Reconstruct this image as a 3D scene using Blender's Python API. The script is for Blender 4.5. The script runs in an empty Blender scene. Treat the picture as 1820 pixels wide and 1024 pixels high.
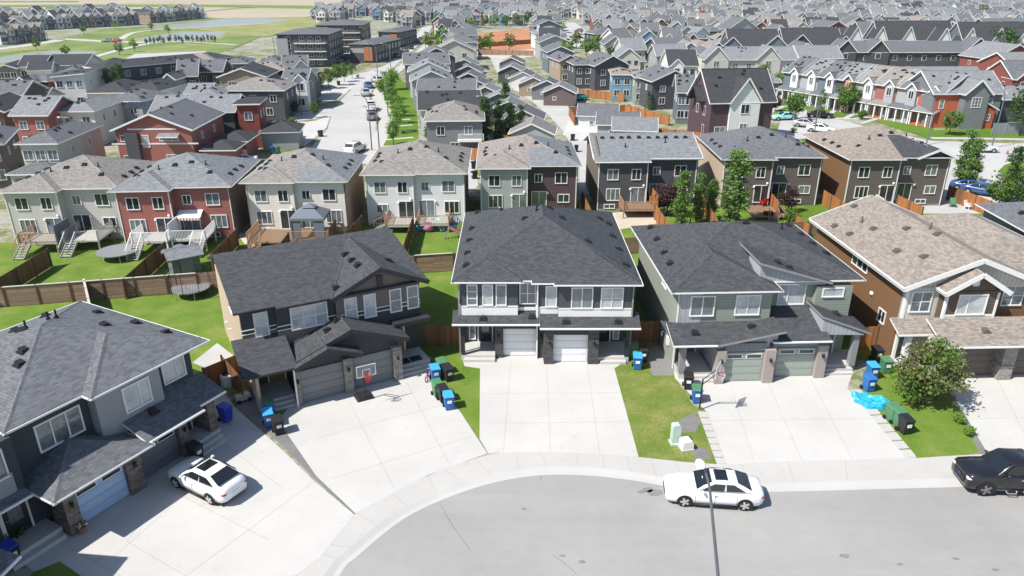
import bpy, math, random
from mathutils import Vector, Matrix
R = math.radians
random.seed(11)
scn = bpy.context.scene
COL = scn.collection
# ---------------------------------------------------------------- camera
CAMH, PITCH, FPX = 25.0, R(23), 1300.0
cam = bpy.data.cameras.new('camera')
cam.sensor_width = 36; cam.lens = FPX/1820*36; cam.clip_end = 20000; cam.clip_start = .1
co = bpy.data.objects.new('camera', cam); COL.objects.link(co)
co.location = (0, 0, CAMH); co.rotation_euler = (R(90)-PITCH, 0, 0)
scn.camera = co
# ---------------------------------------------------------------- sky and sun
SUN_EL, SUN_AZ = R(51), R(59)          # the light travels towards +y turned SUN_AZ towards +x
w = bpy.data.worlds.new('World'); scn.world = w; w.use_nodes = True
nt = w.node_tree
sky = nt.nodes.new('ShaderNodeTexSky'); sky.sky_type = 'NISHITA'; sky.sun_disc = False
sky.sun_elevation = SUN_EL; sky.sun_rotation = SUN_AZ + math.pi; sky.altitude = 1000; sky.dust_density = 1.6; sky.ozone_density = .8
nt.links.new(sky.outputs[0], nt.nodes['Background'].inputs[0])
nt.nodes['Background'].inputs[1].default_value = 0.118
sl = bpy.data.lights.new('sun', 'SUN'); sl.energy = 5.0; sl.angle = R(.53); sl.color = (1, .958, .885)
so = bpy.data.objects.new('sun', sl); COL.objects.link(so)
d = Vector((math.sin(SUN_AZ)*math.cos(SUN_EL), math.cos(SUN_AZ)*math.cos(SUN_EL), -math.sin(SUN_EL)))
so.rotation_euler = d.to_track_quat('-Z', 'Y').to_euler(); so.location = (-40, -20, 60)
scn.view_settings.view_transform = 'Standard'; scn.view_settings.look = 'None'
scn.view_settings.exposure = 0.44; scn.view_settings.gamma = 1
scn.cycles.max_bounces = 6; scn.cycles.diffuse_bounces = 3; scn.cycles.transparent_max_bounces = 6

def P(px, py, z=0.0):
    """ground point (height z) seen at a pixel of the survey photograph"""
    b = math.atan((py-512)/FPX); a = PITCH+b
    return ((px-910)/FPX*(CAMH-z)/math.sin(a)*math.cos(b), (CAMH-z)/math.tan(a))

# ---------------------------------------------------------------- materials
MATS = {}
def srgb(c):
    return tuple((x/255/12.92 if x/255 <= .04045 else ((x/255+.055)/1.055)**2.4) for x in c)
class NT:
    def __init__(s, name, rough=.8, spec=.3):
        m = bpy.data.materials.new(name); m.use_nodes = True
        s.m = m; s.t = m.node_tree; s.b = s.t.nodes['Principled BSDF']
        s.b.inputs['Roughness'].default_value = rough; s.b.inputs['Specular IOR Level'].default_value = spec
        tc = s.n('ShaderNodeTexCoord'); s.obj = tc.outputs['Object']; s.nor = tc.outputs['Normal']
    def n(s, t, **k):
        x = s.t.nodes.new(t)
        for a, v in k.items(): setattr(x, a, v)
        return x
    def l(s, a, b): s.t.links.new(a, b)
    def setin(s, sock, v):
        if hasattr(v, 'node'): s.l(v, sock)
        else: sock.default_value = v
    def math(s, op, a, b=0.0, c=0.0):
        x = s.n('ShaderNodeMath', operation=op)
        for i, v in enumerate((a, b, c)): s.setin(x.inputs[i], v)
        return x.outputs[0]
    def vmath(s, op, a, b=(0, 0, 0)):
        x = s.n('ShaderNodeVectorMath', operation=op)
        s.setin(x.inputs[0], a); s.setin(x.inputs[1], b)
        return x.outputs['Value'] if op in ('DOT_PRODUCT', 'LENGTH') else x.outputs[0]
    def noise(s, scale, vec=None, detail=3, rough=.6):
        x = s.n('ShaderNodeTexNoise'); x.inputs['Scale'].default_value = scale
        x.inputs['Detail'].default_value = detail; x.inputs['Roughness'].default_value = rough
        s.l(vec if vec is not None else s.obj, x.inputs['Vector']); return x.outputs['Fac']
    def sep(s, v):
        x = s.n('ShaderNodeSeparateXYZ'); s.l(v, x.inputs[0]); return x.outputs
    def comb(s, x, y, z=0.0):
        k = s.n('ShaderNodeCombineXYZ')
        for i, v in enumerate((x, y, z)): s.setin(k.inputs[i], v)
        return k.outputs[0]
    def ramp(s, fac, stops):
        x = s.n('ShaderNodeValToRGB'); e = x.color_ramp.elements
        while len(e) < len(stops): e.new(.5)
        for q, (p, c) in zip(e, stops): q.position = p; q.color = (*c, 1)
        s.l(fac, x.inputs[0]); return x.outputs[0]
    def mix(s, fac, a, b, mode='MIX'):
        x = s.n('ShaderNodeMix', data_type='RGBA', blend_type=mode)
        s.setin(x.inputs[0], fac)
        for k, v in ((6, a), (7, b)): s.setin(x.inputs[k], v if hasattr(v, 'node') else (*v, 1))
        return x.outputs[2]
    def scale(s, col, f):      # colour times a value socket
        x = s.n('ShaderNodeVectorMath', operation='SCALE'); s.setin(x.inputs[0], col); s.setin(x.inputs['Scale'], f); return x.outputs[0]
    def base(s, c): s.setin(s.b.inputs['Base Color'], c if hasattr(c, 'node') else (*c, 1))
    def bump(s, h, strength=.3, dist=.02):
        x = s.n('ShaderNodeBump'); x.inputs['Strength'].default_value = strength; x.inputs['Distance'].default_value = dist
        s.l(h, x.inputs['Height']); s.l(x.outputs[0], s.b.inputs['Normal'])
    def along(s):              # horizontal coordinate along any wall or roof plane
        h = s.vmath('NORMALIZE', s.vmath('CROSS_PRODUCT', (0, 0, 1), s.nor))
        return s.vmath('DOT_PRODUCT', h, s.obj)
def reg(name, nt): MATS[name] = nt.m; return nt.m
def col3(c): return tuple(x for x in c)

def m_flat(name, c, rough=.6, spec=.3, metal=0, var=.12, vs=3.0):
    t = NT(name, rough, spec); t.b.inputs['Metallic'].default_value = metal
    f = t.math('ADD', t.math('MULTIPLY', t.noise(vs), var*2), 1-var)
    t.base(t.scale(c, f)); return reg(name, t)
def m_siding(name, c, lap=.2):
    t = NT(name, .65, .25); z = t.sep(t.obj)[2]
    fr = t.math('FRACT', t.math('DIVIDE', z, lap))
    edge = t.math('GREATER_THAN', fr, .14)                     # the shadow gap under each lap
    f = t.math('MULTIPLY', t.math('ADD', t.math('MULTIPLY', edge, .38), .62), t.math('ADD', t.math('MULTIPLY', t.noise(.9), .2), .9))
    t.base(t.scale(c, f)); t.bump(fr, .35, .02); return reg(name, t)
def m_boards(name, c, w=.3, gap=.12, var=.0, rough=.7):
    t = NT(name, rough, .25); u = t.math('DIVIDE', t.along(), w)
    fr = t.math('FRACT', u); e = t.math('GREATER_THAN', fr, gap)
    f = t.math('ADD', t.math('MULTIPLY', e, .35), .65)
    wn = t.n('ShaderNodeTexWhiteNoise', noise_dimensions='1D'); t.l(t.math('FLOOR', u), wn.inputs['W'])
    f = t.math('MULTIPLY', f, t.math('ADD', t.math('MULTIPLY', wn.outputs['Value'], var*2), 1-var))
    f = t.math('MULTIPLY', f, t.math('ADD', t.math('MULTIPLY', t.noise(1.3), .35), .82))
    t.base(t.scale(c, f)); t.bump(e, .3, .02); return reg(name, t)
def m_hboards(name, c, w=.15, var=.2):
    t = NT(name, .75, .2); z = t.math('DIVIDE', t.sep(t.obj)[2], w)
    e = t.math('GREATER_THAN', t.math('FRACT', z), .2); u = t.math('FLOOR', t.math('DIVIDE', t.along(), 2.4))
    wn = t.n('ShaderNodeTexWhiteNoise', noise_dimensions='2D'); t.l(t.comb(t.math('FLOOR', z), u), wn.inputs['Vector'])
    f = t.math('MULTIPLY', t.math('ADD', t.math('MULTIPLY', e, .4), .6), t.math('ADD', t.math('MULTIPLY', wn.outputs['Value'], var*2), 1-var))
    f = t.math('MULTIPLY', f, t.math('ADD', t.math('MULTIPLY', t.noise(2.5, detail=5), .5), .75))
    t.base(t.scale(c, f)); return reg(name, t)
def m_shingle(name, c, var=.35, c2=None):
    t = NT(name, .85, .2); u = t.along()
    nz = t.sep(t.nor)[2]; v = t.math('DIVIDE', t.sep(t.obj)[2], t.math('SQRT', t.math('MAXIMUM', t.math('SUBTRACT', 1.0, t.math('MULTIPLY', nz, nz)), .01)))
    vec = t.comb(u, v)
    row = t.math('FLOOR', t.math('DIVIDE', v, .15)); off = t.math('MULTIPLY', row, .37)
    tab = t.math('FLOOR', t.math('DIVIDE', t.math('ADD', u, off), .28))
    wn = t.n('ShaderNodeTexWhiteNoise', noise_dimensions='2D'); t.l(t.comb(tab, row), wn.inputs['Vector'])
    rowe = t.math('GREATER_THAN', t.math('FRACT', t.math('DIVIDE', v, .15)), .22)
    f = t.math('ADD', t.math('MULTIPLY', wn.outputs['Value'], var*2), 1-var)
    f = t.math('MULTIPLY', f, t.math('ADD', t.math('MULTIPLY', rowe, .25), .78))
    st = t.noise(1.0, t.vmath('MULTIPLY', vec, (1.6, 6.0, 1)), 4, .7)    # blended lots and run-off streaks
    f = t.math('MULTIPLY', f, t.math('ADD', t.math('MULTIPLY', st, .28), .86))
    f = t.math('MULTIPLY', f, t.math('ADD', t.math('MULTIPLY', t.noise(26.0, detail=1), .8), .6))
    cc = t.mix(wn.outputs['Color'] if False else st, c, c2 or c)
    t.base(t.scale(cc, f)); t.bump(t.math('ADD', wn.outputs['Value'], rowe), .35, .012); return reg(name, t)
def m_stone(name, c1, c2, sx=.45, sy=.16):
    t = NT(name, .85, .2); z = t.sep(t.obj)[2]; u = t.along()
    row = t.math('FLOOR', t.math('DIVIDE', z, sy)); q = t.math('ADD', t.math('DIVIDE', u, sx), t.math('MULTIPLY', row, .43))
    wn = t.n('ShaderNodeTexWhiteNoise', noise_dimensions='2D'); t.l(t.comb(t.math('FLOOR', q), row), wn.inputs['Vector'])
    j = t.math('MULTIPLY', t.math('GREATER_THAN', t.math('FRACT', t.math('DIVIDE', z, sy)), .14), t.math('GREATER_THAN', t.math('FRACT', q), .06))
    cc = t.mix(wn.outputs['Value'], c1, c2)
    f = t.math('MULTIPLY', t.math('ADD', t.math('MULTIPLY', j, .45), .55), t.math('ADD', t.math('MULTIPLY', t.noise(9), .5), .75))
    t.base(t.scale(cc, f)); t.bump(t.math('ADD', j, wn.outputs['Value']), .6, .03); return reg(name, t)
def m_glass(name, c, rough=.06, spec=.8):
    t = NT(name, rough, spec)
    gp = t.n('ShaderNodeNewGeometry').outputs['Position']; f = t.math('ADD', t.math('MULTIPLY', t.noise(.75, gp, 4, .7), 2.6), -.3); t.base(t.scale(c, t.math('MAXIMUM', f, .25))); return reg(name, t)  # patchy noise in the glass colour imitates varied reflections
def m_ground(name, stops, big=.08, small=3.0, rough=.9, bump=.0, k=.55):
    t = NT(name, rough, .15)
    a = t.noise(big, detail=5, rough=.65); b = t.noise(small, detail=4, rough=.7)
    f = t.math('ADD', t.math('MULTIPLY', a, k), t.math('MULTIPLY', b, 1-k))
    t.base(t.ramp(f, stops))
    if bump: t.bump(b, bump, .05)
    return reg(name, t)

# walls
WALL = dict(char=(.055, .056, .062), greige=(.53, .51, .46), white=(.70, .70, .68), cream=(.74, .70, .62), beige=(.40, .34, .26), tan=(.33, .26, .195),
            red=(.33, .125, .105), brick=(.235, .075, .06), brown=(.115, .085, .066), taupe=(.135, .112, .10), dkgrey=(.082, .084, .092), grey=(.19, .20, .21),
            ltgrey=(.36, .37, .385), plum=(.098, .062, .072), green=(.205, .225, .195), sage=(.27, .30, .25), blue=(.17, .30, .40), slate=(.145, .18, .21),
            orange=(.48, .12, .06), black=(.03, .03, .034), mauve=(.15, .115, .115))
for k_, c_ in WALL.items(): m_siding('sid_'+k_, c_)
for k_ in ('char', 'greige', 'white', 'grey', 'ltgrey', 'dkgrey', 'brown'): m_boards('brd_'+k_, WALL[k_], .3)
m_flat('stucco_orange', (.36, .15, .075), .9, .15); m_flat('stucco_dkbrown', (.17, .145, .125), .9, .15, var=.06, vs=6); m_flat('stucco_char', (.06, .064, .072), .9, .15, var=.06, vs=6)
m_flat('stucco_brown', (.19, .105, .055), .9, .15, var=.06, vs=6); m_flat('stucco_beige', (.46, .37, .28), .9, .15, var=.06, vs=6)
m_flat('stucco_ltgrey', (.30, .30, .31), .9, .15, var=.06, vs=6); m_flat('stucco_dkgreen', (.27, .29, .255), .9, .15, var=.06, vs=6)
# roofs
ROOF = dict(char=(.055, .058, .064), dark=(.047, .049, .054), mid=(.115, .12, .13), grey=(.18, .186, .195), blue=(.168, .177, .188), taupe=(.20, .187, .175), tan=(.235, .203, .178), warm=(.22, .20, .185))
for k_, c_ in ROOF.items():
    m_shingle('shg_'+k_, c_, .22 if k_ in ('char', 'tan') else .2, c2=tuple(x*1.25 for x in c_) if k_ != 'tan' else (.27, .235, .205))
m_flat('trim_white', (.72, .72, .70), .5, .3, var=.04); m_flat('trim_dark', (.035, .035, .038), .5, .3); m_flat('trim_grey', (.25, .25, .255), .5, .3)
m_flat('trim_tan', (.50, .47, .41), .6, .3)
m_flat('vent_black', (.022, .022, .024), .5, .3); m_flat('vent_tan', (.12, .10, .09), .5, .3); m_flat('vent_light', (.55, .54, .52), .5, .3)
m_glass('glass_dark', (.025, .03, .034)); m_glass('glass_mid', (.13, .155, .165));  m_flat('glass_solar', (.012, .014, .02), .45, .3); m_glass('glass_far', (.05, .058, .066), .3, .4)
m_stone('stone_dark', (.06, .06, .066), (.105, .10, .10), .4, .1); m_stone('stone_mix', (.22, .20, .185), (.36, .33, .30)); m_stone('stone_brown', (.12, .10, .09), (.24, .20, .17)); m_stone('brick_red', (.22, .06, .045), (.30, .09, .065), .25, .09)
m_flat('stone_plain', (.33, .29, .265), .85, .2, var=.1)
m_flat('door_white', (.74, .74, .73), .45, .35, var=.03); m_flat('door_grey', (.20, .205, .21), .45, .35, var=.06); m_flat('door_blue', (.36, .50, .68), .45, .35, var=.04)
m_flat('door_green', (.30, .335, .30), .45, .35, var=.05); m_flat('door_black', (.02, .021, .024), .35, .4); m_flat('door_wood', (.30, .17, .055), .5, .3); m_flat('door_slate', (.16, .165, .18), .45, .35, var=.05)
m_flat('door_brown', (.13, .11, .095), .45, .3)
t = NT('glass_blind', .09, .8); zz = t.math('FRACT', t.math('MULTIPLY', t.sep(t.obj)[2], 9.0)); bl = t.math('ADD', t.math('MULTIPLY', t.math('GREATER_THAN', zz, .3), .16), .84)
t.base(t.scale((.44, .46, .47), t.math('MULTIPLY', bl, t.math('ADD', t.math('MULTIPLY', t.noise(.8, t.n('ShaderNodeNewGeometry').outputs['Position'], 4, .7), 1.5), .25)))); reg('glass_blind', t)  # besides the blind slats, uneven reflections are painted into the pane tone
# ground
def m_concrete(name, c, stain=.16):
    t = NT(name, .85, .2)
    f = t.math('ADD', t.math('MULTIPLY', t.noise(.22, detail=6, rough=.7), stain*2), 1-stain)
    sp = t.n('ShaderNodeMapRange'); sp.inputs[1].default_value = .60; sp.inputs[2].default_value = .72; sp.inputs[3].default_value = 1; sp.inputs[4].default_value = .86; t.l(t.noise(.9, detail=5, rough=.72), sp.inputs[0]); f = t.math('MULTIPLY', f, sp.outputs[0])
    f = t.math('MULTIPLY', f, t.math('ADD', t.math('MULTIPLY', t.noise(14, detail=2), .16), .92))
    t.base(t.scale(c, f)); t.bump(t.noise(40, detail=1), .08, .01); return reg(name, t)
m_concrete('concrete', (.485, .475, .455), .17); m_concrete('concrete_walk', (.445, .435, .415), .14); m_concrete('gutter', (.46, .455, .44), .15); m_concrete('joint', (.36, .35, .34))
def m_asphalt(name, c):
    t = NT(name, .9, .15); o = t.obj
    a = t.noise(.11, detail=6, rough=.62); b = t.noise(1.6, detail=5, rough=.75); g = t.noise(45, detail=2)
    st = t.noise(1.0, t.vmath('MULTIPLY', o, (.05, .8, 1)), 4, .6)            # long wheel and broom streaks
    f = t.math('ADD', t.math('MULTIPLY', a, .44), t.math('MULTIPLY', b, .16)); f = t.math('ADD', f, t.math('MULTIPLY', st, .16)); f = t.math('ADD', f, t.math('MULTIPLY', g, .3))
    t.base(t.scale(c, t.math('ADD', f, .48))); t.bump(g, .15, .01); return reg(name, t)
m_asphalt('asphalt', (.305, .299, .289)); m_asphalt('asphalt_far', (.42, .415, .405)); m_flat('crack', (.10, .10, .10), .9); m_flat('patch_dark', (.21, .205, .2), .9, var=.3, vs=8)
m_ground('lawn_near', [(.30, (.32, .29, .12)), (.42, (.165, .22, .045)), (.54, (.115, .195, .025)), (.68, (.07, .14, .018))], .42, 9.0, bump=.8, k=.6)
m_ground('lawn_dry', [(.30, (.32, .28, .15)), (.42, (.22, .22, .075)), (.51, (.135, .185, .035)), (.68, (.08, .145, .02))], .5, 7.0, bump=.5)
m_ground('lawn', [(.30, (.17, .20, .05)), (.45, (.105, .18, .02)), (.62, (.07, .145, .014)), (.8, (.035, .085, .012))], .12, 2.2, bump=.3)
m_ground('lot', [(.25, (.36, .34, .30)), (.45, (.33, .31, .26)), (.53, (.17, .19, .08)), (.62, (.10, .15, .03)), (.72, (.30, .29, .27))], .16, 1.1)
m_ground('lot_far', [(.25, (.36, .35, .32)), (.45, (.32, .31, .28)), (.55, (.20, .22, .12)), (.7, (.16, .2, .08))], .06, .4)
m_ground('gravel', [(.3, (.10, .10, .10)), (.5, (.2, .195, .19)), (.7, (.32, .31, .3))], .6, 26.0, bump=.6, k=.3)
m_ground('gravel_light', [(.3, (.3, .3, .3)), (.5, (.42, .42, .42)), (.7, (.5, .5, .5))], .6, 22.0, bump=.6, k=.3)
m_ground('dirt_red', [(.3, (.30, .11, .05)), (.5, (.42, .19, .10)), (.7, (.50, .30, .18))], .05, .8, k=.5)
m_ground('dirt', [(.3, (.42, .36, .28)), (.5, (.50, .44, .36)), (.7, (.58, .53, .46))], .05, .6)
m_ground('field_tan', [(.3, (.31, .27, .185)), (.5, (.39, .335, .25)), (.7, (.45, .39, .31))], .012, .1)
m_ground('field_green', [(.3, (.20, .26, .07)), (.5, (.14, .22, .045)), (.7, (.09, .16, .035))], .02, .25)
m_ground('park', [(.28, (.36, .34, .18)), (.42, (.21, .25, .085)), (.56, (.135, .195, .055)), (.72, (.07, .12, .035))], .035, .35, k=.65)
t = NT('water', .3, .4); t.base((.27, .285, .275)); t.bump(t.noise(1.2, detail=3), .12, .03); reg('water', t)
m_ground('reeds', [(.3, (.36, .31, .19)), (.48, (.27, .27, .11)), (.62, (.17, .21, .06)), (.75, (.09, .13, .04))], .06, .4, k=.5)
# fences, metal, plastics
m_boards('fence_brown', (.19, .095, .045), .14, .12, .25); m_boards('fence_orange', (.36, .15, .055), .14, .1, .2); m_hboards('fence_rail', (.30, .205, .15)); m_flat('post_wood', (.14, .085, .055), .8, var=.3, vs=5)
m_boards('deck_wood', (.34, .22, .145), .14, .12, .2); m_flat('rail_wood', (.36, .22, .135), .75, var=.2); m_flat('deck_grey', (.40, .385, .36), .75, var=.15); m_flat('fence_grey', (.26, .28, .29), .7)
m_flat('wood_dark', (.11, .06, .04), .8, var=.3)
m_flat('black', (.016, .016, .018), .45, .35); m_flat('metal', (.42, .43, .45), .4, .5, .6); m_flat('metal_dark', (.16, .17, .19), .45, .5, .3); m_flat('white', (.76, .76, .75), .45, .35, var=.03)
m_flat('plastic_black', (.022, .023, .025), .5, .35); m_flat('plastic_blue', (.03, .145, .42), .45, .35); m_flat('plastic_sky', (.05, .34, .66), .45, .35); m_flat('plastic_green', (.075, .205, .105), .5, .35); m_flat('plastic_royal', (.02, .06, .48), .45, .35)
m_flat('plastic_cyan', (.025, .34, .50), .4, .4, var=.55, vs=7); m_flat('pink', (.52, .20, .36), .5); m_flat('red', (.45, .035, .03), .5); m_flat('mint', (.42, .66, .60), .5); m_flat('pedestal_green', (.43, .54, .47), .55, .3, var=.1); m_flat('teal', (.05, .38, .42), .5); m_flat('yellow', (.6, .4, .05), .5)
m_flat('canvas_grey', (.15, .17, .20), .85, var=.12); m_flat('rubber', (.018, .018, .019), .85, .15); m_flat('terracotta', (.33, .15, .08), .8)
# cars
def m_paint(name, c, metal=.0):
    t = NT(name, .28, .5); t.b.inputs['Metallic'].default_value = metal; t.b.inputs['Coat Weight'].default_value = .8; t.b.inputs['Coat Roughness'].default_value = .05
    t.base(t.scale(c, t.math('ADD', t.math('MULTIPLY', t.noise(2.0), .08), .96))); return reg(name, t)
for k_, c_ in dict(white=(.76, .765, .77), black=(.012, .012, .014), silver=(.42, .43, .45), grey=(.13, .135, .145), red=(.35, .02, .025), blue=(.03, .09, .24), mint=(.30, .66, .60), teal=(.03, .30, .33)).items(): m_paint('paint_'+k_, c_)
m_flat('car_glass', (.012, .014, .016), .05, .9); m_flat('lamp_red', (.42, .015, .03), .25, .5); m_flat('lamp_clear', (.62, .64, .66), .15, .7); m_flat('rim', (.50, .51, .52), .35, .5, .4); m_flat('rim_dark', (.20, .20, .21), .4, .4, .3)
# leaves
def m_leaf(name, c, c2):
    t = NT(name, .6, .25)
    oi = t.n('ShaderNodeNewGeometry'); f = oi.outputs['Random Per Island']
    t.base(t.mix(f, c, c2)); t.b.inputs['Subsurface Weight'].default_value = 0
    tr = t.n('ShaderNodeBsdfTranslucent'); t.l(t.mix(f, tuple(x*1.3 for x in c), tuple(x*1.3 for x in c2)), tr.inputs[0])
    ms = t.n('ShaderNodeMixShader'); ms.inputs[0].default_value = .3
    out = t.t.nodes['Material Output']; t.l(t.b.outputs[0], ms.inputs[1]); t.l(tr.outputs[0], ms.inputs[2]); t.l(ms.outputs[0], out.inputs[0]); return reg(name, t)
m_leaf('leaf_green', (.075, .15, .025), (.15, .25, .05)); m_leaf('leaf_dark', (.04, .09, .025), (.085, .155, .04)); m_leaf('leaf_olive', (.095, .12, .035), (.22, .235, .085)); m_leaf('leaf_wine', (.05, .025, .03), (.10, .05, .045)); m_leaf('leaf_bright', (.12, .23, .03), (.20, .34, .06)); m_leaf('leaf_poplar', (.09, .17, .035), (.17, .28, .07))
m_flat('bark', (.13, .10, .08), .9, var=.3, vs=8); m_flat('bark_pale', (.33, .31, .28), .9, var=.3, vs=8)

# ---------------------------------------------------------------- mesh builder
class MB:
    def __init__(s): s.v = []; s.f = []; s.m = []
    def add(s, vs, fs, m=0):
        b = len(s.v); s.v += [tuple(p) for p in vs]
        for f in fs: s.f.append([b+i for i in f]); s.m.append(m)
    def box(s, x0, x1, y0, y1, z0, z1, m=0):
        v = [(x, y, z) for z in (z0, z1) for y in (y0, y1) for x in (x0, x1)]
        s.add(v, [(0, 2, 3, 1), (4, 5, 7, 6), (0, 1, 5, 4), (2, 6, 7, 3), (1, 3, 7, 5), (0, 4, 6, 2)], m)
    def poly(s, pts, m=0): s.add(pts, [list(range(len(pts)))], m)
    def prism(s, pts, z0, z1, m=0, ms=None):       # 2-D outline (counter-clockwise) raised
        n = len(pts)
        if sum(pts[i][0]*pts[(i+1) % n][1]-pts[(i+1) % n][0]*pts[i][1] for i in range(n)) < 0: pts = pts[::-1]
        s.add([(x, y, z1) for x, y in pts], [list(range(n))], m)
        v = [(x, y, z0) for x, y in pts]+[(x, y, z1) for x, y in pts]
        s.add(v, [(i, (i+1) % n, n+(i+1) % n, n+i) for i in range(n)], m if ms is None else ms)
    def ext(s, prof, axis, a, b, m=0, mcap=None):  # profile in (horizontal, z) pushed along 'x' or 'y'
        n = len(prof); q = (lambda t, p: (t, p[0], p[1])) if axis == 'x' else (lambda t, p: (p[0], t, p[1]))
        v = [q(a, p) for p in prof]+[q(b, p) for p in prof]
        s.add(v, [(i, (i+1) % n, n+(i+1) % n, n+i) for i in range(n)], m)
        s.add([q(a, p) for p in prof], [list(range(n))], m if mcap is None else mcap); s.add([q(b, p) for p in prof], [list(range(n))[::-1]], m if mcap is None else mcap)
    def bar(s, p, q, w, h, m=0):
        p, q = Vector(p), Vector(q); d = (q-p)
        if d.length < 1e-6: return
        d.normalize(); u = d.cross(Vector((0, 0, 1)))
        u = Vector((1, 0, 0)) if u.length < 1e-3 else u.normalized()
        n = u.cross(d); u = u*w/2; n = n*h/2
        v = [p-u-n, p+u-n, p+u+n, p-u+n, q-u-n, q+u-n, q+u+n, q-u+n]
        s.add(v, [(0, 3, 2, 1), (4, 5, 6, 7), (0, 1, 5, 4), (1, 2, 6, 5), (2, 3, 7, 6), (3, 0, 4, 7)], m)
    def tube(s, pts, r, n=8, m=0, cap=True):
        pts = [Vector(p) for p in pts]; rs = r if isinstance(r, (list, tuple)) else [r]*len(pts); b = []
        for i, p in enumerate(pts):
            d = (pts[min(i+1, len(pts)-1)]-pts[max(i-1, 0)]).normalized()
            a = d.orthogonal().normalized() if i == 0 else (a-d*a.dot(d)).normalized()
            c = d.cross(a); b += [p+(a*math.cos(2*math.pi*k/n)+c*math.sin(2*math.pi*k/n))*rs[i] for k in range(n)]
        f = [(i*n+k, i*n+(k+1) % n, (i+1)*n+(k+1) % n, (i+1)*n+k) for i in range(len(pts)-1) for k in range(n)]
        if cap: f += [tuple(range(n))[::-1], tuple(range((len(pts)-1)*n, len(pts)*n))]
        s.add(b, f, m)
    def lathe(s, prof, n=14, c=(0, 0), m=0, axis='z'):   # prof of (radius, height)
        v = []
        for r, h in prof:
            for k in range(n):
                a = 2*math.pi*k/n; x, y = r*math.cos(a), r*math.sin(a)
                v.append((c[0]+x, c[1]+y, h) if axis == 'z' else (c[0]+x, h, c[1]+y))
        s.add(v, [(i*n+k, i*n+(k+1) % n, (i+1)*n+(k+1) % n, (i+1)*n+k) for i in range(len(prof)-1) for k in range(n)]+[tuple(range(n))[::-1], tuple(range((len(prof)-1)*n, len(prof)*n))], m)
    def blob(s, c, r, n=8, m=0, j=0.0):
        pr = [(max(math.sin(math.pi*i/n), .02), -math.cos(math.pi*i/n)) for i in range(n+1)]; v = []
        for q, h in pr:
            for k in range(n*2):
                a = math.pi*k/n; e = 1+random.uniform(-j, j); v.append((c[0]+r[0]*q*math.cos(a)*e, c[1]+r[1]*q*math.sin(a)*e, c[2]+r[2]*h*e))
        N = n*2; s.add(v, [(i*N+k, i*N+(k+1) % N, (i+1)*N+(k+1) % N, (i+1)*N+k) for i in range(n) for k in range(N)], m)
    def mesh(s, name, mats, smooth=False):
        me = bpy.data.meshes.new(name); me.from_pydata(s.v, [], s.f)
        for m in (mats if isinstance(mats, (list, tuple)) else [mats]): me.materials.append(MATS[m])
        me.polygons.foreach_set('material_index', s.m)
        if smooth: me.polygons.foreach_set('use_smooth', [True]*len(s.f))
        me.update(); return me
    def build(s, name, mats, parent=None, loc=(0, 0, 0), rz=0, smooth=False): return put(name, s.mesh(name, mats, smooth), parent, loc, rz)
def put(name, me, parent=None, loc=(0, 0, 0), rz=0, rx=0):
    o = bpy.data.objects.new(name, me); COL.objects.link(o); o.location = loc; o.rotation_euler = (rx, 0, R(rz))
    if parent: o.parent = parent
    return o
def tag(o, label, cat, group=None):
    o['label'] = label; o['category'] = cat
    if group: o['group'] = group
    return o
def thing(name, label, cat, loc=(0, 0, 0), rz=0, group=None):
    o = put(name, None, None, loc, rz); o.empty_display_size = .3
    return tag(o, label, cat, group)
def struct(name, mb, mats, stuff=False):
    o = mb.build(name, mats); o['kind'] = 'stuff' if stuff else 'structure'; return o
def copy_tree(o, parent=None):
    c = o.copy(); COL.objects.link(c)
    if parent: c.parent = parent
    for ch in list(o.children): copy_tree(ch, c)
    return c
def again(o, loc, rz, label, group=None):
    c = copy_tree(o); c.location = loc; c.rotation_euler = (0, 0, R(rz)); c['label'] = label
    if group: c['group'] = group
    return c
def spline(pts, n=6):            # Catmull-Rom through 2-D points
    out = []
    for i in range(len(pts)-1):
        p0, p1, p2, p3 = pts[max(i-1, 0)], pts[i], pts[i+1], pts[min(i+2, len(pts)-1)]
        for k in range(n):
            t = k/n; out.append(tuple(.5*(2*b+(c-a)*t+(2*a-5*b+4*c-e)*t*t+(-a+3*b-3*c+e)*t**3) for a, b, c, e in zip(p0, p1, p2, p3)))
    return out+[tuple(pts[-1])]
def ribbon(mb, pts, w, z, m=0):  # flat strip along a 2-D line
    L = []; Rr = []
    for i, p in enumerate(pts):
        a, b = Vector(pts[max(i-1, 0)]), Vector(pts[min(i+1, len(pts)-1)]); dd = (b-a).normalized(); nn = Vector((-dd.y, dd.x))*w/2
        L.append((p[0]+nn.x, p[1]+nn.y, z)); Rr.append((p[0]-nn.x, p[1]-nn.y, z))
    for i in range(len(pts)-1): mb.poly([Rr[i], Rr[i+1], L[i+1], L[i]], m)
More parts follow.
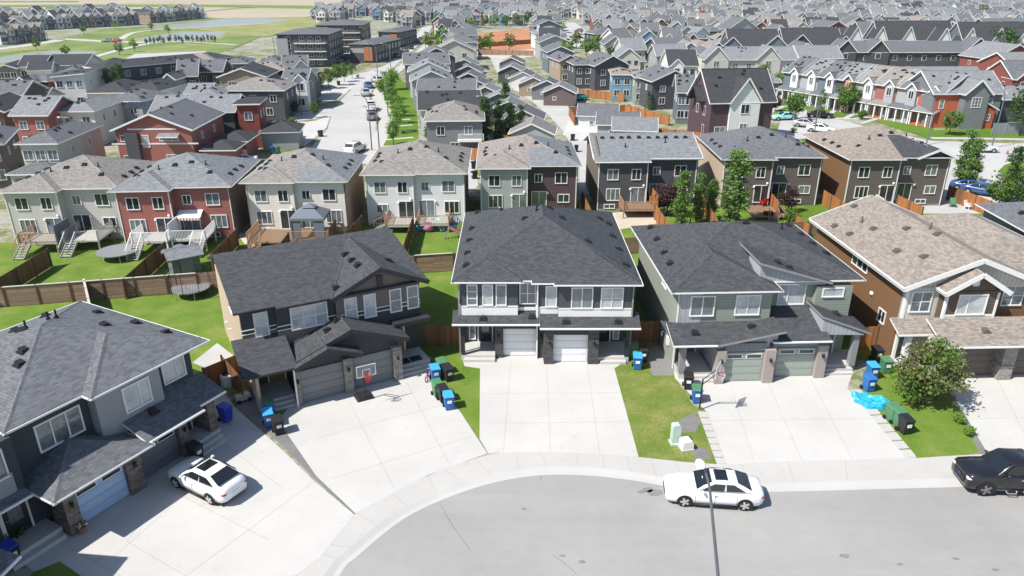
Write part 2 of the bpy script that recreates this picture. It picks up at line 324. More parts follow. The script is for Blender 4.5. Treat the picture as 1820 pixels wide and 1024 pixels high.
# ---------------------------------------------------------------- house kit
CACHE = {}
def win_mesh(w, h, nx, ny, split, frame, fw=.08):
    key = ('w', round(w, 2), round(h, 2), nx, ny, split, frame, fw)
    if key not in CACHE:
        m = MB(); a, b = w/2, h/2; y0, y1 = -.07, .05
        m.box(-a, a, y0, y1, b-fw, b); m.box(-a, a, y0-.03, y1, -b, -b+fw); m.box(-a, -a+fw, y0, y1, -b+fw, b-fw); m.box(a-fw, a, y0, y1, -b+fw, b-fw)
        xs = [-a+w*i/nx for i in range(1, nx)] if not split else [-a+w*f for f in split]
        for x in xs: m.box(x-fw*.4, x+fw*.4, y0+.01, y1, -b+fw, b-fw)
        for i in range(1, ny): m.box(-a+fw, a-fw, y0+.02, y1, -b+h*i/ny-.025, -b+h*i/ny+.025)
        p = MB(); p.box(-a+fw, a-fw, -.025, .0, -b+fw, b-fw)
        CACHE[key] = (m.mesh('window', frame), {g: p.mesh('pane', g) for g in ('glass_dark', 'glass_mid', 'glass_blind')})
    return CACHE[key]
FACE = dict(f=0, r=90, b=180, l=-90)
def win(root, face, plane, a, z, w, h, nx=2, ny=1, glass='glass_mid', frame='trim_white', split=None):
    fm, pm = win_mesh(w, h, nx, ny, split, frame)
    loc = (a, plane, z) if face in 'fb' else (plane, a, z)
    o = put('window', fm, root, loc, FACE[face]); put('pane', pm[glass], o); return o
def gdoor(root, x, plane, w=2.45, h=2.15, mat='door_white', lites=0, litefrac=.86, z0=.03, rz=0):
    key = ('g', w, h, mat, lites)
    if key not in CACHE:
        m = MB(); n = 4
        for i in range(n):
            z, z1 = h*i/n+.012, h*(i+1)/n-.012
            m.box(-w/2, w/2, -.05, .02, z, z1); k = 4
            if not (lites and i == n-1):
                for j in range(k): m.box(-w/2+w*j/k+.08, -w/2+w*(j+1)/k-.08, -.062, -.05, z+.1, z1-.1)
        m.box(-w/2, w/2, .0, .04, 0, h); p = MB()
        for j in range(lites):
            c = -w/2+w*(j+.5)/lites; q = w/lites*.40
            m.box(c-q, c+q, -.08, -.05, h*.875-.17, h*.875+.17, 1); p.box(c-q+.05, c+q-.05, -.09, -.08, h*.875-.12, h*.875+.12)
        CACHE[key] = (m.mesh('garage_door', [mat, 'trim_white']), p.mesh('pane', 'glass_dark') if lites else None)
    a, b = CACHE[key]; o = put('garage_door', a, root, (x, plane, z0), rz)
    if b: put('pane', b, o)
    return o
def edoor(root, face, plane, a, z0, mat='door_black', w=.95, h=2.1, lite='glass_mid', trim='trim_white'):
    key = ('d', w, h, mat, lite, trim)
    if key not in CACHE:
        m = MB(); m.box(-w/2-.1, -w/2, -.06, .05, 0, h+.1, 1); m.box(w/2, w/2+.1, -.06, .05, 0, h+.1, 1); m.box(-w/2, w/2, -.06, .05, h, h+.1, 1)
        m.box(-w/2, w/2, -.03, .04, 0, h); p = MB(); p.box(-w*.28, w*.28, -.045, -.03, h*.35, h*.92)
        k = MB(); k.tube([(0, -.03, 0), (0, -.1, 0), (.08, -.1, 0)], .018, 6)
        CACHE[key] = (m.mesh('door', [mat, trim]), p.mesh('pane', lite), k.mesh('handle', 'metal'))
    a_, p_, k_ = CACHE[key]; loc = (a, plane, z0) if face in 'fb' else (plane, a, z0)
    o = put('door', a_, root, loc, FACE[face]); put('pane', p_, o); put('handle', k_, o, (-w*.4, 0, 1.0)); return o
def caps(m, lines, k=0):
    for p, q in lines:
        p, q = Vector(p), Vector(q); d = (q-p); u = d.cross(Vector((0, 0, 1))).normalized()*.14; up = Vector((0, 0, .035))
        m.add([p-u-up, p+up, q+up, q-u-up, p+u-up, q+u-up], [(0, 1, 2, 3), (1, 4, 5, 2), (0, 4, 1), (3, 2, 5)], k)
def hip(m, x0, x1, y0, y1, z, s, t=.10, cap=True, ends=(1, 1)):
    w, dd = x1-x0, y1-y0; c = [(x0, y0, z), (x1, y0, z), (x1, y1, z), (x0, y1, z)]
    if w >= dd:
        h = dd/2*s; ym = (y0+y1)/2; a = (x0+dd/2, ym, z+h); b = (x1-dd/2, ym, z+h)
        m.poly([c[0], c[1], b, a]); m.poly([c[2], c[3], a, b]); m.poly([c[3], c[0], a]); m.poly([c[1], c[2], b]); L = [(c[0], a), (c[3], a), (c[1], b), (c[2], b), (a, b)]
    else:
        h = w/2*s; xm = (x0+x1)/2; a = (xm, y0+w/2, z+h); b = (xm, y1-w/2, z+h)
        m.poly([c[0], c[1], a]); m.poly([c[2], c[3], b]); m.poly([c[3], c[0], a, b]); m.poly([c[1], c[2], b, a]); L = [(c[0], a), (c[1], a), (c[2], b), (c[3], b), (a, b)]
    eave(m, c, t)
    if cap: caps(m, [l for l in L if (Vector(l[0])-Vector(l[1])).length > .05])
def eave(m, c, t):
    n = len(c)
    for i in range(n):
        a, b = c[i], c[(i+1) % n]; dv = (Vector(b)-Vector(a)).normalized(); o = Vector((dv.y, -dv.x, 0))
        o = o*.05 if o.length > .1 else o
        A, B = Vector(a)+o-dv*.05+Vector((0, 0, .004)), Vector(b)+o+dv*.05+Vector((0, 0, .004))
        m.add([a, b, B, A, A-Vector((0, 0, t)), B-Vector((0, 0, t))], [(3, 2, 1, 0), (4, 5, 2, 3)], 1)
    m.poly([(p[0], p[1], p[2]-t*.7) for p in c][::-1], 1)
def gab(m, x0, x1, y0, y1, z, s, axis, t=.22):
    # ridge along axis; x0..y1 is the eave rectangle
    if axis == 'x': a, b, lo, hi = y0, y1, x0, x1
    else: a, b, lo, hi = x0, x1, y0, y1
    c = (a+b)/2; h = (b-a)/2*s; q = (lambda u, v, zz: (u, v, zz)) if axis == 'x' else (lambda u, v, zz: (v, u, zz))
    T = [q(lo, a, z), q(hi, a, z), q(lo, c, z+h), q(hi, c, z+h), q(lo, b, z), q(hi, b, z)]
    m.add(T, [(0, 1, 3, 2) if axis == 'x' else (1, 0, 2, 3), (2, 3, 5, 4) if axis == 'x' else (3, 2, 4, 5)], 0)
    D = [(p[0], p[1], p[2]-t) for p in T]
    m.add(T+D, [(0, 2, 8, 6), (2, 4, 10, 8), (1, 7, 9, 3), (3, 9, 11, 5), (0, 6, 7, 1), (4, 5, 11, 10), (6, 8, 9, 7), (8, 10, 11, 9)], 1)
    for e, sg in ((lo, -1), (hi, 1)):   # barge boards a little proud
        for p, r in ((q(e, a, z), q(e, c, z+h)), (q(e, c, z+h), q(e, b, z))):
            o = Vector(q(sg*.03, 0, 0)); m.bar(Vector(p)+o-Vector((0, 0, t*.45)), Vector(r)+o-Vector((0, 0, t*.45)), .05, t+.04, 1)
    for k in (0, 4):                     # gutters
        p, r = Vector(T[k]), Vector(T[k+1]); o = Vector(q(0, -.05 if k == 0 else .05, -.06)); m.bar(p+o, r+o, .09, .1, 1)
    caps(m, [(T[2], T[3])])
def mono(m, x0, x1, y0, y1, za, zb, t=.22, m0=0, m1=1):     # slope from za at x0 to zb at x1
    m.add([(x0, y0, za), (x1, y0, zb), (x1, y1, zb), (x0, y1, za)], [(0, 1, 2, 3)], m0)
    v = [(x0, y0, za), (x1, y0, zb), (x1, y1, zb), (x0, y1, za)]; v += [(p[0], p[1], p[2]-t) for p in v]
    m.add(v, [(0, 4, 5, 1), (1, 5, 6, 2), (2, 6, 7, 3), (3, 7, 4, 0), (4, 7, 6, 5)], m1)
def slope(m, x0, x1, y0, y1, z0, z1, t=.14):                 # slope from z0 at y0 to z1 at y1
    v = [(x0, y0, z0), (x1, y0, z0), (x1, y1, z1), (x0, y1, z1)]; m.poly(v)
    v += [(p[0], p[1], p[2]-t) for p in v]; m.add(v, [(0, 4, 5, 1), (1, 5, 6, 2), (2, 6, 7, 3), (3, 7, 4, 0), (4, 7, 6, 5)], 1)
    m.bar((x0, y0-.04, z0-.06), (x1, y0-.04, z0-.06), .08, .1, 1)
def vent_mesh(mat):
    k = ('v', mat)
    if k not in CACHE:
        m = MB(); m.add([(-.2, -.2, 0), (.2, -.2, 0), (.2, .2, 0), (-.2, .2, 0), (-.17, -.2, .13), (.17, -.2, .13), (.17, .17, .2), (-.17, .17, .2)], [(0, 1, 5, 4), (1, 2, 6, 5), (2, 3, 7, 6), (3, 0, 4, 7), (4, 5, 6, 7)])
        m.box(-.27, .27, -.27, .27, -.1, .02); CACHE[k] = m.mesh('roof_vent', mat)
        m = MB(); m.tube([(0, 0, -.1), (0, 0, .5)], .06, 8); m.tube([(0, 0, -.05), (0, 0, .12)], .12, 8); CACHE[k+(1,)] = m.mesh('vent_pipe', mat)
    return CACHE[k], CACHE[k+(1,)]
def vents(roof, f, pts, mat='vent_black', pipes=()):
    a, b = vent_mesh(mat)
    for x, y in pts: put('roof_vent', a, roof, (x, y, f(x, y)), random.choice((0, 90, 180, 0)))
    for x, y in pipes: put('vent_pipe', b, roof, (x, y, f(x, y)))
def hipf(x0, x1, y0, y1, z, s): return lambda x, y: z+s*max(0, min(x-x0, x1-x, y-y0, y1-y))
def lamp_mesh():
    if 'lamp' not in CACHE:
        m = MB(); m.box(-.06, .06, -.03, .02, -.1, .1); m.lathe([(.05, -.14), (.07, -.1), (.085, .12), (.03, .17)], 8, (0, -.12)); CACHE['lamp'] = m.mesh('wall_lantern', 'black')
    return CACHE['lamp']
def lantern(root, x, y, z=1.75): return put('wall_lantern', lamp_mesh(), root, (x, y, z))
# ---------------------------------------------------------------- ground, streets, lots
def pp(px, z=0.0): return [P(x, y)+(z,) for x, y in px]
def sheet(name, polys, mat, z, px=True, stuff=False, thick=0):
    m = MB()
    for i, p in enumerate(polys):
        q = [P(*a) for a in p] if px else p
        m.prism(q, z-.006, z+.004*i, 0)
    return struct(name, m, mat, stuff)
m = MB(); m.poly([(-7000, -300, -.15), (7000, -300, -.15), (7000, 9000, -.15), (-7000, 9000, -.15)]); struct('ground', m, 'lot_far')
WALK = [(-10.6, 8), (-10.2, 20), (-9.8, 25.4), (-9.0, 26.9), (-7.9, 29.7), (-4.6, 32.7), (-1.3, 34.6), (1.6, 34.95), (4.5, 34.8), (7.2, 34.4), (9.8, 33.95), (12.1, 33.8), (15.5, 34.05), (22.2, 34.35), (26.8, 34.7), (60, 36), (140, 40)]
KERB = spline([(-8.6, 8), (-8.7, 20), (-7.9, 25.4), (-7.2, 26.9), (-5.4, 29.4), (-3.2, 31.1), (-.9, 32.25), (1.5, 32.85), (4.0, 32.85), (6.4, 32.45), (8.6, 31.85), (11.6, 31.5), (15.2, 31.5), (23.8, 31.85), (60, 33.2), (140, 37)], 5)
WS = spline(WALK, 4)
m = MB(); m.poly([(x, y, -.012) for x, y in WS]+[(160, 290, -.012), (-160, 290, -.012), (-160, 8, -.012)]); struct('lot_ground', m, 'lot')
m = MB(); m.poly([(x, y, -.1) for x, y in KERB]+[(140, -60, -.1), (-8.6, -60, -.1)])
struct('street', m, 'asphalt')
def offs(pts, dd):
    out = []
    for i, p in enumerate(pts):
        a, b = Vector(pts[max(i-1, 0)]), Vector(pts[min(i+1, len(pts)-1)]); t_ = (b-a).normalized(); out.append((p[0]-t_.y*dd, p[1]+t_.x*dd))
    return out
K2 = offs(KERB, .28); K3 = offs(KERB, .62)
m = MB()
for i in range(len(KERB)-1):
    m.poly([(*KERB[i], -.094), (*KERB[i+1], -.094), (*K2[i+1], -.085), (*K2[i], -.085)], 1); m.poly([(*K2[i], -.085), (*K2[i+1], -.085), (*K3[i+1], .002), (*K3[i], .002)], 0)
struct('kerb', m, ['concrete_walk', 'gutter'])
m = MB(); m.poly([(x, y, .0) for x, y in K3]+[(x, y, .0) for x, y in WS[::-1]])
for i in range(6, len(K3)-2, 3):
    a = K3[i]; b = min(WS, key=lambda q: (q[0]-a[0])**2+(q[1]-a[1])**2)
    if a[0] < 60: m.bar((*a, .001), (*b, .001), .03, .005, 1)
struct('sidewalk', m, ['concrete_walk', 'joint'])
def jl(m, pts):
    for a, b in pts: m.bar(P(*a)+(.006,), P(*b)+(.006,), .028, .006, 1)
def drive(poly, joints):
    m = MB(); m.prism([P(*a) for a in poly], -.05, .006, 0); jl(m, joints); return struct('driveway', m, ['concrete', 'joint'])
drive([(-60, 1010), (10, 940), (40, 1000), (60, 1017), (107, 998), (155, 1032), (525, 1024), (570, 990), (630, 915), (556, 853), (505, 803), (418, 724), (385, 680), (300, 690), (100, 900)],
      [((225, 962), (418, 724)), ((330, 1024), (560, 855)), ((225, 962), (330, 1024)), ((300, 870), (478, 960)), ((90, 955), (215, 1024)), ((372, 770), (505, 870)), ((420, 800), (190, 1000))])
drive([(480, 770), (505, 765), (500, 740), (535, 700), (715, 645), (763, 640), (785, 690), (820, 735), (866, 806), (760, 845), (632, 913), (562, 846)],
      [((620, 712), (700, 868)), ((715, 665), (800, 828)), ((560, 780), (800, 716)), ((592, 850), (840, 775))])
drive([(822, 600), (822, 650), (853, 655), (852, 780), (868, 806), (960, 803), (1050, 806), (1135, 812), (1092, 655), (1113, 645), (1113, 600)],
      [((972, 650), (978, 802)), ((908, 640), (895, 804)), ((1043, 645), (1066, 806)), ((853, 700), (1104, 698)), ((853, 752), (1118, 750))])
drive([(1196, 640), (1200, 672), (1256, 732), (1291, 826), (1400, 820), (1612, 815), (1506, 690), (1520, 650), (1520, 620)],
      [((1365, 680), (1425, 818)), ((1262, 748), (1550, 744)), ((1300, 690), (1340, 822)), ((1440, 672), (1515, 816))])
drive([(1660, 630), (1700, 722), (1747, 807), (1860, 800), (1990, 800), (1900, 630)], [((1770, 670), (1830, 790)), ((1715, 745), (1850, 742))])
sheet('gravel_strip', [[(420, 724), (440, 690), (480, 725), (506, 765), (562, 846), (632, 913), (629, 914), (558, 851), (505, 795)]], 'gravel', .010)
sheet('gravel_bed', [[(1196, 770), (1200, 752), (1232, 734), (1247, 748), (1236, 768)], [(1226, 800), (1252, 796), (1266, 816), (1240, 818)]], 'gravel', .018)
sheet('gravel_border', [[(1690, 700), (1700, 712), (1755, 806), (1742, 808)]], 'gravel', .018)
sheet('mulch_bed', [[(1150, 642), (1160, 615), (1192, 615), (1197, 668), (1160, 668)]], 'patch_dark', .022)
sheet('lawn', [[(763, 641), (815, 590), (825, 652), (853, 655), (852, 780), (867, 806), (820, 735), (785, 690)]], 'lawn_near', .014)
sheet('lawn', [[(1092, 655), (1115, 640), (1160, 600), (1190, 640), (1199, 672), (1240, 732), (1274, 825), (1215, 821), (1135, 812)]], 'lawn_dry', .014)
sheet('lawn', [[(1526, 690), (1580, 630), (1665, 640), (1694, 712), (1742, 807), (1628, 814)]], 'lawn_near', .014)
sheet('lawn', [[(40, 1040), (60, 1017), (107, 998), (155, 1032)]], 'lawn_near', .014)
m = MB()
for (a, b, c, d_, n) in (((1240, 732), (1257, 732), (1274, 825), (1291, 826), 8), ((1510, 694), (1529, 692), (1610, 815), (1630, 814), 8)):
    for i in range(n):
        f0, f1 = i/n+.006, (i+1)/n-.012
        L0 = [a[k]+(c[k]-a[k])*f0 for k in (0, 1)]; R0 = [b[k]+(d_[k]-b[k])*f0 for k in (0, 1)]; L1 = [a[k]+(c[k]-a[k])*f1 for k in (0, 1)]; R1 = [b[k]+(d_[k]-b[k])*f1 for k in (0, 1)]
        m.prism([P(*L0), P(*R0), P(*R1), P(*L1)], -.02, .03, 0)
struct('paver_path', m, 'concrete_walk')
m = MB()     # cracks, patches and oil on the asphalt
for pts in ([(783, 895), (800, 925), (835, 975)], [(985, 985), (1005, 1000), (1025, 1018)], [(961, 842), (962, 852)]):
    q = [Vector(P(*a)+(-.094,)) for a in spline(pts, 5)]
    for i in range(len(q)-1):
        m.bar(q[i]+Vector((random.uniform(-.05, .05), 0, 0)), q[i+1], .014, .004, 0)
for (x, y, r) in ((1165, 873, .35), (1152, 868, .25), (1140, 872, .18), (932, 902, .1), (1035, 996, .12), (1000, 985, .1), (1500, 985, .18), (1700, 990, .12), (1600, 1000, .1), (1770, 1010, .12)):
    c = P(x, y); n = 9; m.prism([(c[0]+r*1.7*random.uniform(.6, 1)*math.cos(6.283*k/n), c[1]+r*random.uniform(.6, 1)*math.sin(6.283*k/n)) for k in range(n)], -.1, -.093, 1)
struct('road_cracks', m, ['crack', 'patch_dark'])
FENCE = [(-75, 50), (-41.6, 54.9), (-36.2, 56.6), (-27.0, 58.0), (-8.9, 62.3), (-5.5, 62.9), (10.6, 67.0), (13, 67.8), (40, 75), (60, 79)]
sheet('back_lawn', [[(-75, 30), (-25, 36), (-17, 42.6), (-6, 46.2), (8, 46.6), (26, 46), (60, 46)]+[(x, y) for x, y in FENCE[::-1]]], 'lawn_near', .004, px=False)
sheet('back_lawn', [[(x, y) for x, y in FENCE]+[(64, 88), (36, 86), (10, 86), (-4, 80), (-16, 77), (-28, 74), (-41, 72), (-60, 70)]], 'lawn_near', .004, px=False)
sheet('patio_gravel', [[(342, 645), (386, 610), (425, 640), (400, 668)]], 'gravel_light', .016)
sheet('bare_yard', [[(1060, 410), (1060, 380), (1190, 372), (1165, 398), (1100, 408)], [(735, 395), (810, 388), (812, 405), (735, 415)], [(440, 440), (420, 415), (610, 400), (640, 415), (520, 440)]], 'dirt', .012)
# distant streets
RL = [(560, 300), (551, 264), (582, 230), (590, 203), (606, 178), (622, 162), (635, 141), (652, 129), (687, 115), (707, 99), (723, 80), (735, 66), (745, 56), (752, 44)]
RR = [(640, 300), (648, 265), (668, 236), (668, 203), (656, 174), (664, 152), (675, 139), (702, 117), (727, 96), (744, 80), (758, 66), (764, 56), (770, 44)]
sheet('side_road', [RL+RR[::-1], [(500, 206), (560, 196), (600, 190), (600, 206), (560, 212), (500, 218)], [(560, 148), (600, 138), (655, 128), (645, 140), (612, 150), (560, 158)]], 'asphalt_far', .02)
sheet('alley', [[(1000, 292), (1018, 262), (1000, 232), (975, 205), (945, 180), (915, 160), (893, 140), (880, 122), (872, 104), (900, 104), (912, 120), (935, 138), (965, 158), (1005, 185), (1040, 222), (1072, 262), (1080, 292)], [(800, 345), (835, 345), (850, 330), (842, 270), (820, 270)], [(1030, 345), (1050, 345), (1075, 285), (1030, 285)]], 'asphalt_far', .016)
sheet('side_road', [[(1370, 262), (1392, 205), (1420, 196), (1470, 206), (1540, 226), (1650, 250), (1700, 252), (1900, 258), (1900, 285), (1790, 284), (1745, 300), (1738, 318), (1765, 334), (1840, 345), (1840, 380), (1600, 380), (1680, 330), (1690, 290), (1620, 262), (1540, 240), (1470, 240), (1440, 262)]], 'asphalt_far', .02)
sheet('side_road', [[(1010, 84), (1070, 82), (1048, 60), (1022, 40), (1000, 40)], [(1380, 150), (1420, 140), (1440, 190), (1395, 205)]], 'asphalt_far', .03)
m = MB()
for line, w_ in (([(652, 292), (672, 250), (686, 225), (684, 200), (672, 178), (676, 158), (690, 140), (716, 118), (740, 97), (758, 80), (770, 66)], 2.6),
                 ([(1655, 246), (1750, 247), (1900, 250)], 1.6), ([(1400, 190), (1440, 205), (1520, 212), (1575, 200)], 1.6), ([(1350, 215), (1390, 190), (1500, 178), (1560, 172)], 1.4), ([(1740, 318), (1752, 300), (1790, 286), (1900, 285)], 2.6)):
    ribbon(m, spline([P(*a) for a in line], 4), w_, .05)
sheet('corner_pavement', [[(1738, 318), (1750, 296), (1790, 280), (1900, 280), (1900, 345), (1800, 345), (1765, 334)]], 'concrete_walk', .04)
for i in range(9):      # front walks crossing the planted strip beside the road
    y = 262-12.6*i*(1-.028*i); x0 = 672+8*math.sin(i*.5) if i < 6 else 680-2*i; m.bar(P(x0, y)+(.05,), P(x0+62-3*i, y-5)+(.05,), .9, .02)
for a, b in (((1440, 205), (1420, 190)), ((1470, 206), (1500, 186)), ((1500, 212), (1545, 188)), ((1400, 196), (1440, 176)), ((1530, 220), (1575, 206))): m.bar(P(*a)+(.05,), P(*b)+(.05,), 1.0, .02)
struct('far_sidewalk', m, 'concrete_walk')
sheet('street_lawn', [[(672, 268), (700, 275), (744, 268), (742, 215), (738, 180), (724, 150), (706, 138), (690, 142), (678, 158), (676, 176), (690, 200), (690, 225)], [(1372, 200), (1400, 172), (1500, 172), (1560, 176), (1660, 226), (1656, 248), (1560, 218), (1500, 208), (1440, 204), (1420, 196), (1392, 204)], [(1652, 246), (1655, 232), (1830, 225), (1900, 225), (1900, 250)], [(1772, 306), (1790, 290), (1900, 284), (1900, 318), (1800, 318)], [(455, 272), (470, 258), (540, 260), (535, 268)], [(520, 190), (530, 180), (572, 178), (568, 190)], [(1340, 262), (1440, 245), (1470, 250), (1440, 262)], [(1395, 395), (1440, 360), (1520, 370), (1490, 390), (1420, 398)]], 'lawn', .034)
sheet('far_driveway', [[(440, 275), (540, 262), (580, 228), (588, 205), (560, 215), (500, 222), (470, 240)], [(540, 190), (600, 178), (640, 145), (600, 148), (560, 170)], [(1000, 240), (1010, 215), (1050, 222), (1080, 245), (1060, 262)]], 'concrete', .028)
sheet('yard_dirt', [[(845, 60), (940, 51), (948, 88), (852, 92)]], 'dirt_red', .06)
sheet('yard_dirt', [[(820, 100), (855, 90), (950, 88), (955, 100), (905, 106)], [(1040, 88), (1110, 84), (1112, 96), (1050, 98)]], 'dirt', .05)
sheet('park_grass', [[(-120, 128), (-60, 92), (95, 71), (180, 52), (270, 46), (400, 29), (560, 27), (560, 46), (470, 62), (420, 84), (365, 105), (300, 115), (150, 122)]], 'park', .0)
sheet('pond_bank', [[(-90, 117), (0, 100.5), (83, 89), (182, 91), (152, 103.5), (80, 109.5), (0, 116)], [(236, 69.5), (322, 55.5), (412, 56.5), (392, 69.5), (300, 77), (252, 76)], [(240, 52.5), (330, 40.5), (404, 32.5), (470, 31.5), (545, 33.5), (490, 42.5), (328, 51.7)], [(300, 46), (420, 38), (560, 30), (620, 33), (560, 50), (470, 66), (430, 62)], [(-60, 92), (60, 80), (100, 78), (60, 88), (-60, 100)]], 'reeds', .03)
sheet('pond', [[(-60, 114), (0, 103), (83, 91), (172, 93), (140, 101), (75, 107), (0, 112)], [(246, 68), (328, 57), (402, 58), (384, 68), (300, 75), (262, 74)], [(252, 51), (330, 42), (404, 34), (470, 33), (520, 35), (480, 41), (328, 50)]], 'water', .06)
m = MB()
for line, w_ in (([(145, 109), (180, 98), (243, 82), (300, 74), (420, 80)], 3.0), ([(-40, 92), (40, 82), (95, 74), (112, 70), (190, 74), (260, 76)], 6), ([(215, 70), (232, 60), (262, 55), (330, 50), (470, 42)], 3)):
    ribbon(m, spline([P(*a) for a in line], 4), w_, .08)
struct('park_path', m, 'concrete_walk')
sheet('gravel_lot', [[(212, 110), (240, 96), (366, 91), (366, 104), (240, 112)]], 'gravel_light', .04)
sheet('field', [[(-200, 14.5), (0, 14.5), (130, 19), (260, 16), (364, 20), (460, 11), (620, 11), (760, 6), (900, -3), (-200, -3)], [(366, 21), (470, 13), (690, 13), (610, 24), (540, 31), (420, 33), (372, 33)], [(-60, 14), (90, 18), (130, 24), (-60, 18)]], 'field_tan', .1)
sheet('field', [[(-200, 10.5), (140, 8.4), (300, 8), (560, 10.5), (700, 10), (560, 16), (480, 14.5), (330, 12.4), (150, 13.2), (-200, 12.5)], [(-200, 2.2), (140, 2.0), (140, 4.2), (-200, 4.4)]], 'field_green', .2)
sheet('field', [[(-900, -3), (2900, -3), (12000, -32), (-9000, -32)]], 'field_tan', .1)
# ---------------------------------------------------------------- the five houses round the turning circle
def house_root(name, label, loc, rz, group='houses around the turning circle'): return thing('house', label, 'house', loc, rz, group)
def parts(root, name, mat, *groups):
    for g in groups:
        m = MB(); [m.box(*b) for b in g]; m.build(name, mat, root)
def step_mesh(w, dpt, n, rise=.17): 
    m = MB()
    for i in range(n): m.box(-w/2, w/2, -dpt-.3*(n-1-i), 0, rise*i, rise*(i+1)-.0)
    return m
# --- house with the white garage doors, centre
h = house_root('h', 'dark duplex with hipped charcoal roof and two white garage doors', (2.3, 46, 0), 0)
m = MB()
m.box(-5.9, 5.9, 2.0, 15.2, 0, 5.9, 0); m.box(-5.9, -1.9, .25, 2.3, 2.95, 5.9, 0); m.box(-1.9, -.6, .55, 2.3, 2.95, 5.9, 0); m.box(-.6, .9, .1, 2.3, 2.95, 5.9, 0); m.box(.9, 5.9, -.15, 2.3, 2.95, 5.9, 0)
m.box(-3.45, -.08, .55, 2.1, 0, 2.95, 0); m.box(-.08, 3.65, -.35, 2.1, 0, 2.95, 0)
h_w = m.build('wall', ['sid_dkgrey', 'trim_white'], h)
m = MB()
for x0, x1, y in ((-5.93, -1.9, .25), (-.63, .9, .1), (.9, 5.93, -.15)): m.box(x0, x1, y-.03, y+.3, 3.15, 3.95)
m.box(-1.9, -.63, .52, .8, 3.55, 3.8)
for x0, x1, y in ((-5.95, -1.88, .25), (-.65, .9, .1), (.9, 5.95, -.15)): m.box(x0, x1, y-.06, y+.3, 3.95, 4.03)
m.build('white_band', 'trim_white', h)
m = MB(); s_ = .40
hip(m, -6.4, 6.5, .05, 15.7, 6.0, s_); hip(m, -6.396, -1.55, -.22, 8.5, 5.995, s_, cap=False); hip(m, -.95, 6.495, -.4, 9.3, 5.992, s_, cap=False); hip(m, .55, 6.49, -.68, 9.0, 5.988, s_, cap=False)
caps(m, [((-6.4, -.22, 6), (-3.97, 2.2, 6.98)), ((-1.55, -.22, 6), (-3.97, 2.2, 6.98))])
r = m.build('roof', ['shg_char', 'trim_white'], h)
f = hipf(-6.4, 6.5, .05, 15.7, 6.0, s_)
vents(r, f, [(-5.5, 2.0), (-5.55, 4.6), (-5.55, 7.4), (-5.5, 10.2), (-5.2, 14.2), (5.7, 2.2), (5.6, 5.4), (5.5, 8.2), (5.6, 11.4), (4.9, 12), (-1.3, 7.6), (-.1, 9.6), (.6, 9.4), (1.5, 7.9), (-.6, 12.6), (1.2, 12.8), (-.6, 13.4), (1.1, 13.6), (3.2, 4.4)], pipes=[(-3.2, 12.2), (-.4, 8.4), (3.4, 12.6), (2.2, 13)])
m = MB(); slope(m, -6.45, -.05, -.55, .7, 3.0, 3.52); slope(m, -.4, 6.5, -1.15, .2, 2.99, 3.56)
m.poly([(-6.45, -.55, 3.0), (-6.45, 2.0, 3.0), (-5.9, .7, 3.45)]); m.poly([(6.5, 2.0, 3.0), (6.5, -1.15, 2.99), (5.95, .2, 3.45)])
r2 = m.build('lower_roof', ['shg_char', 'trim_white'], h); vents(r2, lambda x, y: 3.02+(y+.55)*.42, [(-4.3, -.05), (-.9, .1)]); vents(r2, lambda x, y: 3.0+(y+1.15)*.42, [(1.4, -.6), (5.0, -.6)])
for a, w_, n, sp in ((-5.05, .75, 1, None), (-3.98, .75, 1, None), (-3.05, .75, 1, None)): win(h, 'f', .25, a, 4.85, w_, 1.6, 1, 3 if a < -5 else 1, 'glass_mid' if a != -3.98 else 'glass_blind')
win(h, 'f', .55, -1.22, 4.85, 1.15, 1.6, 2, 2, 'glass_mid'); win(h, 'f', .1, .55-.15, 4.8, .8, 1.6, 1, 1, 'glass_blind')
win(h, 'f', -.15, 2.5, 4.8, 1.5, 1.6, 2, 1, 'glass_mid'); win(h, 'f', -.15, 4.55, 4.8, 1.55, 1.6, 2, 2, 'glass_blind')
win(h, 'l', -5.9, 6.5, 4.8, .9, .9, 1); win(h, 'r', 5.9, 6.5, 4.8, .9, .9, 1)
gdoor(h, -1.72, .5, 2.4, 2.2); gdoor(h, 1.8, -.4, 2.4, 2.2)
for x0, x1, y0, y1 in ((-3.5, -2.95, .12, .8), (-.5, -.06, .12, .8), (-.06, .58, -.82, .1), (3.02, 3.72, -.82, .1)):
    m = MB(); m.box(x0, x1, y0, y1, .004, 2.75); m.build('brick_pier', 'stone_dark', h)
parts(h, 'door_header', 'trim_dark', [(-3.5, -.06, .15, .5, 2.3, 2.9)], [(-.06, 3.72, -.8, -.4, 2.3, 2.9)])
parts(h, 'porch', 'concrete', [(-5.9, -3.5, -.2, 2.0, 0, .38), (-5.7, -3.5, -.55, -.2, 0, .2)], [(3.72, 5.9, -.5, 2.0, 0, .38), (3.9, 5.7, -.85, -.5, 0, .2)])
for x, y in ((-5.75, -.05), (5.75, -.35)):
    m = MB(); m.box(x-.13, x+.13, y-.13, y+.13, .38, 2.95); m.build('porch_post', 'trim_dark', h)
edoor(h, 'f', 2.0, -4.25, .38, 'door_black'); edoor(h, 'f', 2.0, 4.35, .38, 'door_black')
win(h, 'f', 2.0, -5.2, 1.5, .5, 1.9, 1, 1, 'glass_mid'); win(h, 'f', 2.0, 5.3, 1.5, .5, 1.9, 1, 1, 'glass_blind')
for x, y in ((-3.2, .12), (-.28, .12), (.26, -.82), (3.36, -.82)): lantern(h, x, y)
for x, y, z1, c_ in ((-.55, .02, 5.85, 'trim_white'), (5.98, -.2, 5.85, 'trim_grey'), (-5.98, .2, 5.85, 'trim_grey')):
    m = MB(); m.box(x-.05, x+.05, y-.06, y+.04, 0, z1); m.build('downpipe', c_, h)
m = MB(); m.box(-5.99, -5.9, 5.0, 5.4, 1.0, 1.5); m.build('meter_box', 'trim_grey', h)
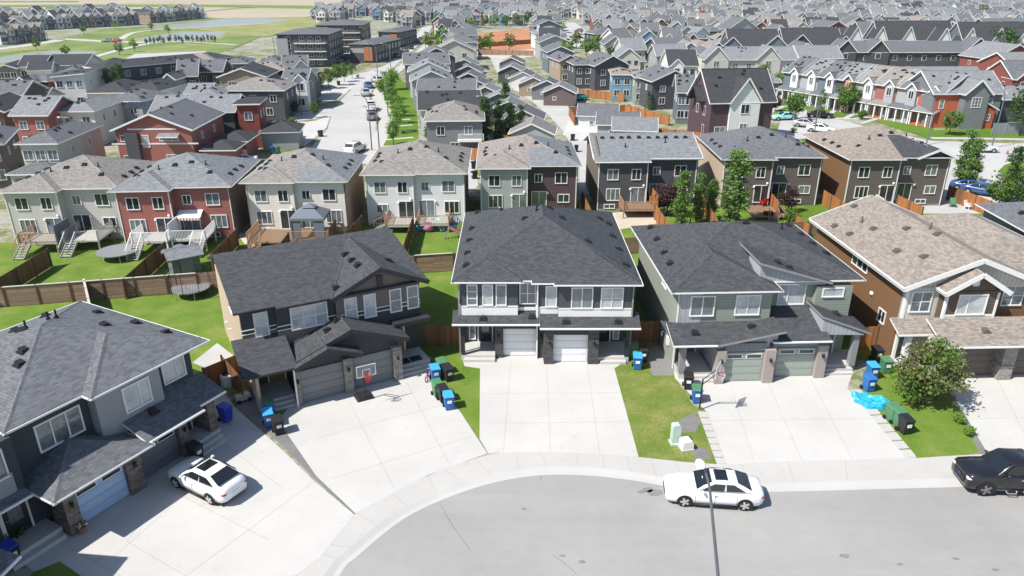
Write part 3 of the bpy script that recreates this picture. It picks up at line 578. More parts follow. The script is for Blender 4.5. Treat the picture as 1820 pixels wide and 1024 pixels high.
# --- green-grey house
h = house_root('h', 'grey and sage duplex with sloping half gables and green garage doors', (17.3, 44.6, 0), 2.5)
m = MB(); m.box(-6.1, 6.1, 1.7, 13.1, 0, 5.9, 0); m.box(-6.1, .1, .15, 2.0, 2.95, 5.9, 0); m.box(-3.8, -.35, -1.55, 1.8, 0, 2.95, 1); m.box(-.35, 3.6, -1.05, 1.8, 0, 2.95, 1); m.box(3.6, 6.1, 1.2, 1.9, 0, 5.6, 0)
# wedges above the garage, the porch and the upper window
m.ext([(-3.95, 2.85), (.15, 2.85), (.15, 3.66), (-3.95, 2.87)], 'y', -1.56, .5, 1); m.ext([(-.5, 5.7), (4.2, 5.7), (4.2, 5.82), (-.5, 7.2)], 'y', 1.3, 3.5, 1); m.ext([(3.35, 3.0), (6.3, 2.9), (6.3, 3.0), (3.35, 4.12)], 'y', -.9, 1.3, 1)
m.build('wall', ['sid_sage', 'brd_ltgrey', 'brd_ltgrey'], h)
m = MB(); m.box(-6.12, 0.12, .11, .2, 2.95, 3.55); m.box(-6.12, -4.6, .11, .2, 3.55, 5.8); m.build('board_panel', 'brd_ltgrey', h)
m = MB(); m.box(-6.14, -6.1, .1, 13.1, 0, 5.85); m.build('side_stucco', 'stucco_dkgreen', h)
m = MB(); s_ = .37
hip(m, -6.85, 6.9, 1.3, 13.6, 6.0, s_); hip(m, -6.846, .55, -.35, 12.2, 5.996, s_)
mono(m, -.7, 4.5, .95, 5.2, 7.5, 5.97, .16, 0, 2)
r = m.build('roof', ['shg_char', 'trim_white', 'trim_grey'], h); f = hipf(-6.85, 6.9, 1.3, 13.6, 6.0, s_); g = hipf(-6.85, .55, -.35, 12.2, 6, s_)
vents(r, lambda x, y: max(f(x, y), g(x, y)), [(-5.9, 4.0), (-5.8, 6.2), (-5.7, 9.0), (-5.6, 11.8), (-1.2, 9.6), (-1.0, 8.2), (.4, 7.4), (2.6, 12.5), (5.6, 11.8), (5.8, 9.8), (5.8, 7.6), (6, 5.6), (.0, 12.2)], pipes=[(-3.4, 11.0), (-2.8, 10.6), (4.2, 11), (4.0, 9.2), (-1.4, 10.3)])
vents(r, lambda x, y: 7.5-(x+.7)*.294, [(1.0, 2.2), (1.6, 1.7)])
m = MB(); slope(m, -6.9, -4.0, -2.05, .15, 2.98, 3.6); m.poly([(-6.9, -2.05, 2.98), (-6.9, 1.8, 2.98), (-6.1, .15, 3.55)]); m.poly([(-4.0, -2.05, 2.98), (-4.0, .15, 3.6), (-.4, .15, 3.62)][::1])
mono(m, -4.05, .4, -2.1, .15, 2.96, 3.9, .16, 0, 2); slope(m, -.2, 3.75, -1.75, 1.7, 2.97, 4.0); mono(m, 3.2, 6.75, -1.0, 2.2, 4.4, 3.1, .16, 0, 2)
r2 = m.build('lower_roof', ['shg_char', 'trim_white', 'trim_grey'], h); vents(r2, lambda x, y: 2.98+(y+2.05)*.29, [(-5.2, -.9)]); vents(r2, lambda x, y: 2.96+(x+4.05)*.211, [(-1.3, -.6)]); vents(r2, lambda x, y: 4.4-(x-3.2)*.366, [(4.9, .6)])
win(h, 'f', .11, -4.6+.02, 4.8, 1.65, 1.5, 2, 1, 'glass_mid'); win(h, 'f', .15, -1.5, 4.8, 1.7, 1.5, 2, 1, 'glass_blind'); win(h, 'f', 1.7, 2.1, 4.85, 1.95, 1.6, 2, 1, 'glass_blind', split=(.36,)); win(h, 'f', 1.2, 4.75, 5.15, 1.5, .7, 1, 1, 'glass_blind')
win(h, 'l', -6.12, 4.2, 4.9, 1.3, .8, 2)
gdoor(h, -1.98, -1.62, 2.6, 2.15, 'door_green', 2); gdoor(h, 1.75, -1.12, 2.6, 2.15, 'door_green', 2)
for x0, x1, y in ((-3.9, -3.3, -2.0), (-.66, .02, -2.0), (3.08, 3.75, -1.5)):
    m = MB(); m.box(x0, x1, y, y+.8, .004, 2.45); m.build('stone_pier', 'stone_plain', h); lantern(h, (x0+x1)/2, y)
parts(h, 'door_header', 'brd_grey', [(-3.35, -.6, -1.75, -1.5, 2.38, 2.9)], [(.0, 3.1, -1.3, -1.0, 2.38, 2.9)])
parts(h, 'porch', 'concrete', [(-6.1, -3.9, -1.2, 1.7, 0, .5), (-5.6, -3.9, -1.5, -1.2, 0, .34), (-5.6, -3.9, -1.8, -1.5, 0, .17)], [(3.75, 6.1, -.6, 1.7, 0, .5), (3.8, 6, -.9, -.6, 0, .34), (3.8, 6, -1.2, -.9, 0, .17)])
for x, y, z in ((-5.95, -1.05, 2.95), (6.0, -.5, 3.0)):
    m = MB(); m.box(x-.2, x+.2, y-.2, y+.2, .5, z); m.build('porch_post', 'trim_grey', h)
edoor(h, 'f', 1.7, -4.75, .5, 'door_slate'); edoor(h, 'f', 1.2, 4.9, .5, 'door_slate'); win(h, 'f', 1.7, -5.75, 1.6, .35, 1.8, 1)
m = MB()
for i in range(12): m.bar((-6.05+.0*i, -1.1+.22*i, .5), (-6.05, -1.1+.22*i, 1.4), .03, .03)
m.bar((-6.05, -1.15, 1.4), (-6.05, 1.5, 1.4), .05, .05); m.build('railing', 'black', h)
m = MB(); m.box(-6.2, -6.1, .2, .3, 0, 5.8); m.build('downpipe', 'trim_white', h); m = MB(); m.tube([(-6.12, 3.2, 1.4), (-6.3, 3.2, 1.4), (-6.3, 3.2, 1.1)], .06, 6); m.build('wall_pipe', 'white', h); m = MB(); m.box(-6.3, -6.12, 1.6, 2.0, 1.1, 1.7); m.build('meter_box', 'white', h)
# --- tan roofed house on the right
h = house_root('h', 'wide house with tan shingle roof and brown side wall behind bushy tree', (31, 45, 0), 2.2)
m = MB(); m.box(-4.3, 9.5, .9, 14.8, 0, 5.8, 0); m.box(-4.3, -1.95, .45, 1.0, 2.9, 5.9, 1); m.box(-2.05, 1.45, -.35, 1.0, 3.2, 5.9, 2)
m.ext([(-4.3, 5.8), (4.5, 5.8), (.1, 7.6)], 'y', .45, 2.0, 1); m.ext([(-2.05, 5.8), (1.45, 5.8), (-.3, 7.05)], 'y', -.35, 3, 2); m.box(-3.1, 9.5, -1.3, 1.0, 0, 2.95, 3)
m.build('wall', ['stucco_brown', 'brd_greige', 'sid_brown', 'brd_greige'], h)
m = MB(); m.box(-4.36, -4.2, .4, .62, 0, 5.8); m.box(-2.1, -1.95, -.4, -.2, 3.2, 5.7); m.box(1.35, 1.5, -.4, -.2, 3.2, 5.7); m.box(-2.1, 1.5, -.39, -.3, 4.0, 4.12); m.box(-.52, -.1, -.39, -.3, 6.2, 6.75); m.build('white_trim', 'trim_white', h)
m = MB(); m.box(-2.08, 1.48, -.385, -.3, 3.2, 4.0); m.build('board_panel', 'brd_greige', h)
m = MB(); s_ = .40
hip(m, -4.85, 10.2, 2.0, 15.3, 6.0, s_, cap=False) if False else None
gab(m, -4.85, 5.1, .0, 15.3, 5.98, s_, 'y', .3); gab(m, -2.5, 1.9, -.85, 4.5, 5.93, .62, 'y', .28); hip(m, .5, 10.2, 1.2, 15.2, 5.97, s_, cap=False)
r = m.build('roof', ['shg_tan', 'trim_white'], h); f = lambda x, y: 5.98+s_*(x+4.85)
vents(r, f, [(-4.1, 12.2), (-3.9, 10.0), (-2.9, 4.9), (-2.1, 2.9), (-.9, 7.6), (.0, 5.2), (-1.6, 14.4), (-2.4, 9.4)], 'vent_tan', pipes=[(-2.5, 11.2), (.05, 6.3)])
m = MB(); slope(m, -5.1, -2.4, -.95, .5, 2.98, 3.58); slope(m, -3.1, 10.2, -2.8, -.3, 2.97, 3.9); r2 = m.build('lower_roof', ['shg_tan', 'trim_white'], h); vents(r2, lambda x, y: 2.97+(y+2.8)*.37, [(.3, -1.5)], 'vent_tan')
win(h, 'f', .45, -3.25, 4.75, 1.45, 1.55, 2, 2, 'glass_mid'); win(h, 'f', -.35, -.25, 4.85, 2.0, 1.5, 2, 1, 'glass_blind', split=(.36,)); win(h, 'f', .9, 3.4, 4.9, 1.5, 1.5, 2, 2, 'glass_mid')
win(h, 'l', -4.3, 7.0, 5.0, 2.4, .75, 3, 1, 'glass_dark'); win(h, 'l', -4.3, 2.8, 2.6, 1.0, 1.0, 2, 1, 'glass_dark')
gdoor(h, .25, -1.35, 2.5, 2.15, 'door_brown'); gdoor(h, 3.9, -1.35, 2.5, 2.15, 'door_brown')
for x0, x1 in ((-1.6, -1.05), (1.6, 2.5), (5.3, 6.0)):
    m = MB(); m.box(x0, x1, -2.1, -1.3, .004, 2.85); m.box(x0-.06, x1+.06, -2.16, -1.3, 1.0, 1.1); m.build('stone_pier', 'stone_mix', h)
m = MB(); m.box(-4.3, -3.1, -1.0, .9, 0, .4); m.build('porch', 'concrete', h); m = MB(); m.box(-4.4, -4.05, -.8, -.45, .4, 2.9); m.build('porch_post', 'trim_white', h)
edoor(h, 'f', .9, -3.6, .4, 'door_brown'); m = MB(); m.blob((-4.36, 4.6, 3.6), (.12, .2, .16), 6); m.build('side_light', 'white', h)
# --- dark brown house, turned to the left
h = house_root('h', 'dark brown duplex with wide front gable and basketball hoop before its grey garage doors', (-12, 43, 0), 28.5)
m = MB(); m.box(-5.2, 6.5, .9, 11.4, 0, 5.85, 0); m.box(-5.2, -3.1, .85, 1.2, 2.9, 5.85, 0); m.box(-3.1, .7, .45, 1.2, 2.9, 5.85, 0); m.box(.7, 6.5, .25, 1.2, 2.9, 5.85, 0)
m.ext([(.7, 5.85), (6.5, 5.85), (6.5, 6.0), (3.75, 7.3), (.7, 6.0)], 'y', .25, 3.2, 1)
m.box(-2.7, .3, -1.8, 1.0, 0, 2.9, 2); m.box(.3, 4.0, -1.7, 1.0, 0, 2.9, 2); m.ext([(-2.75, 2.85), (1.1, 2.85), (-.8, 3.62)], 'y', -2.1, 1, 2); m.ext([(-2.7, 2.85), (4.5, 2.85), (.9, 4.28)], 'y', -1.72, 1, 2)
m.build('wall', ['sid_char', 'stucco_dkbrown', 'brd_char'], h)
m = MB(); m.box(-5.24, -5.2, .9, 11.4, 0, 5.9); m.build('side_stucco', 'stucco_beige', h)
m = MB(); m.box(-5.22, -3.08, .82, .9, 2.95, 4.15); m.box(-3.12, .72, .42, .5, 2.95, 4.15); m.box(.68, 6.52, .22, .3, 4.6, 5.9); m.build('brown_panel', 'stucco_dkbrown', h)
m = MB()
for x0, x1, y in ((-5.23, -3.06, .8), (-3.13, .72, .4), (.68, 6.53, .2)): m.box(x0, x1, y, y+.1, 4.2, 4.26); m.box(x0, x1, y, y+.1, 4.48, 4.54)
m.build('white_strip', 'trim_white', h)
m = MB(); slope(m, -5.6, -3.1, .4, 7.6, 6.0, 7.55); slope(m, -3.1, 7.1, .05, 7.6, 5.96, 7.552); slope_b = [(-5.6, 7.6, 7.555), (7.1, 7.6, 7.555), (7.1, 11.9, 5.9), (-5.6, 11.9, 5.9)]; m.poly(slope_b); v = [(p[0], p[1], p[2]-.2) for p in slope_b]
m.add(slope_b+v, [(0, 3, 7, 4), (1, 5, 6, 2), (2, 6, 7, 3), (4, 7, 6, 5)], 1); gab(m, .4, 7.1, -.15, 6.8, 5.93, .46, 'y', .26)
caps(m, [((.4, -.1, 5.97), (3.7, 6.7, 7.42))])
r = m.build('roof', ['shg_char', 'trim_dark'], h); f = lambda x, y: 5.95+.46*(x-.4)
vents(r, f, [(1.0, .9), (2.8, 4.6), (2.85, 3.2), (2.9, 2.0)]); vents(r, lambda x, y: 5.95+.46*(7.1-x), [(5.2, 2.6)])
m = MB(); m.box(-5.2, -5.0, -1.9, .9, 0, 2.95); m.build('wing_wall', 'stucco_beige', h)
m = MB(); m.box(3.55, 3.95, .14, .3, 6.1, 6.8); m.build('gable_vent', 'trim_dark', h)
m = MB(); slope(m, -5.95, -2.7, -2.55, .9, 2.98, 4.0); gab(m, -2.9, 4.7, -2.15, 1.0, 2.98, .40, 'y', .24); gab(m, -2.907, 1.3, -2.75, .2, 2.972, .40, 'y', .24)
r2 = m.build('lower_roof', ['shg_char', 'trim_dark'], h); vents(r2, lambda x, y: 2.98+.4*(x+2.9), [(-.2, -.6), (.6, -.1)])
m = MB(); m.box(4.3, 6.9, -.6, .4, 3.15, 3.4); m.build('porch_canopy', 'trim_dark', h)
win(h, 'f', .82, -4.0, 4.75, .9, 1.7, 1, 2, 'glass_blind'); win(h, 'f', .42, -1.05, 4.85, 2.4, 1.6, 3, 2, 'glass_blind')
for a in (1.65, 2.95): win(h, 'f', .22, a, 4.8, .85, 1.7, 1, 2, 'glass_blind')
for a in (4.75, 6.0): win(h, 'f', .22, a, 4.8, .85, 1.7, 1, 2, 'glass_mid')
win(h, 'l', -5.24, 4.6, 4.9, 1.4, 1.0, 2)
gdoor(h, -1.2, -1.85, 2.75, 2.25, 'door_grey'); gdoor(h, 2.15, -1.75, 2.75, 2.25, 'door_grey')
for x0, x1 in ((-2.9, -2.6), (.2, .78), (3.55, 4.15)):
    m = MB(); m.box(x0, x1, -2.15, -1.6, .004, 2.5); m.build('stone_pier', 'stone_mix', h); lantern(h, (x0+x1)/2, -2.15)
parts(h, 'porch', 'concrete', [(-5.2, -2.9, -1.4, .9, 0, .5), (-5, -2.95, -1.72, -1.4, 0, .34), (-5, -2.95, -2.04, -1.72, 0, .17)], [(4.15, 6.5, -1.2, .9, 0, .5), (4.2, 6.4, -1.52, -1.2, 0, .34), (4.2, 6.4, -1.84, -1.52, 0, .17)]); edoor(h, 'f', .9, -3.5, .5, 'door_wood', 1.0); edoor(h, 'f', .9, 4.9, .5, 'door_wood', 1.0)
for x in (4.75, 5.65):
    m = MB(); m.box(x-.4, x+.4, -1.0, -.3, .5, .53); m.build('door_mat', 'black', h)
m = MB(); m.tube([(-5.3, 8.0, 2.2), (-5.45, 8.0, 2.2), (-5.45, 8, 1.9)], .06); m.tube([(-5.3, 6.2, 2.4), (-5.5, 6.2, 2.4)], .07); m.build('wall_pipe', 'white', h)
m = MB(); m.box(-2.98, -2.88, -2.3, -2.2, 0, 2.85); m.build('downpipe', 'trim_white', h)
# --- charcoal house, bottom left
h = house_root('h', 'charcoal duplex with pale blue garage door at the lower left corner', (-19.5, 33.5, 0), 62)
m = MB(); m.box(-14, 3.75, .9, 10.9, 0, 5.85, 0); m.box(-2.45, 1.25, .25, 1.0, 2.95, 5.85, 1); m.box(-5.2, -1.9, -.5, 1.0, 0, 2.9, 0); m.box(-1.45, 1.45, -.1, 1.0, 0, 2.9, 0); m.box(-11, -6.5, .2, 1.0, 2.95, 5.85, 0)
m.box(-14, -6.9, .12, .3, 3.0, 4.2, 1)
m.build('wall', ['stucco_char', 'stucco_ltgrey'], h)
m = MB(); s_ = .33
hip(m, -6.6, 4.3, .45, 11.4, 6.0, s_); hip(m, -2.87, 4.296, -.25, 8.5, 5.995, s_, cap=False); hip(m, -17.5, -6.2, .9, 11.3, 5.992, s_)
caps(m, [((-2.87, -.25, 6), (.71, 3.33, 7.19))])
r = m.build('roof', ['shg_mid', 'trim_white'], h); f = hipf(-6.6, 4.3, .45, 11.4, 6.0, s_)
vents(r, f, [(3.4, 2.2), (3.4, 4.8), (3.2, 8.0), (1.7, 5.0), (1.3, 9.9), (-1.3, 8.2), (-2.7, 5.0), (-3.4, 4.2), (-1.6, 6.9), (-4.2, 8.2)], pipes=[(.2, 7.6), (.6, 7.5), (-1.2, 7.3)])
m = MB(); slope(m, -1.4, 2.2, -1.6, .9, 2.98, 3.85); hip(m, -6.55, -1.3, -1.95, 3.5, 2.96, .40); slope(m, -9.5, -6.6, -.4, 1.0, 2.98, 3.5); slope(m, 1.2, 4.2, -1.0, .9, 2.95, 3.7)
r2 = m.build('lower_roof', ['shg_mid', 'trim_white'], h); vents(r2, lambda x, y: 2.98+(y+1.6)*.348, [(.2, -.1)])
win(h, 'f', .9, -4.05, 4.65, 2.3, 1.5, 3, 1, 'glass_mid', split=(.34, .67)); win(h, 'f', .25, -.25, 4.7, 1.6, 1.5, 2, 1, 'glass_blind', split=(.6,)); win(h, 'f', .9, 2.55, 4.75, 1.5, 1.5, 2, 1, 'glass_blind', split=(.6,)); win(h, 'f', .2, -8, 4.8, 2.0, 1.5, 2, 1)
gdoor(h, -3.72, -.56, 2.7, 2.02, 'door_blue', 2); gdoor(h, -.15, -.16, 2.6, 2.02, 'door_slate', 2)
for x0, x1, y in ((-5.75, -5.1, -1.0), (-2.35, -1.5, -.85), (1.2, 1.75, -.5)):
    m = MB(); m.box(x0, x1, y, y+1.2, .004, 2.55); m.build('stone_pier', 'stone_brown', h); lantern(h, (x0+x1)/2, y)
parts(h, 'door_header', 'trim_dark', [(-5.1, -2.35, -.75, -.5, 2.42, 2.85)], [(-1.5, 1.2, -.35, -.1, 2.42, 2.85)])
parts(h, 'porch', 'concrete', [(1.75, 3.75, -.6, .9, 0, .5), (1.8, 3.6, -.95, -.6, 0, .34), (1.8, 3.6, -1.3, -.95, 0, .17)], [(-8.6, -5.8, -.4, .9, 0, .45), (-8.4, -5.9, -.8, -.4, 0, .22)])
m = MB(); m.box(3.2, 3.75, -.45, .9, .5, 2.9); m.build('stone_pier', 'stone_brown', h)
edoor(h, 'f', .9, 2.45, .5, 'door_black'); edoor(h, 'f', .9, -7.0, .45, 'door_black', 1.1); win(h, 'f', .9, -7.85, 1.5, .4, 1.9, 1)
# the neighbour whose porch roof just shows in the corner, and a slice of the next roof on the right
h = house_root('h', 'dark porch and roof edge of a house cut off by the lower left corner', (-22.7, 20, 0), 84)
m = MB(); m.box(-9, 3.6, .4, 12, 0, 5.8); m.box(-6, 1.0, -1.2, 1, 0, 2.9); m.build('wall', 'stucco_char', h); m = MB(); hip(m, -9.5, 4.1, -.1, 12.6, 6, .35); r = m.build('roof', ['shg_mid', 'trim_white'], h)
m = MB(); slope(m, -9, 3.8, -1.9, .4, 2.95, 3.8); m.build('lower_roof', ['shg_mid', 'trim_white'], h); gdoor(h, -2.5, -1.25, 2.6, 2.2, 'door_slate', 2); win(h, 'f', .4, 0, 4.8, 1.6, 1.5, 2)
h = house_root('h', 'bluish roofed house cut off at right edge behind the tan roof', (47.5, 51.5, 0), -4)
m = MB(); m.box(-5.5, 6, 0, 12, 0, 5.8); m.build('wall', 'sid_grey', h); m = MB(); hip(m, -6.1, 6.6, -.6, 12.6, 6, .36); r = m.build('roof', ['shg_mid', 'trim_white'], h); vents(r, hipf(-6.1, 6.6, -.6, 12.6, 6, .36), [(-4.6, 8), (-4.4, 5), (-2, 9)]); win(h, 'f', 0, -2, 4.8, 1.6, 1.4, 2)
# ---------------------------------------------------------------- fences
def fence(label, p0, p1, h=1.8, mat='fence_brown', pm='post_wood', sp=2.4, cap=None, cat='fence', group=None, name='fence'):
    a, b = Vector(p0), Vector(p1); L = (b-a).length; ang = math.degrees(math.atan2(b.y-a.y, b.x-a.x)); c = (a+b)/2
    t_ = thing(name, label, cat, (c.x, c.y, 0), ang, group)
    m = MB(); m.box(-L/2, L/2, -.02, .02, .06, h); m.box(-L/2, L/2, .02, .06, .35, .45); m.box(-L/2, L/2, .02, .06, h-.4, h-.3); m.build('panel', mat, t_)
    k = ('post', h, pm)
    if k not in CACHE:
        m = MB(); m.box(-.06, .06, -.085, .035, 0, h+.06); CACHE[k] = m.mesh('post', pm)
    n = max(1, round(L/sp))
    for i in range(n+1): put('post', CACHE[k], t_, (-L/2+L*i/n, -.0, 0))
    if cap: m = MB(); m.box(-L/2, L/2, -.09, .09, h+.0, h+.045); m.build('cap_rail', cap, t_)
    return t_
def f2(label, a, b, z=1.8, **k): return fence(label, P(*a, z), P(*b, z), **k)
FG = 'back yard fences'
fence('weathered slatted rear fence with pale cap behind charcoal house lawn, left part', (-75, 50), (-41.6, 54.9), 1.75, 'fence_rail', cap='post_wood')
fence('weathered slatted rear fence with posts running behind dark brown house', (-41.6, 54.9), (-27, 58), 1.75, 'fence_rail', cap='trim_tan')
fence('rear fence section hidden mostly by dark brown house roof', (-27, 58), (-8.9, 62.3), 1.75, 'fence_rail')
fence('short slatted rear fence between brown house and white door house', (-8.9, 62.3), (-5.4, 62.95), 1.75, 'fence_rail', cap='trim_tan')
fence('rear fence behind white door house and grey sage house', (-5.4, 62.95), (13, 67.8), 1.75, 'fence_rail')
fence('rear fence behind sage house below poplar trees', (13, 67.8), (40, 75), 1.75, 'fence_rail')
fence('dark diagonal fence between lawns of charcoal house and brown house', (-35.9, 56.7), (-29.5, 46.5), 1.75, 'fence_brown', cap='trim_tan')
f2('brown board fence below stairs of greige house, leftmost', (-40, 516), (84, 442)); f2('brown board fence beside white stairs of red house', (216, 497), (292, 430))
f2('brown board fence between red house and cream gazebo house', (374, 452), (419, 407)); f2('short brown fence between two decks of gazebo house', (492, 440), (512, 414))
f2('brown fence in gap between gazebo house and white house', (612, 414), (642, 384)); f2('tall red brown fence between two yards of white house', (717, 436), (733, 386))
f2('orange fence between plum house and charcoal house', (1035, 340), (1054, 380), mat='fence_orange'); f2('orange fence beside wooden deck, leading to wine leaved tree', (1151, 341), (1192, 402), mat='fence_orange')
f2('orange fence between poplars and taupe house', (1248, 344), (1278, 395), mat='fence_orange'); f2('short orange fence beside red patio chairs', (1367, 338), (1386, 360), mat='fence_orange'); f2('orange fence behind small round shrub', (1416, 382), (1440, 400), mat='fence_orange')
f2('long orange fence between taupe house and tan roofed back house', (1464, 337), (1532, 379), mat='fence_orange'); f2('orange fence between patio doors of rightmost back house', (1597, 347), (1642, 368), mat='fence_orange')
f2('dark shaded fence right of rightmost back house', (1688, 330), (1712, 338)); f2('orange corner fence in front of parked blue cars', (1712, 338), (1790, 368), mat='fence_orange')
f2('dark brown gate fence between charcoal house and brown house', (360, 655), (440, 622), 1.8); f2('brown gate fence between brown house and white door house', (748, 577), (822, 578), 1.8)
f2('dark gate fence between white door house and sage house', (1126, 572), (1172, 570), 1.8); f2('orange brown gate fence between sage house and tan roofed house', (1518, 582), (1562, 580), 1.8, mat='fence_orange')
fence('fence beside gravel pad of charcoal house', (-19.4, 43.2), (-17.2, 40.4), 1.75)
# ---------------------------------------------------------------- decks
def rail(w, h=1.0, sp=.14):
    k = ('rail', round(w, 2), sp)
    if k not in CACHE:
        m = MB(); m.box(-w/2, w/2, -.035, .035, h-.05, h); m.box(-w/2, w/2, -.02, .02, .08, .13); n = max(2, int(w/sp))
        for i in range(n+1): x = -w/2+w*i/n; q = .045 if i in (0, n) else .018; m.box(x-q, x+q, -q, q, 0, h-.05)
        CACHE[k] = m
    return CACHE[k]
def deck(label, x, y, rz, w, dp, z, floor='deck_wood', rm='rail_wood', stair=None, sides='lfr', panel=None, group='raised decks behind the second row'):
    t_ = thing('deck', label, 'deck', (x, y, 0), rz, group)
    m = MB(); m.box(-w/2, w/2, -dp, 0, z-.14, z); m.build('deck_floor', floor, t_)
    for px in (-w/2+.1, w/2-.1):
        for py in (-dp+.1, -.2): m = MB(); m.box(px-.07, px+.07, py-.07, py+.07, 0, z-.14); m.build('post', rm, t_)
    if 'f' in sides: rail(w).build('railing', rm, t_, (0, -dp+.05, z))
    if 'l' in sides: rail(dp).build('railing', rm, t_, (-w/2+.05, -dp/2, z), 90)
    if 'r' in sides: rail(dp).build('railing', rm, t_, (w/2-.05, -dp/2, z), 90)
    if stair:
        sx, dr = stair; n = max(2, round(z/.18)); m = MB(); rr_ = []      # stairs leave the deck towards -y (f), -x (l) or +x (r)
        for i in range(n):
            zz = z-(i+1)*z/(n+1)-.0; m.box(-.5, .5, -.28*(i+1), -.28*i, zz-.05, zz)
        for e in (-.5, .5):
            r_ = MB(); rr_.append(r_); m.bar((e, 0, z-.15), (e, -.28*n, .05), .05, .22); r_.bar((e, 0, z+.95), (e, -.28*n, 1.0), .06, .06)
            for i in range(0, n+1, 1): zz = z-i*z/(n+1); r_.bar((e, -.28*i, zz-.05), (e, -.28*i, zz+.95), .03, .03)
        rz_, lo = dict(f=(0, (sx, -dp, 0)), l=(-90, (-w/2, sx, 0)), r=(90, (w/2, sx, 0)))[dr]
        m.build('stairs', floor, t_, lo, rz_); [q_.build('handrail', rm, t_, lo, rz_) for q_ in rr_]
    if panel: m = MB(); m.box(panel[0]-.04, panel[0]+.04, -dp, 0, z, z+1.7); m.build('privacy_panel', panel[1], t_)
    return t_
# ---------------------------------------------------------------- second row, seen from behind
BG = 'duplexes of the second row'
def duplex(label, x, y, rz, w, dpt, wl, wr, rc, rc2=None, jut=1.1, side=('stucco_beige',), roof='hip', z=5.8, up=(1.3, 1.1, .9, 1.4), lowl=3, lowr=2, trim='trim_white', s=.38, g=('glass_dark', 'glass_mid')):
    t_ = thing('house', label, 'house', (x, y, 0), rz, BG); a, b = -w/2, w/2; c = -.02*w
    m = MB(); m.box(a, c, 0, dpt, 0, z-.1, 0); m.box(c, b, jut, dpt-.02, 0, z-.1, 1)
    if roof == 'gx': m.ext([(0, z-.12), (dpt, z-.12), (dpt/2, z-.1+dpt/2*s)], 'x', a, a+.2, 2); m.ext([(jut, z-.12), (dpt, z-.12), (dpt/2, z-.1+dpt/2*s-.2)], 'x', b-.2, b, 2)
    m.box(a-.015, a+.05, .02, dpt-.05, .1, z-.12, 2); m.box(b-.05, b+.015, jut+.02, dpt-.05, .1, z-.12, 2); m.box(a-.02, b+.02, jut+.0, dpt+.02, -.05, .25, 3); m.box(a-.02, c, -.02, jut, -.05, .25, 3)
    m.build('wall', [wl, wr, side[0], 'trim_grey'], t_)
    for xx, yy in ((a, 0), (c, 0), (b, jut)):
        k = MB(); k.box(xx-.05, xx+.05, yy-.06, yy+.04, .1, z-.2); k.build('corner_trim', 'trim_white' if wl not in ('sid_beige', 'sid_cream') else 'trim_tan', t_)
    m = MB(); q = .5
    if roof == 'hip':
        hip(m, a-q, b+q, jut-q, dpt+q, z, s); hip(m, a-q+.004, c+.35, -q, dpt*.8, z-.004, s)
        f = hipf(a-q, b+q, jut-q, dpt+q, z, s)
        if rc2:      # half re-roofed in another shingle: the same slopes a hand above, right half only
            m2 = MB(); k = .03; ym = (jut-q+dpt+q)/2; xr = b+q; hh = min(w+2*q, dpt+2*q-jut)/2; y0, y1 = jut-q, dpt+q; xm = max(c+.35, 0); 
            P0 = lambda X, Y: (X, Y, f(X, Y)+k)
            ins = hh; cx_ = xr-ins
            m2.poly([P0(xm, y0), P0(xr, y0), P0(max(cx_, xm), y0+min(ins, hh)), P0(xm, min(y0+hh, y0+hh))]); m2.poly([P0(xr, y0), P0(xr, y1), P0(max(cx_, xm), y1-hh), P0(max(cx_, xm), y0+hh)]); 
    else:
        gab(m, a-q, b+q, jut-q, dpt+q, z, s, 'x'); slope(m, a-q, c+.3, -q, jut+.3, z-.0+(0)*s-.02, z+(jut+.3+.0)*s*.55); f = lambda X, Y: z+s*(min(Y-jut+q, dpt+q-Y))
    r_ = m.build('roof', [rc, trim], t_)
    if rc2 and roof == 'hip': m2.build('roof', [rc2], t_)
    vs = [(a+.5, .35*dpt), (a+.5, .5*dpt), (a+.5, .65*dpt), (b-.5, .35*dpt), (b-.5, .5*dpt), (b-.5, .65*dpt), (-.8, .36*dpt), (.9, .4*dpt), (-.35*w, .2*dpt), (.3*w, .25*dpt)] if roof == 'hip' else [(a+1+1.1*i, .48*dpt) for i in range(int(w-1))]
    vents(r_, f, [(X+random.uniform(-.1, .1), Y) for X, Y in vs], pipes=[(-.2*w, .3*dpt), (.22*w, .38*dpt)])
    U = (.14, .37, .60, .84); e = (a, a, a, a)
    for i in range(4): win(t_, 'f', 0 if i < 2 else jut, a+U[i]*w, 4.3, up[i], 1.3 if up[i] > .95 else 1.0, 2, 1, g[0] if random.random() < .6 else g[1])
    win(t_, 'f', 0, a+.15*w, 1.95, 1.6 if lowl == 3 else 1.25, 1.45 if lowl == 3 else 1.0, lowl, 1, random.choice(g)); win(t_, 'f', jut, a+.87*w, 1.95, 1.65 if lowr == 3 else 1.35, 1.4 if lowr == 3 else 1.0, lowr, 1, random.choice(g))
    for X, yy in ((.40, 0), (.61, jut)):
        o = put('patio_door', win_mesh(1.75, 2.1, 2, 1, None, 'trim_white')[0], t_, (a+X*w, yy, 1.75)); put('pane', win_mesh(1.75, 2.1, 2, 1, None, 'trim_white')[1][random.choice(g)], o)
    for X, yy in ((.12, 0), (.8, jut)): win(t_, 'f', yy, a+X*w, .55, 1.3, .55, 2, 1, 'glass_dark')
    for X, yy, zz in ((.45, 0, 3.0), (.32, 0, 2.6), (.7, jut, 2.6)):
        m = MB(); m.blob((a+X*w, yy-.1, zz), (.14, .12, .17), 5); m.build('wall_light', 'white', t_)
    m = MB(); m.bar((b+.08, jut-.05, 0), (b+.08, jut-.05, z-.3), .08, .08); m.build('downpipe', 'trim_dark' if wl != 'sid_white' else 'trim_grey', t_)
    return t_
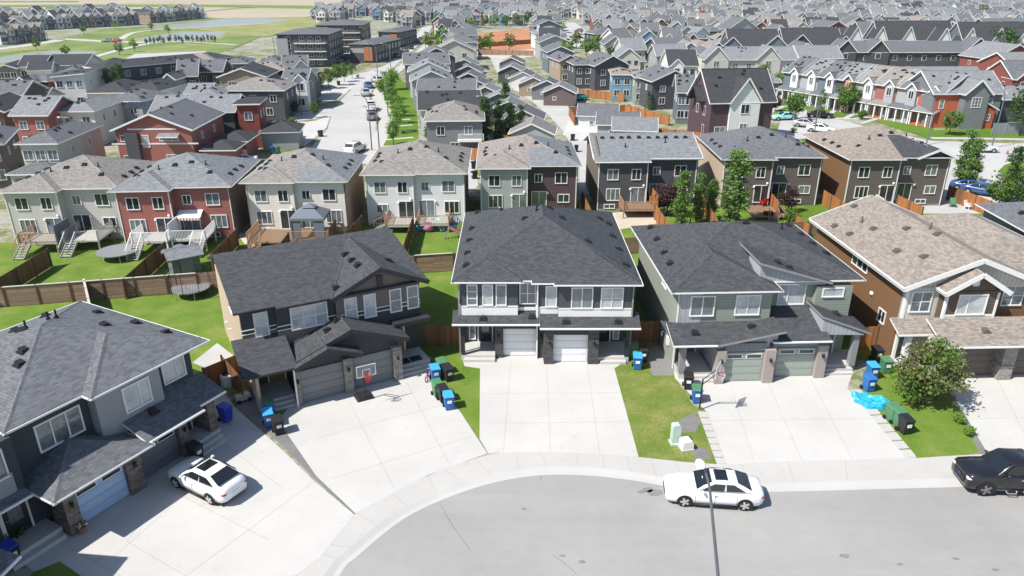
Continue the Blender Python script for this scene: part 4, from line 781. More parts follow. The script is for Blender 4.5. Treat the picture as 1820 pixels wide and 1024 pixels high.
duplex('greige duplex with grey hip roof, leftmost house of the second row', -45, 70.4, 3, 10.4, 11.4, 'sid_greige', 'sid_greige', 'shg_taupe', side=('stucco_brown',), z=5.6)
hB = duplex('red sided duplex with light grey roof and striped awning', -33.9, 70.5, 4, 10.6, 12, 'sid_red', 'sid_red', 'shg_blue', side=('stucco_dkbrown',), lowr=3, z=5.7)
m = MB(); m.add([(-1.2, -1.25, 2.75), (1.2, -1.25, 2.75), (1.2, 0, 3.25), (-1.2, 0, 3.25)], [(0, 1, 2, 3)]); m.box(-1.2, 1.2, -1.28, -1.22, 2.5, 2.78)
for i in range(8): m.add([(-1.05+.3*i, -1.29, 2.5), (-.95+.3*i, -1.29, 2.5), (-.95+.3*i, -1.29, 2.74), (-1.05+.3*i, -1.29, 2.74)], [(0, 1, 2, 3)], 1)
m.build('awning', ['white', 'red'], hB, (1.3, 1.05, 0))
duplex('cream duplex with half taupe half bluish hip roof behind grey gazebo', -22.3, 73.1, 1, 9.9, 11.5, 'sid_cream', 'sid_cream', 'shg_taupe', 'shg_blue', .35, z=5.8, lowr=3)
duplex('white sided duplex with taupe hip roof, toys in its yard', -10.4, 76.4, 1, 10.4, 12, 'sid_white', 'sid_white', 'shg_taupe', None, .4, z=5.8, lowl=2, lowr=3)
duplex('grey and plum duplex with half beige half blue roof, behind white door house', 1.9, 79.2, 1, 10.7, 12.5, 'sid_ltgrey', 'sid_plum', 'shg_warm', 'shg_blue', 1.1, ('stucco_dkbrown',), z=5.8)
duplex('dark grey duplex with straight gabled blue grey roof and wooden deck', 15.7, 82.0, 1.5, 11.6, 11.5, 'sid_dkgrey', 'sid_dkgrey', 'shg_blue', None, 1.6, ('stucco_dkbrown',), 'gx', 5.9, s=.34)
duplex('taupe duplex with dark hip roof behind poplars and red chairs', 30.2, 82.9, -1, 11.5, 13, 'sid_taupe', 'sid_taupe', 'shg_mid', None, 1.2, ('stucco_beige',), z=5.9)
hH = duplex('taupe duplex with tan and charcoal roof, rightmost of the second row', 44.9, 83.0, 1, 11.9, 13.5, 'sid_taupe', 'sid_taupe', 'shg_tan', 'shg_char', .9, ('stucco_brown',), z=5.9)
m = MB(); gab(m, 1.9, 6.6, .3, 5.5, 5.88, .42, 'y'); m.ext([(2.3, 5.7), (6.2, 5.7), (4.25, 6.5)], 'y', .85, 3, 2); m.build('gable_roof', ['shg_char', 'trim_white', 'sid_taupe'], hH)
# decks, gazebo and what stands in the yards
deck('grey deck with dark privacy panel and straight stairs, leftmost house', -46.4, 70.2, 3, 3.6, 2.8, 1.15, 'deck_grey', 'rail_wood', (-1.2, 'f'), 'lf', (1.8, 'canvas_grey')); deck('grey deck with stairs on right half of greige house', -42.6, 71.5, 3, 3.4, 3.4, 1.15, 'deck_grey', 'metal', (-.9, 'f'), 'lr')
deck('white railed deck with white stairs, left half of red house', -35.6, 70.4, 4, 3.4, 2.9, 1.2, 'deck_grey', 'white', (-1.1, 'f'), 'lfr'); deck('white railed deck under the striped awning of red house', -32.1, 71.4, 4, 3.4, 3.3, 1.2, 'deck_grey', 'white', (1.1, 'f'), 'fr', (-1.7, 'white'))
deck('low timber deck left of the grey gazebo', -24.4, 73.0, 1, 4.2, 4.0, .7, 'deck_wood', 'rail_wood', (-1.2, 'f'), 'l'); deck('railed timber deck carrying the grey gazebo', -20.4, 73.2, 1, 4.0, 4.2, .8, 'deck_wood', 'rail_wood', (-1.0, 'r'), 'fr')
deck('small deck with railing on left half of white house', -11.9, 76.3, 1, 3.0, 2.8, .9, 'deck_grey', 'rail_wood', (-1, 'l'), 'lf'); deck('railed deck beside toys at white house', -8.4, 76.7, 1, 3.4, 2.8, .9, 'deck_grey', 'rail_wood', None, 'lfr')
deck('wooden deck with upright balusters behind dark grey duplex', 14.3, 81.9, 1.5, 3.9, 3.0, 1.0, 'deck_wood', 'rail_wood', None, 'lfr', (1.9, 'fence_orange')); deck('stepped reddish deck with red chairs behind taupe house', 29.2, 82.7, -1, 4.2, 4.4, .45, 'deck_wood', 'rail_wood', (0, 'f'), '')
deck('narrow deck landing at the rightmost back house', 43.6, 82.9, 1, 2.2, 1.8, .7, 'deck_grey', 'white', None, 'l')
t_ = thing('gazebo', 'grey two tier canopy gazebo with dark netting on timber deck', 'gazebo', (-20.4, 71.0, .8), 1)
m = MB(); q = [(-1.7, -1.6), (1.7, -1.6), (1.7, 1.6), (-1.7, 1.6)]
for i in range(4): a, b = q[i], q[(i+1) % 4]; m.poly([(*a, 2.2), (*b, 2.2), (b[0]*.3, b[1]*.3, 2.95), (a[0]*.3, a[1]*.3, 2.95)]); m.poly([(*a, 1.95), (*b, 1.95), (*b, 2.2), (*a, 2.2)]); m.poly([(a[0]*.38, a[1]*.38, 3.0), (b[0]*.38, b[1]*.38, 3.0), (0, 0, 3.35)])
m.build('canopy', 'canvas_grey', t_)
for a in q: m = MB(); m.box(a[0]*.95-.05, a[0]*.95+.05, a[1]*.95-.05, a[1]*.95+.05, 0, 2.2); m.build('post', 'metal_dark', t_)
m = MB(); m.box(-1.55, -.7, -1.5, -1.46, .1, 1.95); m.box(.6, 1.55, -1.5, -1.46, .1, 1.95); m.build('netting', 'canvas_grey', t_)
def trampoline(label, x, y, r=1.9, net=False):
    t_ = thing('trampoline', label, 'trampoline', (x, y, 0), 0)
    m = MB(); m.lathe([(r*.86, .74), (r*.86, .76)], 24); m.build('mat', 'canvas_grey', t_)
    m = MB(); m.lathe([(r*.86, .77), (r, .77), (r, .70), (r*.86, .70)], 28); m.build('rim_pad', 'metal', t_)
    for k in range(6): a = k*math.pi/3; m = MB(); m.tube([(r*.97*math.cos(a), r*.97*math.sin(a), .72), (r*.97*math.cos(a), r*.97*math.sin(a), .03)], .03, 6); m.build('leg', 'metal', t_)
    if net:
        for k in range(8): a = k*math.pi/4; m = MB(); m.tube([(r*1.02*math.cos(a), r*1.02*math.sin(a), .3), (r*1.02*math.cos(a), r*1.02*math.sin(a), 2.3)], .025, 6); m.build('net_pole', 'black', t_)
        m = MB(); m.tube([(r*1.02*math.cos(a/10), r*1.02*math.sin(a/10), 2.3) for a in range(0, 64)], .02, 5)
        for k in range(40):
            a = k*math.pi/20; m.tube([(r*math.cos(a), r*math.sin(a), .78), (r*math.cos(a+.12), r*math.sin(a+.12), 2.28)], .006, 4)
        m.build('net', 'black', t_)
    return t_
trampoline('large grey trampoline on lawn beside white stairs of red house', *P(212, 458)); trampoline('netted black trampoline by slatted fence behind brown house', *P(342, 524), 1.6, True)
t_ = thing('garden_shed', 'small shed with pale grey roof in red house yard', 'shed', P(330, 482)+(0,), 35)
m = MB(); m.box(-1.2, 1.2, -1.1, 1.1, 0, 1.8); m.build('wall', 'sid_grey', t_); m = MB(); gab(m, -1.5, 1.5, -1.4, 1.4, 1.8, .45, 'x'); m.build('roof', ['shg_blue', 'trim_grey'], t_); m = MB(); m.box(-.5, .5, -1.13, -1.1, 0, 1.7); m.build('door', 'trim_grey', t_)
def chair(label, px, py, mat, rz, z=0.0):
    t_ = thing('garden_chair', label, 'chair', P(px, py, z)+(z,), rz, 'garden chairs')
    m = MB(); m.box(-.3, .3, -.3, .3, .36, .42); m.build('seat', mat, t_); m = MB(); m.bar((0, .28, .4), (0, .5, 1.0), .6, .05); m.build('backrest', mat, t_)
    for x in (-.3, .3):
        m = MB(); m.box(x-.05, x+.05, -.3, .35, .58, .62); m.build('armrest', mat, t_)
        for y in (-.27, .27): m = MB(); m.box(x-.03, x+.03, y-.03, y+.03, 0, .6); m.build('leg', mat, t_)
chair('red garden chair on stepped deck, left one', 1356, 366, 'red', 200, .45); chair('red garden chair on stepped deck beside orange fence, right one', 1376, 364, 'red', 120, .45); chair('pale garden chair at foot of rightmost back house', 1720, 372, 'white', 30); chair('green garden chair beside rightmost back house wall', 1692, 368, 'plastic_green', -20)
t_ = thing('barbecue', 'black covered barbecue on stepped deck', 'barbecue', P(1332, 362, .45)+(.45,), 10); m = MB(); m.box(-.55, .55, -.28, .28, .5, .85); m.build('grill_box', 'black', t_); m = MB(); m.ext([(-.28, .85), (.28, .85), (.2, 1.15), (-.2, 1.15)], 'x', -.55, .55); m.build('lid', 'metal_dark', t_); m = MB(); m.box(-.5, -.42, -.25, .25, 0, .5); m.box(.42, .5, -.25, .25, 0, .5); m.build('cart_frame', 'black', t_)
t_ = thing('planter', 'dark square planter on edge of stepped deck', 'planter', P(1365, 382, .45)+(.45,)); m = MB(); m.box(-.5, .5, -.25, .25, 0, .4); m.build('box', 'black', t_)
def slide(label, px, py, rz, m1, m2):
    t_ = thing('toy_slide', label, 'slide', P(px, py)+(0,), rz); m = MB(); m.bar((0, 0, 1.1), (0, -1.6, .1), .5, .06); m.bar((-.26, 0, 1.2), (-.26, -1.6, .2), .05, .15); m.bar((.26, 0, 1.2), (.26, -1.6, .2), .05, .15); m.build('chute', m1, t_); m = MB()
    for e in (-.25, .25): m.bar((e, .7, 0), (e, 0, 1.3), .06, .06)
    for k in range(4): m.bar((-.25, .6-.15*k, .25*k+.2), (.25, .6-.15*k, .25*k+.2), .05, .05)
    m.build('ladder', m2, t_)
slide('pink toy slide on lawn of white house', 800, 424, 100, 'pink', 'metal')
def ball(name, label, cat, px, py, r, mat, g=None, sq=(1, 1, 1)):
    m = MB(); m.blob((0, 0, r*sq[2]), (r*sq[0], r*sq[1], r*sq[2]), 8); return tag(m.build(name, mat, None, P(px, py)+(0,), 0, True), label, cat, g)
ball('toy_car', 'round pink ride-on toy in white house yard', 'toy', 761, 412, .6, 'pink', None, (1, .8, .9)); ball('toy_pool', 'round cyan toy tub left of the pink toy', 'toy', 748, 411, .55, 'plastic_cyan', None, (1.1, 1, .7))
m = MB(); m.lathe([(.9, 0), (1.0, .25), (.95, .25), (.85, .06)], 16); tag(m.build('toy_pool', 'plastic_sky', None, P(800, 396)+(0,)), 'flat bright blue paddling pool behind the pink toy', 'paddling pool')
slide('green and white toy climber near white house deck', 776, 405, 30, 'mint', 'plastic_green')
for i, (px, py) in enumerate(((340, 452), (352, 440))):
    m = MB(); m.blob((0, 0, .55), (.75, .6, .6), 8, 0, .05); tag(m.build('covered_furniture', 'canvas_grey', None, P(px-25*i-18, py+2)+(0,)), ('grey covered garden furniture under red house deck', 'second grey covered bundle under red house deck, nearer the fence')[i], 'covered furniture')
# ---------------------------------------------------------------- neighbourhood beyond, house by house
OCC = []
def quad_win(mb, x, y, z, w, h, face='f', m=(2, 3)):      # frame and glass inside a distant one-piece house
    a, b = (w/2, h/2); 
    for q, k, o in ((.0, m[0], .03), (.09, m[1], .045)):
        if face in 'fb': s_ = -1 if face == 'f' else 1; mb.add([(x-a+q, y+s_*o, z-b+q), (x+a-q, y+s_*o, z-b+q), (x+a-q, y+s_*o, z+b-q), (x-a+q, y+s_*o, z+b-q)], [(0, 1, 2, 3)], k)
        else: s_ = -1 if face == 'l' else 1; mb.add([(x+s_*o, y-a+q, z-b+q), (x+s_*o, y+a-q, z-b+q), (x+s_*o, y+a-q, z+b-q), (x+s_*o, y-a+q, z+b-q)], [(0, 1, 2, 3)], k)
def mh(label, pl, pr, dpt, roof='hip', rc='mid', wc='grey', z=5.7, s=.42, nu=2, nl=2, porch=None, gable=None, garage=None, sides='lr', trim='white', group='houses of the neighbourhood', cat='house', balcony=False, base=None, chim=False, gs=1.0):
    if base: x, y, rz, w = base
    else:
        if math.hypot(*P(*pl, z)) > 125: ym_ = (pl[1]+pr[1])/2; pl = (pl[0], ym_+(pl[1]-ym_)*.3); pr = (pr[0], ym_+(pr[1]-ym_)*.3)
        a, b = Vector(P(*pl, z)), Vector(P(*pr, z)); c = (a+b)/2; w = (b-a).length; rz = math.degrees(math.atan2(b.y-a.y, b.x-a.x)); x, y = c.x, c.y
    dist = math.hypot(x, y); OCC.append((x-math.sin(R(rz))*dpt/2, y+math.cos(R(rz))*dpt/2, max(w, dpt)*.55))
    t_ = thing('house' if cat == 'house' else cat.replace(' ', '_'), label, cat, (x, y, 0), rz, group)
    q = .45; x0, x1, y0, y1 = -w/2+q, w/2-q, q, dpt-q; tm = 'trim_'+trim
    m = MB(); m.box(x0, x1, y0, y1, 0, z-.1)
    if roof == 'gx': m.ext([(y0, z-.11), (y1, z-.11), ((y0+y1)/2, z-.15+(y1-y0)/2*s)], 'x', x0, x1)
    if roof == 'gy': m.ext([(x0, z-.11), (x1, z-.11), (0, z-.15+(x1-x0)/2*s)], 'y', y0, y1)
    if roof == 'flat': m.box(x0, x1, y0, y1, z-.1, z+.3)
    if roof == 'shed': m.ext([(x0, z-.11), (x1, z-.11), (x1, z-.1+w*s), (x0, z-.11)], 'y', y0, y1)
    for f_ in (gable or ()):
        gx, gw, gm = f_; m.ext([(gx-gw/2, 0), (gx+gw/2, 0), (gx+gw/2, z-.0), (gx, z-.1+gw/2*gs), (gx-gw/2, z-.0)], 'y', y0-.5, y0+2, 1)
    if porch: m.box(x0+.2, x1-.2, y0-1.5, y0, 0, .3, 0)
    if garage: gx, gw = garage; m.box(gx-gw/2, gx+gw/2, y0-4, y0, 0, 2.7)
    wm = wc if '_' in wc else 'sid_'+wc
    gm_ = [g_[2] if '_' in g_[2] else 'sid_'+g_[2] for g_ in (gable or ())]
    m.build('wall', [wm]+(gm_[:1] or [wm]), t_)
    m = MB()
    if roof == 'hip': hip(m, -w/2, w/2, 0, dpt, z, s, .16, dist < 140); f = hipf(-w/2, w/2, 0, dpt, z, s)
    elif roof in ('gx', 'gy'): gab(m, -w/2, w/2, 0, dpt, z, s, roof[1], .2); f = (lambda X, Y: z+s*min(Y, dpt-Y)) if roof == 'gx' else (lambda X, Y: z+s*min(X+w/2, w/2-X))
    elif roof == 'flat': m.box(-w/2, w/2, 0, dpt, z+.3, z+.5, 0); m.box(-w/2-.02, w/2+.02, -.02, dpt+.02, z+.2, z+.42, 1); f = lambda X, Y: z+.5
    else: mono(m, -w/2, w/2, 0, dpt, z, z+w*s); f = lambda X, Y: z+(X+w/2)*s
    for gx, gw, gm in (gable or ()): gab(m, gx-gw/2-.3, gx+gw/2+.3, y0-.85, min(dpt*.5, y0+gw*gs), z-.02, gs, 'y', .18)
    r_ = m.build('roof', ['shg_'+rc, tm], t_)
    if dist < 200 and roof != 'flat': vents(r_, f, [(random.uniform(-.4, .4)*w, dpt*random.uniform(.2, .5)) for k in range(6)])
    if porch: 
        m = MB(); slope(m, x0-.2, x1+.2, y0-1.9, y0, 2.6, 3.3, .16); m.build('porch_roof', ['shg_'+rc, tm], t_)
        for px in (x0+.2, -.1*w, .2*w, x1-.2): m = MB(); m.box(px-.11, px+.11, y0-1.75, y0-1.5, 0, 2.5); m.build('porch_post', 'trim_white', t_)
        edoor(t_, 'f', y0, porch if isinstance(porch, float) else .15*w, .3, 'door_wood')
    if garage:
        gx, gw = garage; m = MB(); hip(m, gx-gw/2-.35, gx+gw/2+.35, y0-4.35, y0+.3, 2.75, .4, .15, False); m.build('garage_roof', ['shg_'+rc, tm], t_); gdoor(t_, gx, y0-4.03, gw-1.0, 2.1, 'door_grey')
    W = (lambda face, pl_, a, zz, ww, hh: win(t_, face, pl_, a, zz, ww, hh, 2, 1, random.choice(('glass_dark', 'glass_mid')))) if dist < 230 else None
    if W is None:
        fm, pm = win_mesh(1.3, 1.4, 2, 1, None, 'trim_white')
        def W(face, pl_, a, zz, ww, hh):
            k = ('wf', round(ww, 1), round(hh, 1))
            if k not in CACHE: mm = MB(); mm.box(-ww/2, ww/2, -.06, .02, -hh/2, hh/2, 0); mm.box(-ww/2+.1, ww/2-.1, -.075, -.06, -hh/2+.1, hh/2-.1, 1); CACHE[k] = mm.mesh('window', ['trim_white', 'glass_far'])
            put('window', CACHE[k], t_, (a, pl_, zz) if face in 'fb' else (pl_, a, zz), FACE[face])
    if not gable or nu > 0:
        for i in range(nu): W('f', y0, x0+(x1-x0)*(i+.5)/nu, z-1.55, 1.25, 1.35)
    for gx, gw, gm in (gable or ()): W('f', y0-.5, gx, z-1.0, min(1.5, gw*.55), 1.5); W('f', y0-.5, gx, z-4.0, min(1.3, gw*.5), 1.4)
    for i in range(nl): W('f', y0, x0+(x1-x0)*(i+.5)/nl, 1.75, 1.3, 1.4)
    for sd in sides:
        for fr in (.3, .68): W(sd, x0 if sd == 'l' else x1, y0+(y1-y0)*fr, z-1.5, .8, 1.1)
    if balcony:
        m = MB(); m.box(x0+.5*w, x1-.1, y0-1.3, y0, 2.7, 2.9); m.build('balcony', 'trim_white', t_); rail(w*.4).build('railing', 'white', t_, (x0+.72*w, y0-1.25, 2.9))
    if chim: m = MB(); m.box(x0+1, x0+2, y0+2, y0+2.8, z, z+2.6); m.build('chimney', 'trim_white', t_)
    return t_
# --- left of the wide road
mh('small red house with pale grey roof, right of the tall brown house at left edge', (14, 206), (85, 205), 10, 'gx', 'grey', 'red', gable=None, s=.45)
mh('beige house with grey hip roof, between small red house and big red house', (97, 199), (168, 197), 11, 'hip', 'grey', 'cream')
mh('greige house with dark hip roof and brown garage door, left of big red house', (24, 256), (103, 255), 13, 'hip', 'mid', 'greige', garage=(.8, 5.6), nu=3)
mh('brown house with dark roof cut off by left edge, in front of small red house', (-75, 262), (8, 256), 12, 'hip', 'mid', 'taupe'); mh('tall taupe house at left edge beside small red house', (-70, 205), (8, 196), 12, 'gy', 'dark', 'taupe', s=.5)
t_ = mh('big red sided house with white trimmed front gable, beside the wide road', (195, 232), (342, 231), 14, 'gy', 'mid', 'red', s=.40, nu=0, nl=0, z=5.8)
win(t_, 'f', .45, -4.2, 4.6, .8, .9, 1); win(t_, 'f', .45, -1.2, 4.2, 1.0, 1.7, 1, 1, 'glass_blind'); win(t_, 'f', .45, 2.0, 4.6, 2.6, .8, 3); win(t_, 'f', .45, 2.0, 1.7, 1.5, 1.3, 2); win(t_, 'f', .45, 5.0, 1.9, 1.5, .7, 2); win(t_, 'f', .45, -4.2, 1.8, .8, .9, 1)
m = MB(); m.box(-5.9, 5.9, .41, .45, 3.75, 3.95); m.box(-3.4, 3.2, .41, .45, 5.75, 5.95); m.build('white_band', 'trim_white', t_); m = MB(); m.box(-3.7, -2.0, -.2, .45, 0, 5.4); m.build('chimney_chase', 'sid_dkgrey', t_); m = MB(); slope(m, .7, 3.6, -.6, .45, 4.95, 5.3, .12); m.build('window_canopy', ['shg_grey', 'trim_white'], t_)
for y_, w_ in ((1.0, 4.5), (7.0, 5.5)):
    m = MB(); m.box(6.0, 10.2, y_, y_+w_, 0, 2.8); m.build('porch_wall', 'sid_red', t_); m = MB(); hip(m, 5.8, 10.8, y_-.4, y_+w_+.4, 2.85, .4, .15, False); m.build('porch_roof', ['shg_dark', 'trim_white'], t_)
mh('dark house with long blue grey roof behind the big red house', (262, 205), (418, 196), 11, 'gx', 'grey', 'dkgrey', s=.36, nu=0, nl=0)
t_ = mh('house with square red brick tower beside the wide road', (414, 190), (462, 189), 7, 'flat', 'dark', 'brick_red', z=6.6, nu=1, nl=0)
m = MB(); m.box(2.0, 7.4, -1.5, 4.5, 0, 2.8); m.build('garage_wall', 'stucco_ltgrey', t_); m = MB(); hip(m, 1.6, 7.9, -2, 5, 2.85, .4); m.build('garage_roof', ['shg_dark', 'trim_white'], t_)
mh('house with large tan hip roof, right behind the brick tower house', (388, 162), (505, 160), 11, 'hip', 'taupe', 'dkgrey', s=.33, nu=3)
mh('grey house with curved dark roof between tan roof and light grey gable', (338, 176), (396, 170), 11, 'hip', 'grey', 'grey')
mh('brown house with wide dark gable below the townhouses', (384, 138), (474, 136), 12, 'gy', 'dark', 'tan', s=.34, nu=2, nl=0)
mh('dark brown house with flat tan roof left of the white framed house', (430, 124), (506, 124), 11, 'hip', 'tan', 'brown', s=.3); mh('dark house with tall white framed windows facing the wide road', (500, 122), (548, 118), 11, 'gx', 'mid', 'dkgrey', gable=((1.5, 3, 'white'),))
mh('pale grey house with tall pointed end gable, left of the brown wide gable', (285, 142), (312, 142), 13, 'gy', 'mid', 'ltgrey', s=.8, nu=1, nl=1); mh('dark house with long grey roof joined to the pale gable', (312, 138), (352, 134), 12, 'gx', 'mid', 'brown', s=.5)
mh('cream house with big dark hip roof behind the thin poplars', (150, 166), (228, 164), 12, 'hip', 'dark', 'cream', s=.4); mh('cream house with broad dark roof, right of the thin poplars', (216, 160), (284, 163), 11, 'hip', 'dark', 'white', s=.4)
mh('modern white house with sloping dark roof and tall blue window', (88, 138), (150, 134), 12, 'shed', 'dark', 'white', s=.09, z=6.6, nu=3, nl=2); mh('white house with low dark roof, behind the modern white one', (46, 128), (92, 122), 11, 'gx', 'dark', 'white', s=.25)
mh('grey house with white window bay near left edge', (0, 152), (50, 150), 11, 'hip', 'mid', 'grey', gable=((1.5, 2.6, 'white'),)); mh('brown and white house with dark roof left of the modern white house', (48, 142), (84, 146), 10, 'hip', 'mid', 'brick')
mh('dark low house with grey roof at left edge above a green tree', (-30, 172), (40, 168), 10, 'gx', 'mid', 'dkgrey', s=.4)
mh('small house with dark garage roof near green tree at left', (42, 180), (78, 178), 9, 'gx', 'dark', 'greige', z=3.5, nu=0)
for i, (a, b, c, rc, wc, ro) in enumerate((((-12, 124), (30, 120), 'dark peaked house at left edge by the pond', 'dark', 'grey', 'gy'), ((28, 120), (78, 117), 'low white house with dark roof by the pond', 'dark', 'white', 'gx'), ((76, 118), (152, 115), 'long dark roofed white house by the pond', 'dark', 'white', 'gx'), ((154, 120), (214, 118), 'black house with white windows by the pond', 'dark', 'black', 'hip'), ((214, 118), (256, 117), 'white columned house with pale grey roof by the pond', 'grey', 'white', 'hip'), ((256, 114), (296, 111), 'white house with plum dark roof by the gravel lot', 'mid', 'white', 'hip'), ((298, 116), (392, 111), 'house with reddish tan roof by the gravel lot', 'tan', 'brown', 'hip'), ((322, 130), (396, 126), 'dark house with curved white gable trim below tan roof', 'mid', 'dkgrey', 'gx'), ((392, 114), (440, 112), 'grey roofed house between tan roof and townhouses', 'mid', 'grey', 'hip'), ((98, 132), (150, 127), 'dark roofed house behind modern white house', 'mid', 'white', 'hip'))):
    mh(c, a, b, 11, ro, rc, wc, s=.38, nu=3)
mh('grey house with solar panels left of the red house roof', (180, 178), (252, 182), 10, 'hip', 'mid', 'ltgrey', s=.35); mh('pale roofed house with bright skylit roof above the brick tower', (325, 168), (372, 166), 9, 'gx', 'grey', 'white', s=.3)
t_ = thing('solar_panel', 'dark solar panels on grey roof near thin poplars', 'solar panel', P(243, 190, 7)+(6.9,), 0); m = MB()
for i in range(3): m.add([(-1.6+1.2*i, -.9, 0), (-.5+1.2*i, -.9, 0), (-.5+1.2*i, .9, .7), (-1.6+1.2*i, .9, .7), (-1.6+1.2*i, -.9, -.08), (-.5+1.2*i, -.9, -.08), (-.5+1.2*i, .9, .62), (-1.6+1.2*i, .9, .62)], [(0, 1, 2, 3), (4, 5, 1, 0), (7, 6, 5, 4), (5, 6, 2, 1), (6, 7, 3, 2), (7, 4, 0, 3)])
m.build('panel', 'glass_dark', t_)
for a, b, ro, rc, wc, lb, kw in (((498, 146), (546, 145), 'gx', 'mid', 'grey', 'grey house with white gabled bay behind front street trees', dict(gable=((1.2, 2.6, 'white'),))), ((512, 134), (556, 133), 'hip', 'mid', 'dkgrey', 'dark house with hip roof behind tallest street tree', {}), ((470, 150), (500, 150), 'gy', 'dark', 'brown', 'brown gable squeezed behind large tan hip roof', {}), ((455, 112), (500, 111), 'hip', 'mid', 'grey', 'grey hip roofed house below apartment block lot', {})): mh(lb, a, b, 10, ro, rc, wc, s=.42, **kw)
# --- townhouses and apartment blocks
t_ = mh('long two storey dark townhouse block with white end wall by the pond', None, None, 9, 'hip', 'dark', 'dkgrey', base=(-80.5, 181, 52, 34), z=6.4, s=.28, nu=9, nl=9, cat='townhouse block')
m = MB(); m.box(-17.1, -16.5, .4, 8.6, 3.2, 6.2); m.build('end_wall', 'sid_white', t_); m = MB(); m.box(-16, 16, -2.2, .4, 3.1, 3.3); m.build('canopy', 'trim_dark', t_)
for i, (px, py, ex, label, wc) in enumerate(((538, 62, 15, 'four storey dark apartment block with white balconies beside the wide road', 'dkgrey'), (600, 45, 26, 'dark apartment block behind the balcony block', 'brown'))):
    x, y = P(602, 46, 9.2) if i else P(537, 61, 9.4)
    t_ = thing('apartment_block', label, 'apartment block', (x, y, 0), 2 if i == 0 else 3, 'apartment blocks'); w_ = 15 if i == 0 else 16; OCC.append((x, y+12, 16))
    m = MB(); m.box(-w_/2, w_/2, 0, 24, 0, 9.3); m.build('wall', 'sid_'+wc, t_); m = MB(); hip(m, -w_/2-.7, w_/2+.7, -.7, 24.7, 9.4, .14); m.build('roof', ['shg_mid', 'trim_dark'], t_)
    if i == 0: m = MB(); m.box(-w_/2-.3, -w_/2+3, -.3, .6, 0, 8.4); m.build('pale_panel', 'stucco_ltgrey', t_)
    for k in range(4):
        if k: m = MB(); m.box(-2.5, w_/2-.6, -1.3, 0, 2.3*k-.15, 2.3*k+.05); m.build('balcony', 'trim_white', t_); rail(w_/2+1.5).build('railing', 'metal_dark', t_, (w_/4-1.6, -1.25, 2.3*k+.05))
        for xx in ((-w_*.3, -.02*w_, .14*w_, .3*w_)): win(t_, 'f', 0, xx, 2.3*k+1.2, 1.5, 1.3, 2, 1, 'glass_dark')
        for yy in range(3, 24, 4): win(t_, 'r', w_/2, yy, 2.3*k+1.2, 1.4, 1.3, 2, 1, 'glass_dark'); 
for px, py, L_, label in ((642, 79, 24, 'dark three storey townhouse row with orange end panel beside the wide road'), (690, 57, 22, 'second dark townhouse row with orange end panel, farther up the road')):
    x, y = P(px, py, 5.6); t_ = thing('townhouse_row', label, 'townhouse row', (x, y, 0), -12, 'townhouse rows'); OCC.append((x, y+9, 13))
    m = MB(); m.box(-4, 4, 0, L_, 0, 5.5); m.build('wall', 'sid_dkgrey', t_); m = MB(); hip(m, -4.6, 4.6, -.6, L_+.6, 5.6, .25); m.build('roof', ['shg_mid', 'trim_dark'], t_); m = MB(); m.box(.8, 3.6, -.3, .1, .7, 5); m.build('orange_panel', 'stucco_orange', t_); m = MB(); m.box(-4.05, .7, -.06, .1, 3, 5.4); m.build('pale_panel', 'stucco_ltgrey', t_)
    for k in range(2):
        for yy in range(2, int(L_), 3): win(t_, 'r', 4, yy, 1.4+2.6*k, 1.2, 1.5, 1, 1, 'glass_dark')
# --- strip between the wide road and the alley: houses face the road, garages the alley
mh('grey house with taupe hip roof and white balcony, by tall poplars', (752, 215), (862, 214), 12, 'hip', 'taupe', 'grey', balcony=True, s=.4, nu=2, nl=1)
for i, (a, b, rc, ro, wc, lb) in enumerate((((742, 196), (858, 194), 'dark', 'gx', 'white', 'house with plain dark roof behind the taupe roof'), ((738, 168), (846, 168), 'mid', 'gx', 'ltgrey', 'white trimmed house with dark twin gables by the planted strip'), ((728, 146), (806, 142), 'blue', 'gy', 'ltgrey', 'light blue grey roofed house by street trees'), ((724, 129), (800, 126), 'grey', 'gy', 'white', 'house with pale gable and maroon patch by the road bend'), ((716, 116), (800, 112), 'mid', 'gx', 'grey', 'mid grey roofed house where the road bends'), ((740, 104), (812, 100), 'mid', 'gy', 'dkgrey', 'dark gable house next to small yard trees'), ((770, 90), (845, 88), 'warm', 'gy', 'greige', 'greige gabled house beside the red dirt lot'), ((788, 76), (850, 74), 'mid', 'hip', 'ltgrey', 'pale house with dark awning roof left of red dirt lot'), ((800, 64), (850, 62), 'mid', 'gx', 'white', 'long roofed white house at far corner of red dirt lot'))):
    mh(lb, a, b, 10, ro, rc, wc, s=.45, nu=2)
def garage(label, x, y, rz, rc='grey', wc='grey', w=6.6, dd=6.4, door='door_white', ridge='x', gr='alley garages'):
    t_ = thing('garage', label, 'garage', (x, y, 0), rz, gr); OCC.append((x, y+3, 4))
    m = MB(); m.box(-w/2, w/2, 0, dd, 0, 2.7); s_ = .45
    if ridge == 'x': m.ext([(0, 2.68), (dd, 2.68), (dd/2, 2.6+dd/2*s_)], 'x', -w/2, w/2)
    else: m.ext([(-w/2, 2.68), (w/2, 2.68), (0, 2.6+w/2*s_)], 'y', 0, dd)
    m.build('wall', 'sid_'+wc, t_); m = MB(); gab(m, -w/2-.35, w/2+.35, -.35, dd+.35, 2.7, s_, ridge, .16); m.build('roof', ['shg_'+rc, 'trim_white'], t_)
    k = ('gside', door)
    if k not in CACHE: mm = MB(); mm.box(-2.4, 2.4, -.04, .04, 0, 2.15); [mm.box(-2.3, 2.3, -.06, -.04, .06+.53*i, .5+.53*i) for i in range(4)]; CACHE[k] = mm.mesh('garage_door', door)
    put('garage_door', CACHE[k], t_, (w/2+.03, dd/2, 0), 90); win(t_, 'f', 0, -1, 1.5, .8, .8, 1); return t_
